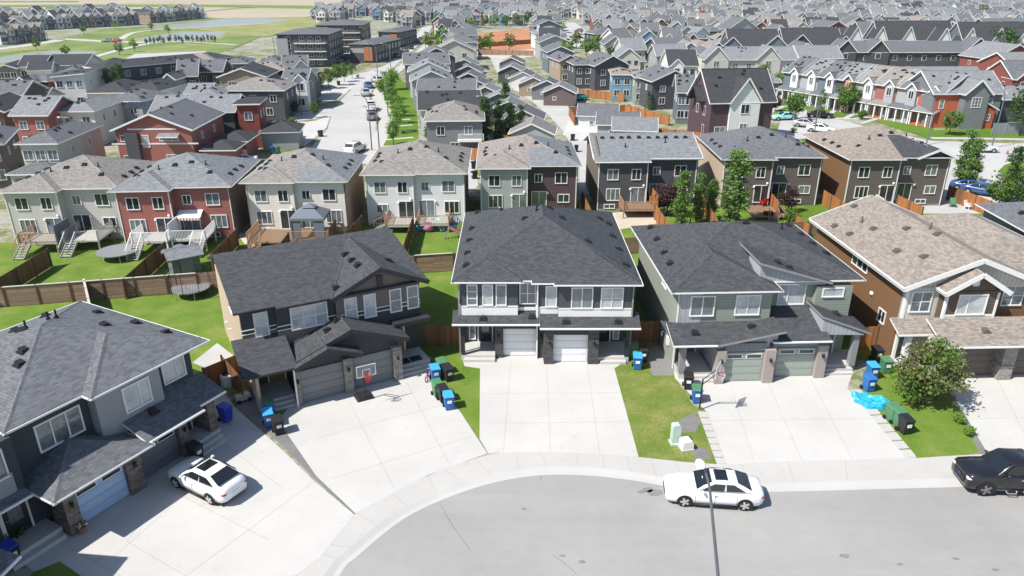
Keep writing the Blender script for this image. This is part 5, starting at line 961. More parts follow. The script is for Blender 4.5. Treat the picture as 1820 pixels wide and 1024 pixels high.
near = ('taupe roofed garage nearest the second row, left side of alley', 'dark roofed garage behind the taupe roofed garage', 'grey garage third along the alley by orange fence', 'pale blue roofed garage halfway up the alley', 'slate garage with striped light roof up the alley', 'garage with red roof patch up the alley', 'grey garage beyond the red patched one', 'small dark garage near alley top', 'pale garage at the alley top')
for i, (px, py, rc, wc) in enumerate(((968, 238, 'taupe', 'ltgrey'), (950, 212, 'mid', 'ltgrey'), (922, 196, 'blue', 'dkgrey'), (905, 180, 'grey', 'ltgrey'), (880, 168, 'grey', 'grey'), (862, 155, 'mid', 'grey'), (848, 142, 'mid', 'dkgrey'), (846, 128, 'mid', 'grey'), (838, 116, 'blue', 'ltgrey'))):
    x, y = P(px, py, 2.7); garage(near[i], x-2.0, y, -6, rc, wc, ridge='y')
rg = ('white garage with blue bins at its side, right side of alley', 'dark gabled garage beside the white one', 'grey garage behind charcoal back house', 'tan garage in the open yard right of alley', 'grey garage next to the tan garage', 'mauve garage next to parked cars', 'white sided garage with low roof farther up', 'slate garage at alley bend', 'grey gabled garage near alley top, right side')
for i, (px, py, rc, wc) in enumerate(((1062, 206, 'mid', 'white'), (1098, 222, 'mid', 'ltgrey'), (1128, 232, 'blue', 'grey'), (948, 150, 'grey', 'tan'), (972, 156, 'mid', 'grey'), (994, 165, 'grey', 'mauve'), (930, 140, 'mid', 'white'), (908, 128, 'grey', 'dkgrey'), (908, 112, 'mid', 'grey'))):
    x, y = P(px, py, 2.7); garage(rg[i], x, y, -8, rc, wc, ridge='y' if i > 2 else 'x')
# --- right of the alley
for a, b, dp_, ro, rc, wc, s_, kw, lb in (
    ((994, 110), (1034, 107), 12, 'gy', 'mid', 'tan', .5, {}, 'tan house with steep gable right of the alley'), ((1020, 116), (1058, 114), 10, 'hip', 'mid', 'dkgrey', .4, {}, 'grey house squeezed between tan gable and dark gable'),
    ((1056, 120), (1122, 114), 12, 'gy', 'mid', 'dkgrey', .5, {}, 'dark house with wide blue grey gable above timber fences'), ((1086, 132), (1128, 133), 10, 'hip', 'tan', 'blue', .3, {}, 'bright blue house with tan hip roof'),
    ((1128, 138), (1162, 138), 10, 'hip', 'taupe', 'sage', .3, {}, 'sage house right of the bright blue house'), ((1158, 148), (1240, 140), 11, 'gy', 'mid', 'dkgrey', .42, {}, 'dark house with twin white edged gables behind the plum townhouse'),
    ((1202, 164), (1238, 166), 9, 'gx', 'mid', 'slate', .6, {}, 'slate blue narrow house attached to plum townhouse'), ((972, 94), (1022, 92), 11, 'gy', 'mid', 'slate', .42, {}, 'slate house left of the tan gable'),
    ((958, 76), (1016, 74), 11, 'gy', 'mid', 'ltgrey', .4, {}, 'pale grey house right of red dirt lot'), ((950, 60), (1010, 58), 11, 'hip', 'grey', 'white', .4, dict(chim=True), 'white house with tall white chimney right of red dirt lot'), ((948, 48), (1002, 46), 11, 'gy', 'mid', 'slate', .4, {}, 'slate gabled house at far right corner of red dirt lot'),
    ((1166, 100), (1226, 98), 9, 'gx', 'grey', 'ltgrey', .6, dict(porch=True, gable=((3.5, 3.2, 'brick'),)), 'house with long porch and red gabled bay'), ((1246, 98), (1274, 98), 12, 'gy', 'mid', 'cream', .7, {}, 'narrow cream house with steep gable right of red bay house'),
    ((1106, 90), (1150, 88), 10, 'gx', 'grey', 'greige', .6, dict(porch=True), 'greige house with porch left of red bay house'), ((1094, 70), (1126, 66), 10, 'gx', 'mid', 'white', .6, {}, 'white house with grey roof by the far street'), ((1056, 62), (1110, 58), 11, 'hip', 'mid', 'dkgrey', .4, {}, 'dark house with hip roof beside the far street'), ((1168, 84), (1236, 80), 11, 'gx', 'mid', 'dkgrey', .4, {}, 'dark roofed house behind red bay house'), ((1236, 82), (1272, 80), 11, 'hip', 'warm', 'greige', .4, {}, 'house with beige roof behind narrow cream house'),
    ((1208, 58), (1236, 57), 10, 'gy', 'mid', 'ltgrey', .7, dict(porch=True), 'pale gabled house with arched porch'), ((1236, 60), (1262, 58), 10, 'gy', 'grey', 'white', .7, {}, 'white gabled house next to arched porch house'), ((1262, 56), (1286, 54), 10, 'hip', 'mid', 'brown', .5, {}, 'brown house in the row of porch houses'), ((1294, 54), (1350, 50), 10, 'gy', 'mid', 'ltgrey', .6, {}, 'pale grey wide gable in the row of porch houses'), ((1248, 40), (1310, 38), 11, 'hip', 'taupe', 'taupe', .35, {}, 'taupe house with broad hip roof above the porch houses'), ((1150, 38), (1210, 34), 11, 'hip', 'mid', 'mauve', .4, {}, 'mauve house with dark roof near orange fence')):
    mh(lb, a, b, dp_, ro, rc, wc, s=s_, **kw)
t_ = mh('plum townhouse with three steep gables and a white central gable wall', (1262, 184), (1382, 181), 10, 'gx', 'dark', 'plum', s=.95, z=6.6, nu=0, nl=0, gable=((.3, 5.0, 'brd_white'),), sides='', gs=1.4)
win(t_, 'f', .45, -3.4, 1.7, 1.9, 2.2, 2, 2, 'glass_mid'); win(t_, 'l', -5.2, 3, 5, .9, 1.5, 1); win(t_, 'l', -5.2, 6, 5, .9, 1.5, 1); win(t_, 'l', -5.2, 3, 2, .9, 1.6, 1)
m = MB(); gab(m, -6.6, -2, 3.0, 7.5, 6.5, 1.0, 'x'); m.build('side_gable_roof', ['shg_dark', 'trim_dark'], t_)
# row of colourful townhouses along the side street
A_, B_ = Vector(P(1662, 227)), Vector(P(1385, 178)); u_ = (B_-A_).normalized(); rzT = math.degrees(math.atan2(-u_.y, -u_.x)); NT_ = 8; wT = (B_-A_).length/NT_
cols = (('orange', 'ltgrey', 'grey', 'pale grey gabled townhouse with orange ground floor next to solar roof'), ('ltgrey', 'ltgrey', 'mid', 'grey townhouse with green framed arched window next to orange end'), ('red', 'ltgrey', 'taupe', 'townhouse with red ground floor and twin narrow windows'), ('ltgrey', 'white', 'taupe', 'white townhouse with columned porch'), ('dkgrey', 'orange', 'grey', 'townhouse with bright orange gable and red door'), ('slate', 'white', 'mid', 'white gabled townhouse behind two round trees'), ('ltgrey', 'white', 'grey', 'white townhouse with tall white gable wall'), ('slate', 'white', 'mid', 'far end white townhouse of the coloured row'))
for i, (wc, gc, rc, lb) in enumerate(cols):
    c = A_+u_*wT*(i+.5); mh(lb, None, None, 11, 'gx', rc, wc, base=(c.x, c.y, rzT, wT+.9-.04*(i % 2)), z=6.0+.03*(i % 3), s=.55, nu=0, nl=0, porch=-.22*wT, gable=((.22*wT, wT*.42, gc),), sides='', group='coloured townhouses on the side street')
t_ = mh('grey and orange end house of the coloured row with dark solar roof', (1660, 168), (1790, 166), 11, 'gx', 'grey', 'grey', s=.62, z=6.0, nu=0, nl=0, sides='r'); OCC.append((80, 135, 6))
m = MB(); m.box(-5.95, -1.6, .38, .45, 0, 5.85); m.build('orange_panel', 'sid_orange', t_); win(t_, 'f', .38, -4.6, 4.2, .9, 1.6, 1, 2); win(t_, 'f', .38, -3.0, 1.6, .9, 1.6, 1, 2); win(t_, 'f', .45, 4.2, 4.4, .9, 1.4, 1, 2)
m = MB(); m.ext([(-1.6, 0), (2.6, 0), (2.6, 6.2), (.5, 8.2), (-1.6, 6.2)], 'y', -1.4, 3); m.build('gable_wing', 'brd_grey', t_); m = MB(); gab(m, -2.1, 3.1, -1.8, 4.5, 6.1, .98, 'y'); m.build('wing_roof', ['shg_grey', 'trim_white'], t_); win(t_, 'f', -1.4, .5, 4.7, 1.7, 1.8, 3, 3, 'glass_mid')
m = MB(); m.box(2.6, 4.6, -.9, 3, 0, 3.7); m.build('side_bay', 'sid_orange', t_); m = MB(); mono(m, 2.3, 5.2, -1.2, 3.2, 4.9, 3.4); m.build('bay_roof', ['shg_mid', 'trim_white'], t_); win(t_, 'f', -.9, 3.5, 2.0, .8, 1.2, 1, 2)
m = MB(); [m.add([(-5.6+2.25*i, 1.9, 7.05), (-3.45+2.25*i, 1.9, 7.05), (-3.45+2.25*i, 5.2, 9.09), (-5.6+2.25*i, 5.2, 9.09)], [(0, 1, 2, 3)]) for i in range(5)]; [m.box(-5.6+2.25*i, -3.45+2.25*i, 1.88, 1.92, 6.95, 7.05) for i in range(5)]; m.build('solar_panel', 'glass_solar', t_)
fence('grey plank yard fence at end of coloured townhouses', P(1762, 240), P(1900, 236), 2.0, 'fence_grey', 'fence_grey')
mh('brick red house with grey roof at right edge behind the coloured row', (1764, 108), (1850, 102), 12, 'gy', 'grey', 'brick', s=.5); mh('second brick red house farther right at the edge', (1800, 120), (1880, 116), 12, 'gx', 'grey', 'brick', s=.45); mh('dark low house with tan roof behind grey yard fence', (1784, 178), (1850, 176), 9, 'gx', 'grey', 'dkgrey', z=4.2, nu=1, nl=0)
mh('brick red garage with grey gable roof at right edge', (1788, 150), (1860, 148), 8, 'gy', 'grey', 'brick', z=3.2, nu=0, nl=0)
mh('long low garage row with pale roof behind the coloured townhouses', (1592, 134), (1764, 130), 7, 'gx', 'grey', 'dkgrey', z=3.0, nu=0, nl=0, cat='garage row'); mh('low garage row with flat roof behind the greige townhouses', (1300, 148), (1390, 146), 7, 'gx', 'grey', 'ltgrey', z=3.0, nu=0, nl=0, cat='garage row')
mh('long dark grey townhouse block with peaked cross gables', (1500, 93), (1740, 93), 12, 'gx', 'mid', 'dkgrey', s=.42, z=6.2, nu=9, nl=9, gable=((-18, 6, 'dkgrey'), (-9, 6, 'dkgrey'), (18, 7, 'dkgrey')), cat='townhouse block'); mh('long greige townhouse block with cross gables', (1270, 107), (1420, 106), 11, 'gx', 'grey', 'greige', s=.5, z=6.2, nu=6, nl=5, gable=((-10, 6, 'greige'), (3, 6, 'grey')), cat='townhouse block'); mh('grey townhouse block continuing right of the greige one', (1421, 104), (1500, 104), 11, 'gx', 'grey', 'grey', s=.5, z=6.2, nu=4, nl=2, cat='townhouse block')
mh('dark slate townhouse block with plain black roof above greige block', (1296, 84), (1390, 84), 12, 'gx', 'dark', 'slate', s=.8, z=6, cat='townhouse block', nu=5, gable=((-7, 6, 'slate'), (6, 7, 'slate')), gs=.9); mh('plum and slate townhouse block with black roof', (1394, 82), (1500, 82), 12, 'gx', 'dark', 'plum', s=.8, z=6, cat='townhouse block', nu=5, gable=((-4, 7, 'plum'), (9, 6, 'plum')), gs=.9)
mh('black roofed townhouse row with row of white peaked gables', (1562, 72), (1700, 72), 12, 'gx', 'dark', 'slate', s=.95, z=6.4, nu=0, nl=0, gable=((-20, 4, 'white'), (-12, 4, 'white'), (-3, 4, 'white'), (5, 4, 'white'), (14, 4, 'white'), (20, 4, 'white')), gs=1.9, cat='townhouse block'); mh('second black roofed row with white peaked gables at right edge', (1712, 75), (1870, 75), 12, 'gx', 'dark', 'slate', s=.95, z=6.4, nu=0, nl=0, gable=((-20, 4, 'white'), (-12, 4, 'white'), (-3, 4, 'white'), (5, 4, 'white'), (14, 4, 'white'), (22, 4, 'white')), gs=1.9, cat='townhouse block')
mh('red barn coloured house with grey gable roof among dark blocks', (1462, 56), (1514, 52), 11, 'gy', 'mid', 'brick', s=.5); mh('white house with tan roof right of the red gable house', (1526, 62), (1562, 60), 10, 'gx', 'taupe', 'white', s=.45); mh('dark grey roofed block at upper right edge', (1752, 47), (1850, 47), 12, 'gx', 'mid', 'dkgrey', s=.5, cat='townhouse block', nu=5)
# ---------------------------------------------------------------- cars
def wheel(parent, x, y, r, side, w=.22):
    k = ('wheel', r); rm_ = 'rim' if r < .4 else 'rim_dark'
    if k not in CACHE:
        m = MB(); m.lathe([(r*.62, -w/2), (r*.93, -w/2), (r, -w/2+.04), (r, w/2-.04), (r*.93, w/2), (r*.62, w/2)], 22, axis='y')
        q = MB(); q.lathe([(r*.70, .04), (r*.70, .075), (r*.64, .08)], 20, axis='y'); q.lathe([(r*.63, .045), (r*.63, .05)], 20, axis='y', m=1)
        for i in range(5):
            a = i*2*math.pi/5; q.bar((0, .10, 0), (r*.66*math.cos(a), .09, r*.66*math.sin(a)), .085, .11)
        q.lathe([(.08, .06), (.08, .115)], 8, axis='y'); b = MB(); b.lathe([(r*.64, -.03), (r*.64, .03)], 18, axis='y')
        CACHE[k] = (m.mesh('wheel', 'rubber', False), q.mesh('rim', [rm_, 'black']), b.mesh('brake', 'black'))
    a, b, c = CACHE[k]; o = put('wheel', a, parent, (x, y, r), 0 if side > 0 else 180); put('rim', b, o, (0, w/2-.10, 0)); put('brake_disc', c, o, (0, w/2-.12, 0)); return o
CARS = dict(
 sedan=dict(L=4.95, st=[(-2.47, .34, .60, .60), (-2.42, .22, .70, .76), (-2.2, .19, .80, .87), (-1.6, .18, .90, .915), (-.95, .18, .97, .925), (.2, .18, .98, .93), (1.2, .18, 1.02, .925), (1.75, .19, 1.05, .91), (2.2, .24, 1.04, .85), (2.42, .36, .98, .74), (2.48, .46, .80, .66)], cab=(-1.0, -.12, 1.0, 1.85, 1.47, .80, .60), wb=(-1.5, 1.52), r=.35, pil=(.52, .58)),
 hatch=dict(L=4.55, st=[(-2.25, .34, .60, .58), (-2.2, .22, .70, .74), (-2.0, .19, .82, .86), (-1.45, .18, .93, .895), (-.85, .18, 1.0, .905), (.2, .18, 1.02, .91), (1.1, .18, 1.06, .905), (1.6, .19, 1.10, .89), (2.05, .24, 1.10, .83), (2.25, .36, 1.03, .74), (2.3, .46, .82, .66)], cab=(-.95, -.15, 1.05, 1.95, 1.50, .78, .60), wb=(-1.35, 1.3), r=.335, pil=(.50, .56)),
 suv=dict(L=4.7, st=[(-2.33, .38, .72, .62), (-2.28, .26, .84, .78), (-2.05, .22, .98, .89), (-1.5, .22, 1.06, .925), (-.9, .22, 1.1, .935), (.2, .22, 1.12, .94), (1.3, .22, 1.14, .935), (1.8, .24, 1.15, .92), (2.2, .3, 1.13, .87), (2.33, .4, 1.05, .80), (2.37, .5, .85, .72)], cab=(-1.0, -.3, 1.75, 2.25, 1.72, .82, .66), wb=(-1.42, 1.42), r=.37, pil=(.42, .47)),
 pickup=dict(L=5.4, st=[(-2.7, .48, .92, .74), (-2.67, .38, 1.10, .88), (-2.5, .36, 1.22, .95), (-1.9, .36, 1.27, .97), (-1.2, .36, 1.30, .97), (.0, .36, 1.30, .97), (.85, .36, 1.30, .97), (.9, .36, 1.28, .965), (2.3, .38, 1.28, .96), (2.62, .44, 1.27, .94), (2.66, .52, 1.18, .91)], cab=(-1.25, -.62, .80, .98, 1.95, .86, .72), wb=(-1.75, 1.55), r=.43, pil=(.54, .60)))
def full_seams(kind): return True
def car(label, kind, paint, x, y, rz, group=None, roofglass=False, z=0.0, full=True):
    t_ = thing('pickup_truck' if kind == 'pickup' else 'car', label, 'pickup truck' if kind == 'pickup' else 'car', (x, y, z), rz, group)
    k = ('car', kind, paint, roofglass)
    if k not in CACHE:
        D = CARS[kind]; m = MB(); R_ = []; st = D['st']
        for X, zb, zt, w in st:
            h = zt-zb; half = [(0, zb), (w*.8, zb), (w*.96, zb+.10*h), (w, zb+.42*h), (w*.985, zb+.68*h), (w*.94, zb+.88*h), (w*.84, zt), (w*.4, zt+.025), (0, zt+.03)]
            R_.append([(X, a, b) for a, b in half]+[(X, -a, b) for a, b in half[-2:0:-1]])
        n = len(R_[0]); m.v = [p for r in R_ for p in r]
        for i in range(len(R_)-1):
            for j in range(n): m.f.append([i*n+j, i*n+(j+1) % n, (i+1)*n+(j+1) % n, (i+1)*n+j]); m.m.append(0)
        m.f.append(list(range(n))[::-1]); m.m.append(0); m.f.append([(len(R_)-1)*n+j for j in range(n)]); m.m.append(0)
        xc, xf, xr, xd, zr, wb_, wr_ = D['cab']; zat = lambda X: next((a[2]+(b[2]-a[2])*(X-a[0])/(b[0]-a[0]) for a, b in zip(st, st[1:]) if a[0] <= X <= b[0]), 1.0)
        z0, z1 = zat(xc), zat(xd); S = []
        for X, zz, w in ((xc-.03, z0-.03, wb_), ((xc+xf)/2-.03, (z0+zr)/2+.03, (wb_+wr_)/2+.02), (xf, zr-.035, wr_+.02), ((xf+xr)/2, zr, wr_+.03), (xr, zr-.04, wr_+.01), ((xr+xd)/2+.03, (z1+zr)/2+.02, (wb_+wr_)/2), (xd+.03, z1-.03, wb_-.06)):
            zb = min(zat(X)-.05, zz-.005); wbb = min(wb_+.02, .93)
            half = [(0, zb), (wbb, zb), (w+(wbb-w)*.5, zb+(zz-zb)*.5), (w, zz-.04*(zz > zb+.1)), (w-.12, zz), (0, zz+.015)]; S.append([(X, a, b) for a, b in half]+[(X, -a, b) for a, b in half[-2:0:-1]])
        n2 = len(S[0]); m.add([p for r in S for p in r], [(i*n2+j, i*n2+(j+1) % n2, (i+1)*n2+(j+1) % n2, (i+1)*n2+j) for i in range(len(S)-1) for j in range(n2)], 0)
        if kind == 'pickup': m.box(1.02, 2.52, -.78, .78, 1.2, 1.32, 1)
        m.box(st[0][0]+.3, st[-1][0]-.3, -.78, .78, st[4][1]-.06, st[4][1]+.1, 1)                       # dark underside
        for xw in D['wb']:                                                                                # wheel arches
            for sg in (-1, 1):
                q = [(xw+D['r']*1.17*math.cos(a*math.pi/12), D['r']+D['r']*1.17*math.sin(a*math.pi/12)) for a in range(-2, 15)]; yy = sg*(.945 if kind in ('sedan', 'suv') else (.92 if kind == 'hatch' else .972)); m.poly([(a, yy, b) for a, b in q], 1)
        for sg in (-1, 1): m.box(D['wb'][0]+.45, D['wb'][1]-.45, sg*.93-.03, sg*.93+.03, st[4][1]-.02, st[4][1]+.1, 1); m.box(-.1, .1, sg*.955-.012, sg*.955+.012, .84 if kind != 'pickup' else 1.05, .87 if kind != 'pickup' else 1.08, 2)
        m.box(st[0][0]-.02, st[0][0]+.1, -.45, .45, st[0][1]+.05, st[0][1]+.22, 1)
        for X in ((D['wb'][0]+.52, .0, D['wb'][1]-.42) if full_seams(kind) else ()):
            for j in range(2, 5):
                i = next(q for q in range(len(st)-1) if st[q][0] <= X <= st[q+1][0]); f_ = (X-st[i][0])/(st[i+1][0]-st[i][0]); a, b = [tuple(R_[i][q][c_]+(R_[i+1][q][c_]-R_[i][q][c_])*f_ for c_ in (1, 2)) for q in (j, j+1)]
                for sg in (-1, 1): m.poly([(X-.009, sg*(a[0]+.004), a[1]), (X+.009, sg*(a[0]+.004), a[1]), (X+.009, sg*(b[0]+.004), b[1]), (X-.009, sg*(b[0]+.004), b[1])], 1)
        body = m.mesh('body', ['paint_'+paint, 'black', 'rim'], True); G = []
        def pane(pts, k=.035): 
            q = MB(); c = sum((Vector(p) for p in pts), Vector())/len(pts); nn = (Vector(pts[1])-Vector(pts[0])).cross(Vector(pts[2])-Vector(pts[0])).normalized()
            if nn.dot(c-Vector((0, 0, .8))) < 0: nn = -nn
            q.poly([tuple(Vector(p)+nn*k) for p in pts]); q.poly([tuple(Vector(p)+nn*(k-.03)) for p in pts][::-1]); return q.mesh('pane', 'car_glass')
        G.append(('windscreen', pane([(xc+.08, -wb_*.9, z0+.05), (xc+.08, wb_*.9, z0+.05), (xf-.06, wr_*.93, zr-.06), (xf-.06, -wr_*.93, zr-.06)], .06)))
        G.append(('rear_window', pane([(xd-.1, -wb_*.84, z1+.06), (xd-.1, wb_*.84, z1+.06), (xr+.1, wr_*.88, zr-.08), (xr+.1, -wr_*.88, zr-.08)], .075)))
        zbl = lambda X: zat(X)+.05
        lx = lambda f_, top: (xc+.22+(xd-.35-xc-.22)*f_) if not top else (xf+.08+(xr-.08-xf-.08)*f_)
        for sg in (-1, 1):
            for f0, f1 in ((0, D['pil'][0]), (D['pil'][1], 1)):
                a, b = lx(f0, 0), lx(f1, 0); c, d_ = lx(f1, 1), lx(f0, 1); wz = lambda zz, X: sg*(wb_+.02+(wr_+.02-wb_)*(zz-zat(X))/(zr-zat(X)))
                G.append(('side_window', pane([(a, wz(zbl(a), a), zbl(a)), (b, wz(zbl(b), b), zbl(b)), (c, wz(zr-.09, c), zr-.09), (d_, wz(zr-.09, d_), zr-.09)])))
        if roofglass: q = MB(); q.box(xf+.12, xf+.75, -wr_*.72, wr_*.72, zr-.02, zr+.028); G.append(('sunroof', q.mesh('sunroof', 'car_glass')))
        hl = []
        for sg in (-1, 1):
            X, zb, zt, w = st[1]; q = MB(); q.blob((X+.1, sg*w*.78, zb+(zt-zb)*.82), (.17, .21, .08 if kind != 'pickup' else .13), 6); hl.append(('headlight', q.mesh('headlight', 'lamp_clear', True)))
            X, zb, zt, w = st[-2]; q = MB(); q.blob((X-.06, sg*w*.86, zb+(zt-zb)*.68), (.13, .18, .085), 6); hl.append(('tail_light', q.mesh('tail_light', 'lamp_red', True)))
            q = MB(); q.blob((xc+.35, sg*(wb_+.22), z0+.12), (.09, .12, .08), 5); q.bar((xc+.35, sg*wb_, z0+.08), (xc+.35, sg*(wb_+.2), z0+.1), .05, .05); hl.append(('wing_mirror', q.mesh('wing_mirror', 'paint_'+paint, True)))
        q = MB(); q.box(st[-1][0]-.02, st[-1][0]+.03, -.24, .24, .62, .74); hl.append(('number_plate', q.mesh('number_plate', 'white')))
        CACHE[k] = (body, G, hl, D)
    body, G, hl, D = CACHE[k]; put('body', body, t_)
    for nm, g in G+hl: put(nm, g, t_)
    for xw in D['wb']:
        for sg in (-1, 1): wheel(t_, xw, sg*(.82 if kind != 'pickup' else .85), D['r'], sg)
    return t_
car('white saloon car with dark sunroof parked along the kerb', 'sedan', 'white', 10.45, 31.02, -6, roofglass=True, z=-.1)
car('white car with dark sunroof parked in charcoal house driveway', 'hatch', 'white', -16.2, 31.75, -30, roofglass=True, z=.01)
t_ = car('black pickup truck with side steps parked at right edge of street', 'pickup', 'black', 26.6, 31.95, -3, z=-.1)
for x0, x1 in ((-.75, -.2), (.15, .65)): m = MB(); m.tube([(x0, -.95, .42), (x0+.05, -1.06, .32), (x1-.05, -1.06, .32), (x1, -.95, .42)], .035, 6); m.build('side_step', 'metal', t_)
m = MB(); m.box(-2.74, -2.64, -.5, .5, .62, .92); m.build('grille', 'black', t_); m = MB(); m.blob((-2.73, 0, .80), (.02, .12, .05), 6); m.build('badge', 'plastic_royal', t_)
CG = 'cars parked in the side streets'
def pcar(label, px, py, rz, kind, paint): x, y = P(px, py); return car(label, kind, paint, x, y, rz, CG, z=.03)
pcar('white suv driving on wide road near the second row', 632, 271, -105, 'suv', 'white'); pcar('grey sedan by planted strip, behind white van', 661, 212, -78, 'sedan', 'grey'); pcar('white pickup by the planted strip', 660, 196, -78, 'pickup', 'white'); pcar('silver suv on wide road, beyond the white pickup', 650, 170, -75, 'suv', 'silver')
pcar('dark blue car on wide road beyond the silver suv', 655, 156, -72, 'sedan', 'blue'); pcar('silver car by tree tops on wide road', 670, 147, -60, 'suv', 'silver')
for i, (px, py, pt) in enumerate(((707, 101, 'grey'), (714, 96, 'black'), (722, 91, 'grey'), (731, 86, 'black'), (744, 75, 'grey'), (751, 71, 'black'))): pcar(('grey car, nearest of those along the right kerb past the bend', 'black car behind the nearest kerb car past the bend', 'grey car in middle of the line past the bend', 'black car fourth along the line past the bend', 'grey car near far end of wide road', 'black car farthest up the wide road')[i], px-3, py+1, -60, 'sedan', pt)
pcar('mint car on side street beside round tree', 1392, 213, 8, 'sedan', 'mint'); pcar('silver hatchback on side street behind white car', 1432, 226, 150, 'hatch', 'silver'); pcar('white sedan on side street by lamp post', 1459, 235, 150, 'sedan', 'white'); pcar('black sedan across side street by the lawns', 1457, 209, 160, 'sedan', 'black')
pcar('white sedan crossing the junction at right', 1742, 270, 178, 'sedan', 'white'); pcar('dark blue car parked behind orange corner fence, left one', 1726, 340, 140, 'sedan', 'blue'); pcar('dark blue car parked behind orange corner fence, right one', 1746, 346, 140, 'sedan', 'blue')
pcar('white car in yard right of the alley', 1004, 181, 10, 'sedan', 'white'); pcar('teal car under cover beside white car in yard', 1026, 178, 15, 'hatch', 'teal'); pcar('white car in driveway behind red roof of second row', 428, 292, 15, 'sedan', 'white'); pcar('dark suv in driveway beside brown garage of tan roof house', 528, 184, 5, 'suv', 'black')
pcar('red car on road by the pond', 206, 75, 0, 'sedan', 'red'); pcar('dark car on road by the pond', 192, 75, 0, 'sedan', 'grey')
for i in range(5): pcar(('grey car in small lot below apartment block, leftmost', 'black car in small lot below apartment block', 'blue car in lot under apartment block', 'white car by apartment block corner', 'black car nearest the apartment entrance')[i], 598+8*i, 112-4*i, 40, 'sedan', ('grey', 'black', 'blue', 'white', 'black')[i])
for i, (px, py, pt) in enumerate(((1036, 62, 'silver'), (1044, 70, 'white'), (1050, 76, 'black'), (1030, 56, 'grey'), (1061, 80, 'silver'), (1068, 84, 'white'))): pcar(f"{pt} car parked along the far centre street, {('third', 'fourth', 'fifth', 'second', 'sixth', 'seventh')[i]} from its far end", px, py, -62, 'sedan', pt)
# ---------------------------------------------------------------- wheeled bins
def bin_mesh():
    if 'bin' not in CACHE:
        m = MB(); b = [(-.24, -.27), (.24, -.27), (.24, .27), (-.24, .27)]; t = [(-.30, -.36), (.30, -.36), (.30, .36), (-.30, .36)]
        v = [(x, y, .05) for x, y in b]+[(x, y, 1.0) for x, y in t]; m.add(v, [(3, 2, 1, 0), (0, 1, 5, 4), (1, 2, 6, 5), (2, 3, 7, 6), (3, 0, 4, 7), (4, 5, 6, 7)]); m.box(-.32, .32, -.38, .38, .93, 1.0); m.box(-.14, .14, -.365, -.34, .55, .75, 1)
        l = MB(); l.add([(-.32, -.40, 1.0), (.32, -.40, 1.0), (.32, .40, 1.0), (-.32, .40, 1.0), (-.28, -.34, 1.05), (.28, -.34, 1.05), (.28, .36, 1.12), (-.28, .36, 1.12)], [(0, 1, 5, 4), (1, 2, 6, 5), (2, 3, 7, 6), (3, 0, 4, 7), (4, 5, 6, 7)]); l.tube([(-.24, .42, 1.05), (.24, .42, 1.05)], .025, 6)
        w = MB(); w.lathe([(.13, -.04), (.13, .04)], 12, axis='y'); CACHE['bin'] = (m, l, w)
    return CACHE['bin']
BC = dict(blue='plastic_blue', sky='plastic_sky', black='plastic_black', green='plastic_green', royal='plastic_royal')
def wbin(label, px, py, rz, body, lid=None, z=.01, cat='bin', xy=None):
    x, y = xy or P(px, py); t_ = thing('wheelie_bin', label, 'bin', (x, y, z), rz, 'wheeled rubbish bins'); m, l, w = bin_mesh()
    k = ('binm', body, lid)
    if k not in CACHE: CACHE[k] = (m.mesh('bin_body', [BC[body], 'white' if body != 'royal' else BC[body]]), l.mesh('lid', BC[lid or body]), w.mesh('bin_wheel', 'rubber'))
    a, b, c = CACHE[k]; put('bin_body', a, t_); put('lid', b, t_)
    for s_ in (-.3, .3): put('bin_wheel', c, t_, (s_, .3, .13), 90)
    return t_
wbin('royal blue bin by brown gate fence of charcoal house', 403, 748, 60, 'royal'); wbin('black bin beside garage door of charcoal house', 350, 818, 62, 'black')
wbin('green lidded bin behind sky blue bin, left of brown house steps', 480, 738, 30, 'blue', 'green'); wbin('sky blue bin left of brown house steps', 479, 757, 24, 'blue', 'sky'); wbin('black bin nearest the gravel wedge', 496, 770, 30, 'black')
wbin('sky blue bin next to pink bicycle', 774, 676, 20, 'blue', 'sky'); wbin('small green bin behind black bin near pink bicycle', 786, 664, 30, 'green', 'green'); wbin('black bin behind green bin on brown house lawn', 797, 676, 30, 'black'); wbin('green bin on lawn edge of brown house driveway', 778, 704, 24, 'green'); wbin('black bin between green and sky blue bins on lawn edge', 788, 713, 24, 'black'); wbin('sky blue bin nearest the street on lawn edge', 798, 726, 15, 'blue', 'sky')
wbin('blue bin standing alone beside white door house', 1132, 655, -5, 'blue', 'sky'); wbin('dark green bin in shade of white door house', 1126, 636, 0, 'green', 'green'); wbin('black bin in shade by dark gate fence', 1142, 642, 0, 'black')
wbin('black bin with open lid by sage house steps', 1222, 690, -8, 'black'); wbin('blue bin with green lid by sage house steps', 1237, 714, -4, 'blue', 'green')
wbin('black bin by orange gate fence of sage house', 1556, 642, 4, 'black'); wbin('sky blue bin against bushy tree, rear one', 1548, 672, 4, 'blue', 'sky'); wbin('blue bin above the inflatable pool', 1542, 694, 8, 'blue', 'blue'); wbin('green bin peeping out behind bushy tree', 1572, 662, 0, 'green')
wbin('green bin on lawn below bushy tree, rear one', 1584, 748, 10, 'green'); wbin('green bin on lawn below bushy tree, front one', 1596, 757, 10, 'green'); wbin('black bin on lawn below bushy tree', 1606, 769, 10, 'black'); wbin('black bin with blue lid in lower left corner', 24, 1000, 60, 'black', 'royal')
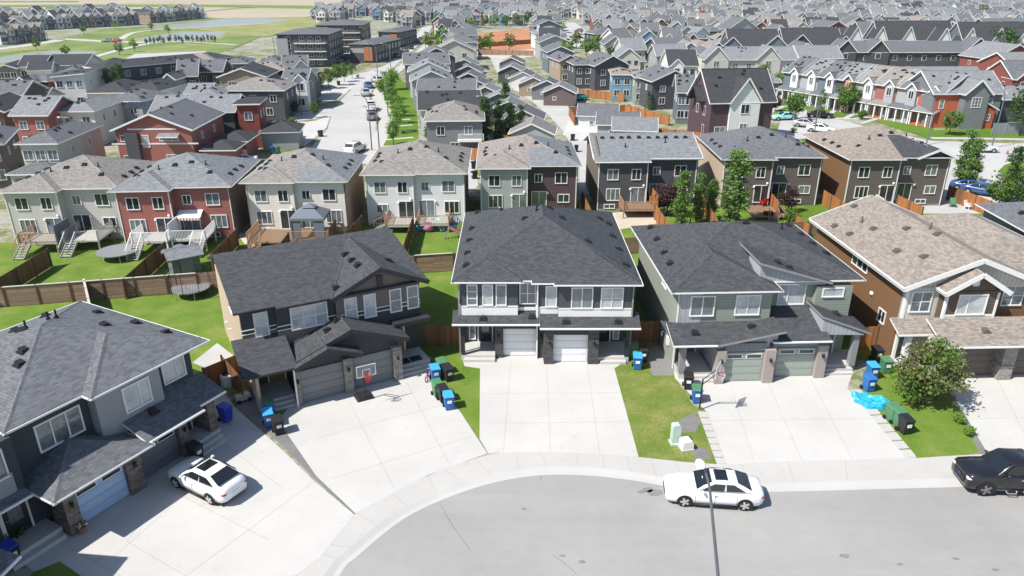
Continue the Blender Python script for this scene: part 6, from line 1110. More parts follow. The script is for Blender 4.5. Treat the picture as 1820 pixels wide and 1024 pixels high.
for i, (px, py, c_, w_) in enumerate(((1082, 212, 'blue', 'by the white garage'), (1022, 204, 'blue', 'by orange fence at alley yard'), (1028, 212, 'green', 'by orange fence at alley yard'), (1066, 226, 'blue', 'between right side garages'), (1070, 230, 'sky', 'between right side garages'), (977, 182, 'black', 'beside mauve garage'), (984, 183, 'black', 'in front of mauve garage'), (924, 160, 'blue', 'by white sided garage'), (1018, 250, 'black', 'at corner of taupe garage'), (1024, 270, 'black', 'lower down the alley edge'), (485, 273, 'blue', 'on the left side driveway'), (494, 273, 'green', 'on the left side driveway'), (570, 243, 'black', 'alone at the wide road kerb'), (602, 152, 'black', 'near street trees at road bend'), (842, 300, 'black', 'beside white house wall at alley end'), (843, 318, 'black', 'against white house fence at alley end'))):
    wbin(f'{c_} bin {w_} in the distance', px, py, 20*i, c_)
# ---------------------------------------------------------------- street furniture and yard things
t_ = thing('street_lamp', 'curved dark street lamp with white head in front of white car', 'street lamp', (8.25, 20.6, -.1)); q = [(8.25, 20.6, 0), (7.72, 20.95, 4.4), (7.27, 21.0, 6.9), (7.0, 21.1, 8.5), (6.78, 21.25, 9.2)]
m = MB(); m.tube([tuple(Vector(p)-Vector((8.25, 20.6, 0))) for p in q], [.09, .07, .058, .048, .04], 10); m.build('pole', 'metal_dark', t_); m = MB(); m.blob((6.66-8.25, 21.36-20.6, 9.28), (.18, .3, .08), 7); m.build('lamp_head', 'white', t_, smooth=True)
def slamp(label, px, py, h=8.5, rz=0, arm=1.8):
    x, y = P(px, py); k = ('sl', h, arm); t_ = thing('street_lamp', label, 'street lamp', (x, y, 0), rz, 'street lamps')
    if k not in CACHE: m = MB(); m.tube([(0, 0, 0), (0, 0, h*.8), (-arm*.15, 0, h*.93), (-arm*.5, 0, h*.99), (-arm, 0, h)], [.11, .08, .06, .05, .045], 8); b = MB(); b.blob((-arm-.3, 0, h), (.4, .16, .09), 6); CACHE[k] = (m.mesh('pole', 'metal_dark'), b.mesh('lamp_head', 'metal', True))
    put('pole', CACHE[k][0], t_); put('lamp_head', CACHE[k][1], t_)
for a in (('street lamp on wide road in front of white suv', 661, 268), ('street lamp by planted strip beyond the second row', 674, 263, 6.5), ('street lamp rising among planted strip trees', 690, 205), ('tall lamp at bend of the wide road', 672, 147, 9.5, 20), ('lamp on left of wide road opposite parked pickup', 537, 205, 7), ('lamp by tan roofed house driveway', 545, 185, 7), ('tall pole lamp at corner of townhouse row', 657, 115, 11), ('lamp beside grey end panel past the bend', 695, 130, 8), ('lamp post by white sedan on side street', 1446, 245, 9.5, 180), ('lamp post at right corner pavement', 1762, 264, 10, 0), ('lamp arching behind greige house gap at left', 152, 296, 7), ('lamp in front of tan roofed house block', 490, 108, 8), ('lamp post rising behind rightmost tan roof back house', 1646, 258, 8), ('thin pole beside taupe roofed grey house', 875, 262, 8)): slamp(*a)
def hoop(label, x, y, rz, h, board=(1.25, .8), ov=.7, base=True):
    t_ = thing('basketball_hoop', label, 'basketball hoop', (x, y, .01), rz, 'basketball hoops'); m = MB(); m.tube([(0, 0, .1), (0, 0, h*.72)], .05, 8); m.tube([(0, 0, h*.6), (0, -ov, h-.25)], .03, 6); m.tube([(0, 0, h*.72), (0, -ov, h+.1)], .03, 6); m.build('pole', 'black', t_)
    bw, bh = board; m = MB(); fr = MB()
    m.box(-bw/2, bw/2, -ov-.03, -ov, h-.35, h-.35+bh)
    for a, b, c, d_ in ((-bw/2, bw/2, 0, .05), (-bw/2, bw/2, bh-.05, bh), (-.25, .25, .12, .15), (-.25, .25, .47, .5)): fr.box(a, b, -ov-.05, -ov-.03, h-.35+c, h-.35+d_)
    for xx, c, d_ in ((-bw/2, .05, bh-.05), (bw/2-.05, .05, bh-.05), (-.25, .15, .47), (.21, .15, .47)): fr.box(xx, xx+.04, -ov-.05, -ov-.03, h-.35+c, h-.35+d_)
    b_ = m.build('backboard', 'backboard', t_); fr.build('board_frame', 'white', b_)
    m = MB(); m.tube([(.23*math.cos(a*.3142), -ov-.3+.23*math.sin(a*.3142), h-.2) for a in range(21)], .018, 6, 0, False); m.box(-.05, .05, -ov-.08, -ov-.03, h-.25, h-.15); r_ = m.build('rim', 'red', t_)
    m = MB()
    for a in range(10):
        u, v = a*.6283, (a+1)*.6283
        for s1, s2 in ((u, v), (v, u)): m.tube([(.22*math.cos(s1), -ov-.3+.22*math.sin(s1), h-.2), (.15*math.cos((s1+s2)/2), -ov-.3+.15*math.sin((s1+s2)/2), h-.42), (.11*math.cos(s2), -ov-.3+.11*math.sin(s2), h-.6)], .012, 4)
    m.build('net', 'red' if base else 'white', r_)
    if base:
        m = MB(); m.ext([(-.55, 0), (.55, 0), (.45, .2), (-.45, .2)], 'y', -.1, .8, 0); m.build('base', 'plastic_black', t_)
    return t_
tt = NT('backboard', .25, .5); tt.base((.30, .32, .34)); tt.b.inputs['Alpha'].default_value = .45; reg('backboard', tt)
hoop('basketball hoop with red net on brown house driveway', *P(650, 711), 28, 2.45); hoop('slim basketball hoop on paver edge of sage house driveway', *P(1243, 729), 62, 3.05, (1.15, .75), .8, False)
t_ = thing('bicycle', 'small pink bicycle lying beside sky blue bin', 'bicycle', P(763, 674)+(.01,), 70)
for x in (-.38, .38): m = MB(); m.tube([(x+.23*math.cos(a*.35), 0, .24+.23*math.sin(a*.35)) for a in range(19)], .028, 6, 0, False); w_ = m.build('wheel', 'rubber', t_); m = MB(); [m.bar((x, 0, .24), (x+.22*math.cos(a), 0, .24+.22*math.sin(a)), .012, .012) for a in (0, 1.05, 2.1, 3.14, 4.2, 5.2)]; m.build('spokes', 'metal', w_)
m = MB(); m.tube([(-.38, 0, .24), (-.1, 0, .28), (.25, 0, .52), (.38, 0, .24)], .03, 6); m.tube([(-.38, 0, .24), (-.18, 0, .5), (.25, 0, .52)], .03, 6); m.tube([(-.18, 0, .5), (-.1, 0, .28)], .03, 6); m.build('frame', 'pink', t_); m = MB(); m.blob((-.2, 0, .55), (.13, .08, .04), 5); m.build('saddle', 'black', t_); m = MB(); m.tube([(.25, -.25, .68), (.25, 0, .62), (.25, .25, .68)], .025, 6); m.tube([(.25, 0, .62), (.25, 0, .5)], .025, 6); m.build('handlebar', 'pink', t_)
m = MB(); m.box(-.3, .3, -.3, .3, 0, .12); m.ext([(-.24, .12), (.24, .12), (.24, 1.25), (.16, 1.33), (-.16, 1.33), (-.24, 1.25)], 'y', -.2, .2); tag(m.build('utility_pedestal', 'pedestal_green', None, P(1199, 788)+(.0,), 8), 'tall pale green utility pedestal on dry lawn', 'utility box')
t_ = thing('utility_box', 'low white utility box beside pale green pedestal', 'utility box', P(1219, 797)+(0,), 12); m = MB(); m.box(-.38, .38, -.35, .35, 0, .1); m.build('plinth', 'concrete_walk', t_); m = MB(); m.ext([(-.33, .1), (.33, .1), (.33, .5), (.22, .62), (-.22, .62), (-.33, .5)], 'y', -.3, .3); m.build('cabinet', 'white', t_)
m = MB(); N_ = 30; rs_ = random.Random(4); pr_ = [(0, .05), (.3, .05), (.55, .07), (.7, .2), (.82, .26), (.95, .16), (1.0, 0)]; jit = [[rs_.uniform(-.075, .075) for k in range(N_)] for _ in pr_]; wv = lambda k: 1+.10*math.sin(k*.63)+.07*math.sin(k*1.47+1)
V_ = [[(q[0]*1.15*wv(k)*math.cos(6.2832*k/N_)*(1+jit[i][k]), q[0]*.8*wv(k)*math.sin(6.2832*k/N_)*(1+jit[i][k]), max(0, q[1]*(1+2.2*jit[i][k])+.9*jit[i][k]*(0 < i < 6))) for k in range(N_)] for i, q in enumerate(pr_)]
for i in range(len(pr_)-1):
    for k in range(N_): m.poly([V_[i][k], V_[i+1][k], V_[i+1][(k+1) % N_], V_[i][(k+1) % N_]])
tag(m.build('inflatable_pool', 'plastic_cyan', None, P(1548, 716)+(.03,), -30), 'crumpled bright cyan inflatable pool on paver edge', 'paddling pool')
t_ = thing('flower_pot', 'round pot of mixed flowers by stone pier of blue garage', 'flower pot', P(147, 946)+(.01,)); m = MB(); m.lathe([(.16, 0), (.25, .32), (.27, .34), (.22, .34)], 14); m.build('pot', 'terracotta', t_)
m = MB()
for k in range(120):
    a, r, zz = random.random()*6.28, .3*math.sqrt(random.random()), .36+.18*random.random(); c = Vector((r*math.cos(a), r*math.sin(a), zz)); u = Vector((random.gauss(0, 1), random.gauss(0, 1), random.gauss(0, 1))).normalized()*.05; v = u.orthogonal().normalized()*.05; m.poly([c-u, c-v, c+u, c+v], random.choice((0, 0, 1, 2, 3)))
m.build('flowers', ['leaf_green', 'pink', 'white', 'yellow'], t_)
t_ = thing('air_conditioner', 'round white air unit behind gate fence of brown house', 'air conditioner', P(402, 664, .9)[:2]+(0,)); m = MB(); m.lathe([(.42, 0), (.44, .1), (.44, .8), (.38, .86)], 16); m.build('casing', 'white', t_); m = MB(); m.lathe([(.3, .865), (.3, .875)], 14); m.build('grille', 'black', t_)
m = MB(); m.lathe([(.24, 0), (.24, .03), (.15, .03), (.035, .7), (.02, .72)], 12); tag(m.build('traffic_cone', 'red', None, P(1790, 274)+(.03,)), 'orange red traffic marker at the right junction', 'traffic cone')
t_ = thing('lawn_mower', 'pale covered mower behind brown gate fence', 'mower', P(432, 712)+(.01,), 40); m = MB(); m.ext([(-.3, .15), (.3, .15), (.25, .45), (-.25, .45)], 'x', -.45, .45); m.build('cover', 'trim_tan', t_); m = MB(); m.tube([(-.4, -.2, .4), (-.9, -.2, .95), (-.9, .2, .95), (-.4, .2, .4)], .025, 6); m.build('handle', 'metal_dark', t_)
for x in (-.35, .35):
    for y in (-.3, .3): m = MB(); m.lathe([(.13, y-.04), (.13, y+.04)], 10, (x, 0), axis='y'); o_ = m.build('wheel', 'rubber', t_, (0, 0, .13))
# ---------------------------------------------------------------- trees and plants
def crown_mb(m, shape, n, size, clumps, mat=0, up=.35, rad=.3):
    """leaf quads gathered in clumps: shape(u) gives a random point in the crown, clumps of radius rad*width"""
    cs = [Vector(shape()) for _ in range(clumps)]; k = max(1, n//clumps)
    for c in cs:
        q = random.uniform(.6, 1.25)
        for _ in range(int(k*random.uniform(.5, 1.5))):
            p = c+Vector((random.gauss(0, rad*q), random.gauss(0, rad*q), random.gauss(0, rad*q*.75)))
            nrm = Vector((random.gauss(0, .6), random.gauss(0, .6), random.gauss(up, .6))).normalized(); u = nrm.orthogonal().normalized(); a = random.random()*6.28; u = (u*math.cos(a)+nrm.cross(u)*math.sin(a))*size*random.uniform(.6, 1.3); v = nrm.cross(u)*.62
            m.v += [tuple(p-u), tuple(p-v), tuple(p+u), tuple(p+v)]; b = len(m.v)-4; m.f.append([b, b+1, b+2, b+3]); m.m.append(mat)
def ell(cx, cz, rx, rz, shell=.55):
    def f():
        while True:
            v = Vector((random.uniform(-1, 1), random.uniform(-1, 1), random.uniform(-1, 1)))
            if shell < v.length < 1: return (cx+v.x*rx, v.y*rx, cz+v.z*rz)
    return f
def spind(h0, h1, r):
    def f():
        t = random.random(); w = r*math.sin(math.pi*min(1, (t*.85+.12)))**.7; a = random.random()*6.28; q = math.sqrt(random.random()); return (w*q*math.cos(a), w*q*math.sin(a), h0+(h1-h0)*t)
    return f
def limbs(m, h, r, n, top, spread):
    m.tube([(0, 0, 0), (.03*h*random.uniform(-1, 1), .02*h, h*.5), (0, 0, h)], [r, r*.75, r*.3], 8)
    for i in range(n):
        a = 6.28*i/n+random.random(); z0 = h*random.uniform(.35, .75); m.tube([(0, 0, z0), (spread*.5*math.cos(a), spread*.5*math.sin(a), z0+(top-z0)*.5), (spread*math.cos(a), spread*math.sin(a), z0+(top-z0)*.85)], [r*.5, r*.3, r*.08], 5)
PROTO = {}
def proto(kind, leaf, var=0):
    k = (kind, leaf, var)
    if k in PROTO: return PROTO[k]
    st = random.getstate(); random.seed(hash_(kind)+var*17); t_, c_ = MB(), MB(); bark = 'bark'
    if kind == 'street': limbs(t_, 3.4, .09, 7, 4.6, 1.0); crown_mb(c_, ell(0, 3.3, 1.35, 1.75), 1800, .15, 30, rad=.33)
    if kind == 'round': limbs(t_, 3.0, .12, 8, 4.4, 1.4); crown_mb(c_, ell(0, 3.2, 1.7, 1.8), 2200, .18, 40, rad=.38)
    if kind == 'poplar': bark = 'bark_pale'; t_.tube([(0, 0, 0), (.05, 0, 3), (0, 0, 6.3)], [.09, .06, .015], 7); crown_mb(c_, spind(.5, 6.6, .72), 3600, .12, 60, up=.1, rad=.24); [t_.tube([(0, 0, z), (.35*math.cos(z*5), .35*math.sin(z*5), z+.9)], [.03, .008], 4) for z in (1, 1.5, 2, 2.6, 3.2, 3.9, 4.6)]
    if kind == 'thin': bark = 'bark_pale'; t_.tube([(0, 0, 0), (.05, 0, 2.5), (0, 0, 5.4)], [.06, .045, .01], 7); crown_mb(c_, spind(1.3, 5.6, .75), 900, .13, 34, up=.1, rad=.2); [t_.tube([(0, 0, z), (.5*math.cos(z*5), .5*math.sin(z*5), z+.9)], [.025, .008], 4) for z in (1.5, 2, 2.6, 3.2, 3.9)]
    if kind == 'bush': t_.tube([(0, 0, 0), (0, 0, .8)], .05, 6); [t_.tube([(0, 0, .1), (.3*math.cos(a), .3*math.sin(a), .7)], .025, 5) for a in (0, 1, 2.2, 3.3, 4.4, 5.4)]; crown_mb(c_, ell(0, .75, .65, .55, .2), 700, .10, 22, rad=.18)
    if kind == 'far': t_.tube([(0, 0, 0), (0, 0, 2.5)], [.14, .08], 5); crown_mb(c_, ell(0, 3.4, 1.6, 2.0), 240, .42, 22, rad=.45)
    if kind == 'spruce': t_.tube([(0, 0, 0), (0, 0, 4.5)], [.1, .03], 6); [crown_mb(c_, (lambda z=z, r=r: (r*math.sqrt(random.random())*math.cos(A := random.random()*6.28), r*.9*math.sin(A), z)), 90, .16, 9, up=.6, rad=.16) for z, r in ((.5, 1.2), (1.1, 1.05), (1.7, .9), (2.3, .75), (2.9, .6), (3.5, .42), (4.1, .25), (4.6, .1))]
    PROTO[k] = (t_.mesh('trunk', bark, True), c_.mesh('crown', leaf)); random.setstate(st); return PROTO[k]
def hash_(s): return sum(ord(c)*(i+3) for i, c in enumerate(s))
def tree(label, px, py, kind, leaf='leaf_green', s=1.0, sz=None, group=None, cat='tree', var=0, xy=None, name=None):
    x, y = xy or P(px, py); t, c = proto(kind, leaf, var); o = thing(name or {'poplar': 'poplar_tree', 'bush': 'shrub', 'spruce': 'spruce_tree'}.get(kind, 'tree'), label, cat, (x, y, 0), random.uniform(0, 360), group); o.scale = (s, s, sz or s)
    put('trunk', t, o); put('crown', c, o); return o
# the big bushy tree beside the tan roofed house
random.seed(5); x, y = P(1640, 716); t_ = thing('tree', 'big olive bushy tree with reddish tips on lawn before tan roofed house', 'tree', (x, y, 0)); m = MB()
for a in (0, .9, 1.9, 2.9, 4.0, 5.1): m.tube([(.05*math.cos(a), .05*math.sin(a), 0), (.5*math.cos(a), .5*math.sin(a), 1.2), (1.1*math.cos(a), 1.1*math.sin(a), 2.4), (1.4*math.cos(a+.3), 1.4*math.sin(a+.3), 3.1)], [.08, .06, .035, .012], 6)
m.build('trunk', 'bark', t_, smooth=True); m = MB(); crown_mb(m, ell(0, 2.15, 1.8, 1.75, .5), 3600, .115, 62, 0, rad=.27); crown_mb(m, ell(.1, 2.5, 2.15, 2.0, .85), 320, .1, 46, 1, rad=.15); crown_mb(m, ell(-.6, 1.5, 1.7, 1.0, .4), 1100, .11, 22, 2, rad=.26); crown_mb(m, ell(.2, 3.0, 1.2, 1.2, .6), 900, .11, 18, 2, rad=.24); m.build('crown', ['leaf_olive', 'leaf_wine', 'leaf_green'], t_)
tree('small bright shrub on gravel border of lawn, nearer the house', 1705, 752, 'bush', 'leaf_bright', .5, cat='shrub'); tree('small bright shrub on gravel border of lawn, nearer the street', 1721, 774, 'bush', 'leaf_bright', .5, cat='shrub', var=1)
tree('dark bush beside porch in lower left corner', 22, 968, 'bush', 'leaf_dark', .8, cat='shrub')
for i, (px, py, h, lb) in enumerate(((1207, 406, .92, 'green poplar right of wine leaved tree'), (1238, 398, .82, 'slim poplar second from the wine leaved tree'), (1262, 392, .72, 'small poplar in front of taupe house wall'), (1300, 404, 1.22, 'tallest fullest poplar before taupe house'), (1706, 330, 1.05, 'loose poplar at corner of rightmost back house'), (1720, 338, 1.0, 'second loose poplar by orange corner fence'), (1786, 362, 1.0, 'thin dark poplar by right corner pavement'))):
    tree(lb, px, py, 'poplar', 'leaf_poplar' if i < 6 else 'leaf_dark', h*(1.4 if i == 3 else 1.12), h, 'poplars near the second row', var=i % 3)
tree('wine red leaved tree behind dark grey duplex', 1185, 384, 'round', 'leaf_wine', .78, group=None); tree('dark wine shrub beside stepped deck', 1400, 378, 'round', 'leaf_wine', .55, cat='tree', var=1); tree('round green shrub beside fence below dark wine shrub', 1408, 396, 'bush', 'leaf_green', 1.2, cat='shrub'); tree('leafy green tree behind orange corner fence', 1772, 372, 'round', 'leaf_green', .8, cat='tree', var=2); tree('low green tree at right edge by bluish roof', 1812, 370, 'round', 'leaf_dark', .75, var=1)
for i, (px, py, s_) in enumerate(((766, 262, .9), (792, 266, 1.0), (798, 262, .85), (863, 262, 1.15), (886, 258, 1.05), (906, 255, 1.0), (899, 210, 1.0), (925, 250, .85))): tree(('poplar at left corner of taupe roofed house', 'poplar of the pair by white balcony, front one', 'poplar of the pair by white balcony, rear one', 'tall poplar at right corner of taupe roofed house', 'poplar by thin pole near orange fence', 'poplar before orange fence stack', 'lone poplar rising behind orange fences', 'smaller poplar beside taupe garage')[i], px, py, 'poplar', 'leaf_dark', s_*1.15, s_, 'poplars beside the alley', var=i % 3)
for i, (px, py) in enumerate(((183, 178), (198, 180), (212, 180), (224, 184))): tree(('thin poplar, leftmost of four by cream houses', 'second thin poplar from left by cream houses', 'third thin poplar from left by cream houses', 'tallest thin poplar, rightmost of four by cream houses')[i], px, py, 'poplar', 'leaf_dark', .95+.08*i, group='poplars by cream houses', var=i % 3)
SG = 'street trees'
for i, (px, py, s_, k_) in enumerate(((700, 258, .75, 'street'), (706, 236, .8, 'street'), (712, 220, .75, 'street'), (706, 208, .8, 'street'), (696, 192, .85, 'street'), (686, 178, 1.0, 'round'), (694, 160, 1.0, 'round'), (716, 238, .6, 'bush'))): tree(('bright young tree nearest on planted strip', 'second young tree on planted strip', 'leaning young tree on planted strip', 'young tree by mid planted strip walkway', 'bushy tree on planted strip below round trees', 'front round tree at top of planted strip', 'rear round tree at top of planted strip', 'low bush by walkway on planted strip')[i], px, py, k_, 'leaf_bright', s_, group=SG, var=i % 3)
for i, (px, py, s_) in enumerate(((568, 168, 1.0), (585, 158, .95), (600, 152, 1.05), (612, 146, .9), (626, 140, .75), (520, 252, .8), (560, 210, .6), (482, 246, .6), (636, 138, .6))): tree(('street tree left of wide road, front of the cluster', 'second street tree in cluster left of wide road', 'tallest street tree in cluster left of wide road', 'fourth street tree in cluster left of wide road', 'small street tree at end of left cluster', 'bright thin tree on left driveway lawn', 'small shrub tree on left verge by crossing', 'brownish small tree before low garage on left', 'shrubby tree near road bend corner')[i], px, py, 'street' if i < 8 else 'bush', 'leaf_green' if i != 7 else 'leaf_olive', s_, group=SG, var=i % 3, cat='tree')
tree('dark plum tree beside left crossing', 521, 206, 'round', 'leaf_wine', .6)
for i, (px, py, s_, k_, lf) in enumerate(((1412, 214, 1.05, 'round', 'leaf_green'), (1356, 172, 1.0, 'street', 'leaf_green'), (1386, 168, 1.0, 'street', 'leaf_bright'), (1424, 170, 1.0, 'street', 'leaf_bright'), (1456, 212, 1.0, 'thin', 'leaf_green'), (1502, 202, 1.15, 'round', 'leaf_green'), (1516, 200, 1.0, 'round', 'leaf_green'), (1476, 186, .7, 'street', 'leaf_wine'), (1548, 202, .7, 'thin', 'leaf_bright'), (1686, 240, .85, 'round', 'leaf_green'), (1812, 242, 1.5, 'street', 'leaf_dark'), (1378, 198, .6, 'round', 'leaf_wine'), (1410, 236, .7, 'bush', 'leaf_olive'), (1532, 212, 1.4, 'bush', 'leaf_green'))): tree(('round tree in front of mint car', 'tree behind plum townhouse roof, left', 'bright tree behind plum townhouse roof, right', 'bright tree before white columned townhouses', 'thin tree by lamp on side street', 'left of two round trees before white townhouses', 'right of two round trees before white townhouses', 'wine red small tree by white townhouse porch', 'sparse bright tree before red door townhouse', 'round tree on lawn at end of coloured row', 'tall dark tree at right edge by grey fence', 'dark wine tree behind mint car', 'olive hedge bush by silver hatchback', 'clipped hedge bush on townhouse lawn')[i], px, py, k_, lf, s_, group=SG if k_ != 'bush' else None, var=i % 3, cat='tree' if k_ != 'bush' else 'shrub')
tree('big dark leafy tree behind long dark townhouse block', 1770, 112, 'round', 'leaf_dark', 2.2); tree('dark tree before middle of long dark townhouse block', 1603, 118, 'far', 'leaf_dark', 1.1); tree('green tree before greige townhouse block, left', 1352, 158, 'street', 'leaf_green', 1.1); tree('dark bush tree between dark roofs at upper right', 1528, 70, 'far', 'leaf_olive', 1.4); tree('bright lime tree among upper right houses', 1738, 42, 'far', 'leaf_bright', 2.0)
tree('green tree by small house at left', 40, 188, 'round', 'leaf_green', .9); tree('dark spruce like tree before greige porch house', 1134, 118, 'spruce', 'leaf_dark', 1.2, cat='tree'); tree('small spruce in timber fenced yard', 1152, 196, 'spruce', 'leaf_dark', .8); tree('shrub by greige house garage at left', 22, 312, 'bush', 'leaf_green', 1.6, cat='shrub'); tree('olive shrub before brown porch of red house', 408, 270, 'bush', 'leaf_olive', 1.8, cat='shrub')
# ---------------------------------------------------------------- far rows
random.seed(21)
def Qp(x, y, z=0.0):
    c, s = math.cos(PITCH), math.sin(PITCH); zz = z-CAMH; dp = y*c-zz*s
    return (910+FPX*x/dp, 512-FPX*(zz*c+y*s)/dp) if dp > .1 else (-999, -999)
def inside(p, poly):
    r = False; j = len(poly)-1
    for i in range(len(poly)):
        (xi, yi), (xj, yj) = poly[i], poly[j]
        if (yi > p[1]) != (yj > p[1]) and p[0] < (xj-xi)*(p[1]-yi)/(yj-yi)+xi: r = not r
        j = i
    return r
AVOID = [[(x-9, y) for x, y in RL]+[(x+9, y) for x, y in RR[::-1]], [(838, 106), (838, 50), (950, 44), (956, 106)], [(1006, 92), (1084, 90), (1056, 60), (1026, 34), (996, 34)], [(1100, 106), (1100, 78), (1040, 78), (1040, 106)],
         [(860, 300), (885, 90), (910, 90), (1090, 300)], [(1360, 265), (1385, 150), (1760, 160), (1900, 240), (1900, 400), (1500, 400)], [(480, 400), (500, 150), (640, 95), (660, 400)], [(500, 170), (500, 60), (640, 30), (735, 60), (600, 170)], [(-100, 125), (-100, 65), (190, 45), (560, 20), (560, 60), (480, 90), (360, 110), (250, 112), (130, 122)]]
FW = ['white', 'white', 'ltgrey', 'ltgrey', 'greige', 'cream', 'blue', 'slate', 'sage', 'tan', 'dkgrey', 'grey', 'brick', 'mauve', 'brown', 'white']; FR = ['mid', 'grey', 'blue', 'mid', 'taupe', 'dark', 'grey', 'tan']
NAME_W = dict(white='white', ltgrey='pale grey', greige='greige', cream='cream', blue='light blue', slate='slate blue', sage='sage green', tan='tan', dkgrey='dark grey', grey='grey', brick='brick red', mauve='mauve', brown='brown', orange='orange')
NAME_R = dict(mid='grey', grey='light grey', blue='bluish', taupe='taupe', dark='black', tan='tan', char='charcoal', warm='beige')
def far_mb(m, w, dp, roof, wi, ri, ti, gi, x=0, y=0, rz=0, z=5.6, gable=True):
    k = MB(); x0, x1 = -w/2+.35, w/2-.35; s = {'gx': .6, 'gy': .75, 'hip': .42}[roof]
    k.box(x0, x1, .35, dp-.35, 0, z-.05, 0)
    if roof == 'gx': k.ext([(.35, z-.06), (dp-.35, z-.06), (dp/2, z-.2+dp/2*s)], 'x', x0, x1, 0); gabs(k, -w/2, w/2, 0, dp, z, s, 'x')
    elif roof == 'gy': k.ext([(x0, z-.06), (x1, z-.06), (0, z-.2+w/2*s)], 'y', .35, dp-.35, 0); gabs(k, -w/2, w/2, 0, dp, z, s, 'y')
    else: hip(k, -w/2, w/2, 0, dp, z, s, .16, False); k.m = [1 if (a == 0 and i >= 6) else (2 if a == 1 else a) for i, a in enumerate(k.m)]
    if roof != 'gy' and gable: k.ext([(x0+.3, 0), (x0+3.3, 0), (x0+3.3, z), (x0+1.8, z+1.3), (x0+.3, z)], 'y', -.35, 1.2, 0); gabs(k, x0, x0+3.6, -.6, dp*.4, z, .95, 'y')
    for fc, yy in (('f', .35 if not (gable and roof != 'gy') else .35), ('b', dp-.35)):
        for i in (-.28, .02, .3): quad_win(k, i*w, yy, z-1.4, 1.2, 1.4, fc); quad_win(k, i*w+.2, yy, 1.8, 1.5 if i else 1.0, 1.5, fc)
    if roof != 'gy' and gable: quad_win(k, x0+1.8, -.35, z-1.2, 1.3, 1.5); quad_win(k, x0+1.8, -.35, 1.8, 1.4, 1.5)
    for fc, xx in (('l', x0), ('r', x1)):
        quad_win(k, xx, dp*.3, z-1.3, .9, 1.1, fc); quad_win(k, xx, dp*.65, 2.0, .9, 1.1, fc)
    k.box(x0+.4, x1-.2, -1.2, .35, 2.5, 2.75, 1); k.box(x1-.5, x1-.25, -1.1, -.85, 0, 2.5, 2)
    mp = (wi, ri, ti, gi); c, s_ = math.cos(R(rz)), math.sin(R(rz)); b = len(m.v)
    m.v += [(x+p[0]*c-p[1]*s_, y+p[0]*s_+p[1]*c, p[2]) for p in k.v]; m.f += [[b+i for i in f] for f in k.f]; m.m += [mp[q] for q in k.m]
def gabs(k, x0, x1, y0, y1, z, s, axis):
    n = len(k.m); gab(k, x0, x1, y0, y1, z, s, axis, .2); k.m[n:] = [1 if q == 0 else 2 for q in k.m[n:]]
def far_house(label, x, y, rz, w, dp, roof, wc, rc, group, z=5.6):
    w = round(w*2)/2; key = ('fh', w, round(dp), roof, wc, rc)
    if key not in CACHE: m = MB(); far_mb(m, w, round(dp), roof, 0, 1, 2, 3, z=z); CACHE[key] = m.mesh('house', ['sid_'+wc, 'shg_'+rc, 'trim_white', 'glass_far'])
    return tag(put('house', CACHE[key], None, (x, y, 0), rz), label, 'house', group)
def free(x, y, r=4.6):
    return all((x-a)**2+(y-b)**2 > (r+c)**2 for a, b, c in OCC)
ORD = ['first', 'second', 'third', 'fourth', 'fifth', 'sixth', 'seventh', 'eighth', 'ninth', 'tenth', 'eleventh', 'twelfth', 'thirteenth', 'fourteenth', 'fifteenth', 'sixteenth', 'seventeenth', 'eighteenth', 'nineteenth', 'twentieth']+[f'{i}'+('st' if i % 10 == 1 else 'nd' if i % 10 == 2 else 'rd' if i % 10 == 3 else 'th') for i in range(21, 80)]
SH = [(6.5, 'gy'), (7.5, 'gx'), (7, 'gy'), (8, 'hip'), (7, 'gx'), (8.5, 'hip'), (6, 'gx')]
ROWN = {}; far_list = []
# houses beyond the ponds, upper left
for (a, b, n, nm) in (((4, 80), (84, 70), 6, 'row nearest the pond'), ((40, 55), (250, 44), 15, 'long row above ponds'), ((2, 44), (235, 30), 15, 'rear row below fields'), ((268, 41), (366, 32), 11, 'short row above upper pond')):
    A, B = Vector(P(*a)), Vector(P(*b)); rz0 = math.degrees(math.atan2((B-A).y, (B-A).x))
    for i in range(n):
        c = A+(B-A)*((i+.5)/n); w = min(11, (B-A).length/n*.93); ro = ('gy', 'gx', 'hip')[i % 3]; wc = ('ltgrey', 'grey', 'greige', 'slate', 'tan', 'grey', 'white')[(i*3+n) % 7]; rc = FR[(i*5+n) % 6]; OCC.append((c.x, c.y+5, 6))
        far_house(f'{NAME_W[wc]} house, {NAME_R[rc]} roof, {ORD[i]} from left in {nm}', c.x, c.y, rz0, w, 12, ro, wc, rc, 'houses beyond the ponds')
near_rows = [(148, -125, 130), (174, -125, 140), (198, -140, 160), (222, -60, 190), (246, -60, 210), (272, -70, 230), (298, -80, 240), (322, -85, 250), (348, -90, 265)]
d_ = 372
while d_ < 1000: near_rows.append((d_, -.275*d_, .80*d_)); d_ += 21+(d_-300)*.010+ (7 if len(near_rows) % 2 else 0)
far_i = 0; SM = MB(); SW = ['white', 'ltgrey', 'greige', 'slate', 'dkgrey', 'brick', 'blue', 'cream']; SR = ['mid', 'grey', 'blue', 'dark', 'taupe']
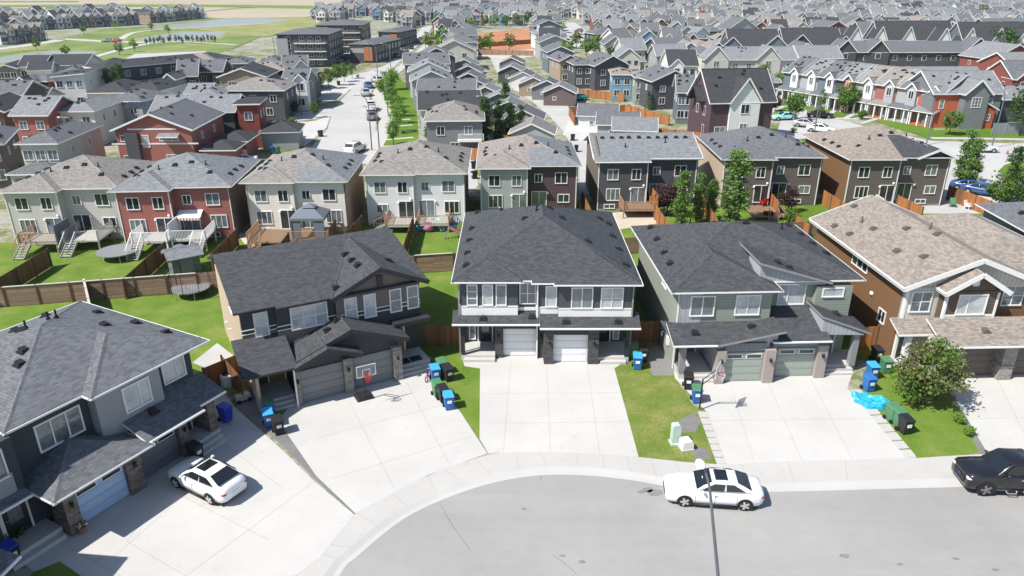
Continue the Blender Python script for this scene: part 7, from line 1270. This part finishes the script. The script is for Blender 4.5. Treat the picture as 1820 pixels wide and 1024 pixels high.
for ri, (y, xa, xb) in enumerate(near_rows):
    x = xa+random.uniform(0, 4); cnt = 0; flip = ri % 2; cur = random.uniform(-.06, .06)
    while x < xb:
        w, ro = random.choice(SH); w = w if y < 372 else w-.6; x += w/2+.6; yy = y+cur*(x)+random.uniform(-1.2, 1.2)+6*math.sin(x*.012+ri); dp = 11
        px, py = Qp(x, yy, 0); pt = Qp(x, yy, 6); lim = 560 if y > 420 else 735
        if y > 560: lim = 600+(y-560)*.22
        if (px > lim or (y < 225 and px < 470 and py > 118)) and -60 < px < 1890 and not any(inside((px, py), a) or inside(pt, a) for a in AVOID) and free(x, yy+5.5) :
            wc, rc = random.choice(FW), random.choice(FR); OCC.append((x, yy+5.5, w*.42))
            if y < 372 or (far_i < 60): 
                cnt += 1; far_i += y >= 372; nm = f'row about {ORD[ri]} back from the second row'
                side = 'left part' if px < 560 else ('centre' if px < 1120 else 'right part')
                far_list.append((ri, px, NAME_W[wc], NAME_R[rc], far_house('-', x, yy, (0 if not flip else 0)+random.uniform(-3, 3)+math.degrees(cur), w, dp, ro, wc, rc, 'houses of the far neighbourhood')))
            else:
                far_mb(SM, w, dp, ro, SW.index(wc if wc in SW else 'ltgrey'), 8+SR.index(rc if rc in SR else 'mid'), 13, 14, x, yy, random.uniform(-4, 4)+math.degrees(cur))
        x += w/2+.6

REF = {0: 'near cream houses', 1: 'before pond townhouses', 2: 'level with apartment block', 3: 'before red dirt lot', 4: 'level with greige block', 5: 'level with red dirt lot', 6: 'behind porch houses', 7: 'second behind porch houses', 8: 'third behind porch houses', 9: 'fourth behind porch houses', 10: 'fifth behind porch houses', 11: 'sixth behind porch houses'}
cnts = {}
for ri, px, a, b, o in sorted(far_list, key=lambda q: (q[0], q[1])):
    cnts[ri] = cnts.get(ri, 0)+1; o['label'] = f'{a} house, {b} roof, {ORD[cnts[ri]-1]} from left in row {REF.get(ri, "beyond dark blocks")}'
o = SM.build('distant_houses', ['sid_'+a for a in SW]+['shg_'+a for a in SR]+['trim_white', 'glass_far']); o['label'] = 'dense mass of distant suburban houses below the horizon'; o['category'] = 'houses'; o['kind'] = 'stuff'
# fences in the yards beside the alley
for i, (a, b, lb) in enumerate((((1150, 226), (1252, 236), 'orange yard fence before plum townhouse, front'), ((1130, 205), (1180, 238), 'orange yard fence running up from front alley fence'), ((1030, 158), (1110, 166), 'orange fence behind mauve garage yard'), ((1012, 190), (1120, 186), 'orange fence beside parked teal car'), ((1110, 186), (1190, 206), 'orange fence farther right of teal car'), ((1012, 190), (1022, 206), 'short orange fence end by blue bin'), ((884, 196), (930, 216), 'orange fence between alley garages and poplars, upper'), ((880, 216), (935, 234), 'orange fence between alley garages and poplars, middle'), ((878, 236), (940, 250), 'orange fence between alley garages and poplars, lower'), ((820, 262), (852, 264), 'short red brown fence by white house driveway'), ((850, 64), (850, 92), 'reddish fence on left side of red dirt lot'), ((850, 76), (944, 70), 'tall reddish board fence across red dirt lot'), ((850, 88), (948, 90), 'lower pale fence before red dirt lot'), ((1150, 44), (1204, 40), 'orange fence between far houses at upper right'), ((184, 292), (252, 280), 'brown fence behind taupe roofed greige house'))):
    f2(lb, a, b, 1.8, mat='fence_orange' if i != 12 else 'fence_rail')
# distant trees
TG = 'distant trees among the houses'; random.seed(31)
for i in range(120):
    for _ in range(40):
        y = random.choice((random.uniform(235, 340), random.uniform(300, 520))); x = random.uniform(-.22*y, .68*y); px, py = Qp(x, y)
        if px > 600 and not any(inside((px, py), a) for a in AVOID) and free(x, y, 1.0): break
    else: continue
    tree('small distant tree among far houses', 0, 0, 'far', ('leaf_green', 'leaf_dark', 'leaf_olive', 'leaf_bright')[i % 4], random.uniform(.8, 1.35), group=TG, var=i % 3, xy=(x, y))
for i in range(20): tree('young conifer in the strip between the ponds', 262+6.3*i+random.uniform(-2, 2), 80+random.uniform(-3, 3)-i*.15, 'far', 'leaf_dark', .32, .6, 'young conifers by the ponds', var=i % 3)
for i, (px, py) in enumerate(((120, 103), (240, 92), (213, 98), (66, 90), (300, 62), (270, 55), (150, 62), (205, 52), (820, 92), (860, 96), (872, 94), (905, 92), (828, 98), (935, 44), (918, 46), (900, 48), (880, 48), (862, 50), (1042, 104), (1058, 100), (1024, 86))): tree(('shrubby tree at pond shore, left', 'bush beside pale pond path', 'second bush beside pale pond path', 'bush on park grass at far left', 'shrub by middle pond path', 'shrub at upper pond bend', 'shrub on park grass below long row', 'small shrub under long row above ponds', 'leafy tree left of red dirt lot, front', 'leafy tree at front left corner of dirt lot', 'second tree at front left corner of dirt lot', 'lone round tree before red dirt lot', 'bright bush left of dirt lot', 'rightmost tree behind red dirt lot', 'second tree from right behind red dirt lot', 'middle tree behind red dirt lot', 'second tree from left behind red dirt lot', 'leftmost tree behind red dirt lot', 'left tree by far street bend', 'right tree by far street bend', 'small tree beside far street cars')[i], px, py, 'far', ('leaf_green', 'leaf_bright', 'leaf_olive')[i % 3], .8 if px < 400 else 1.2, var=i % 3)
# ---------------------------------------------------------------- air
m = MB(); m.box(-2600, 2600, -60, 2600, -1.2, 45); o = struct('haze', m, 'white', True); mt = bpy.data.materials.new('haze'); mt.use_nodes = True; nt = mt.node_tree; nt.nodes.clear()
vol = nt.nodes.new('ShaderNodeVolumePrincipled'); vol.inputs['Color'].default_value = (.86, .90, .95, 1); vol.inputs['Density'].default_value = .0001; vol.inputs['Anisotropy'].default_value = .2
out = nt.nodes.new('ShaderNodeOutputMaterial'); nt.links.new(vol.outputs[0], out.inputs['Volume']); o.data.materials.clear(); o.data.materials.append(mt)
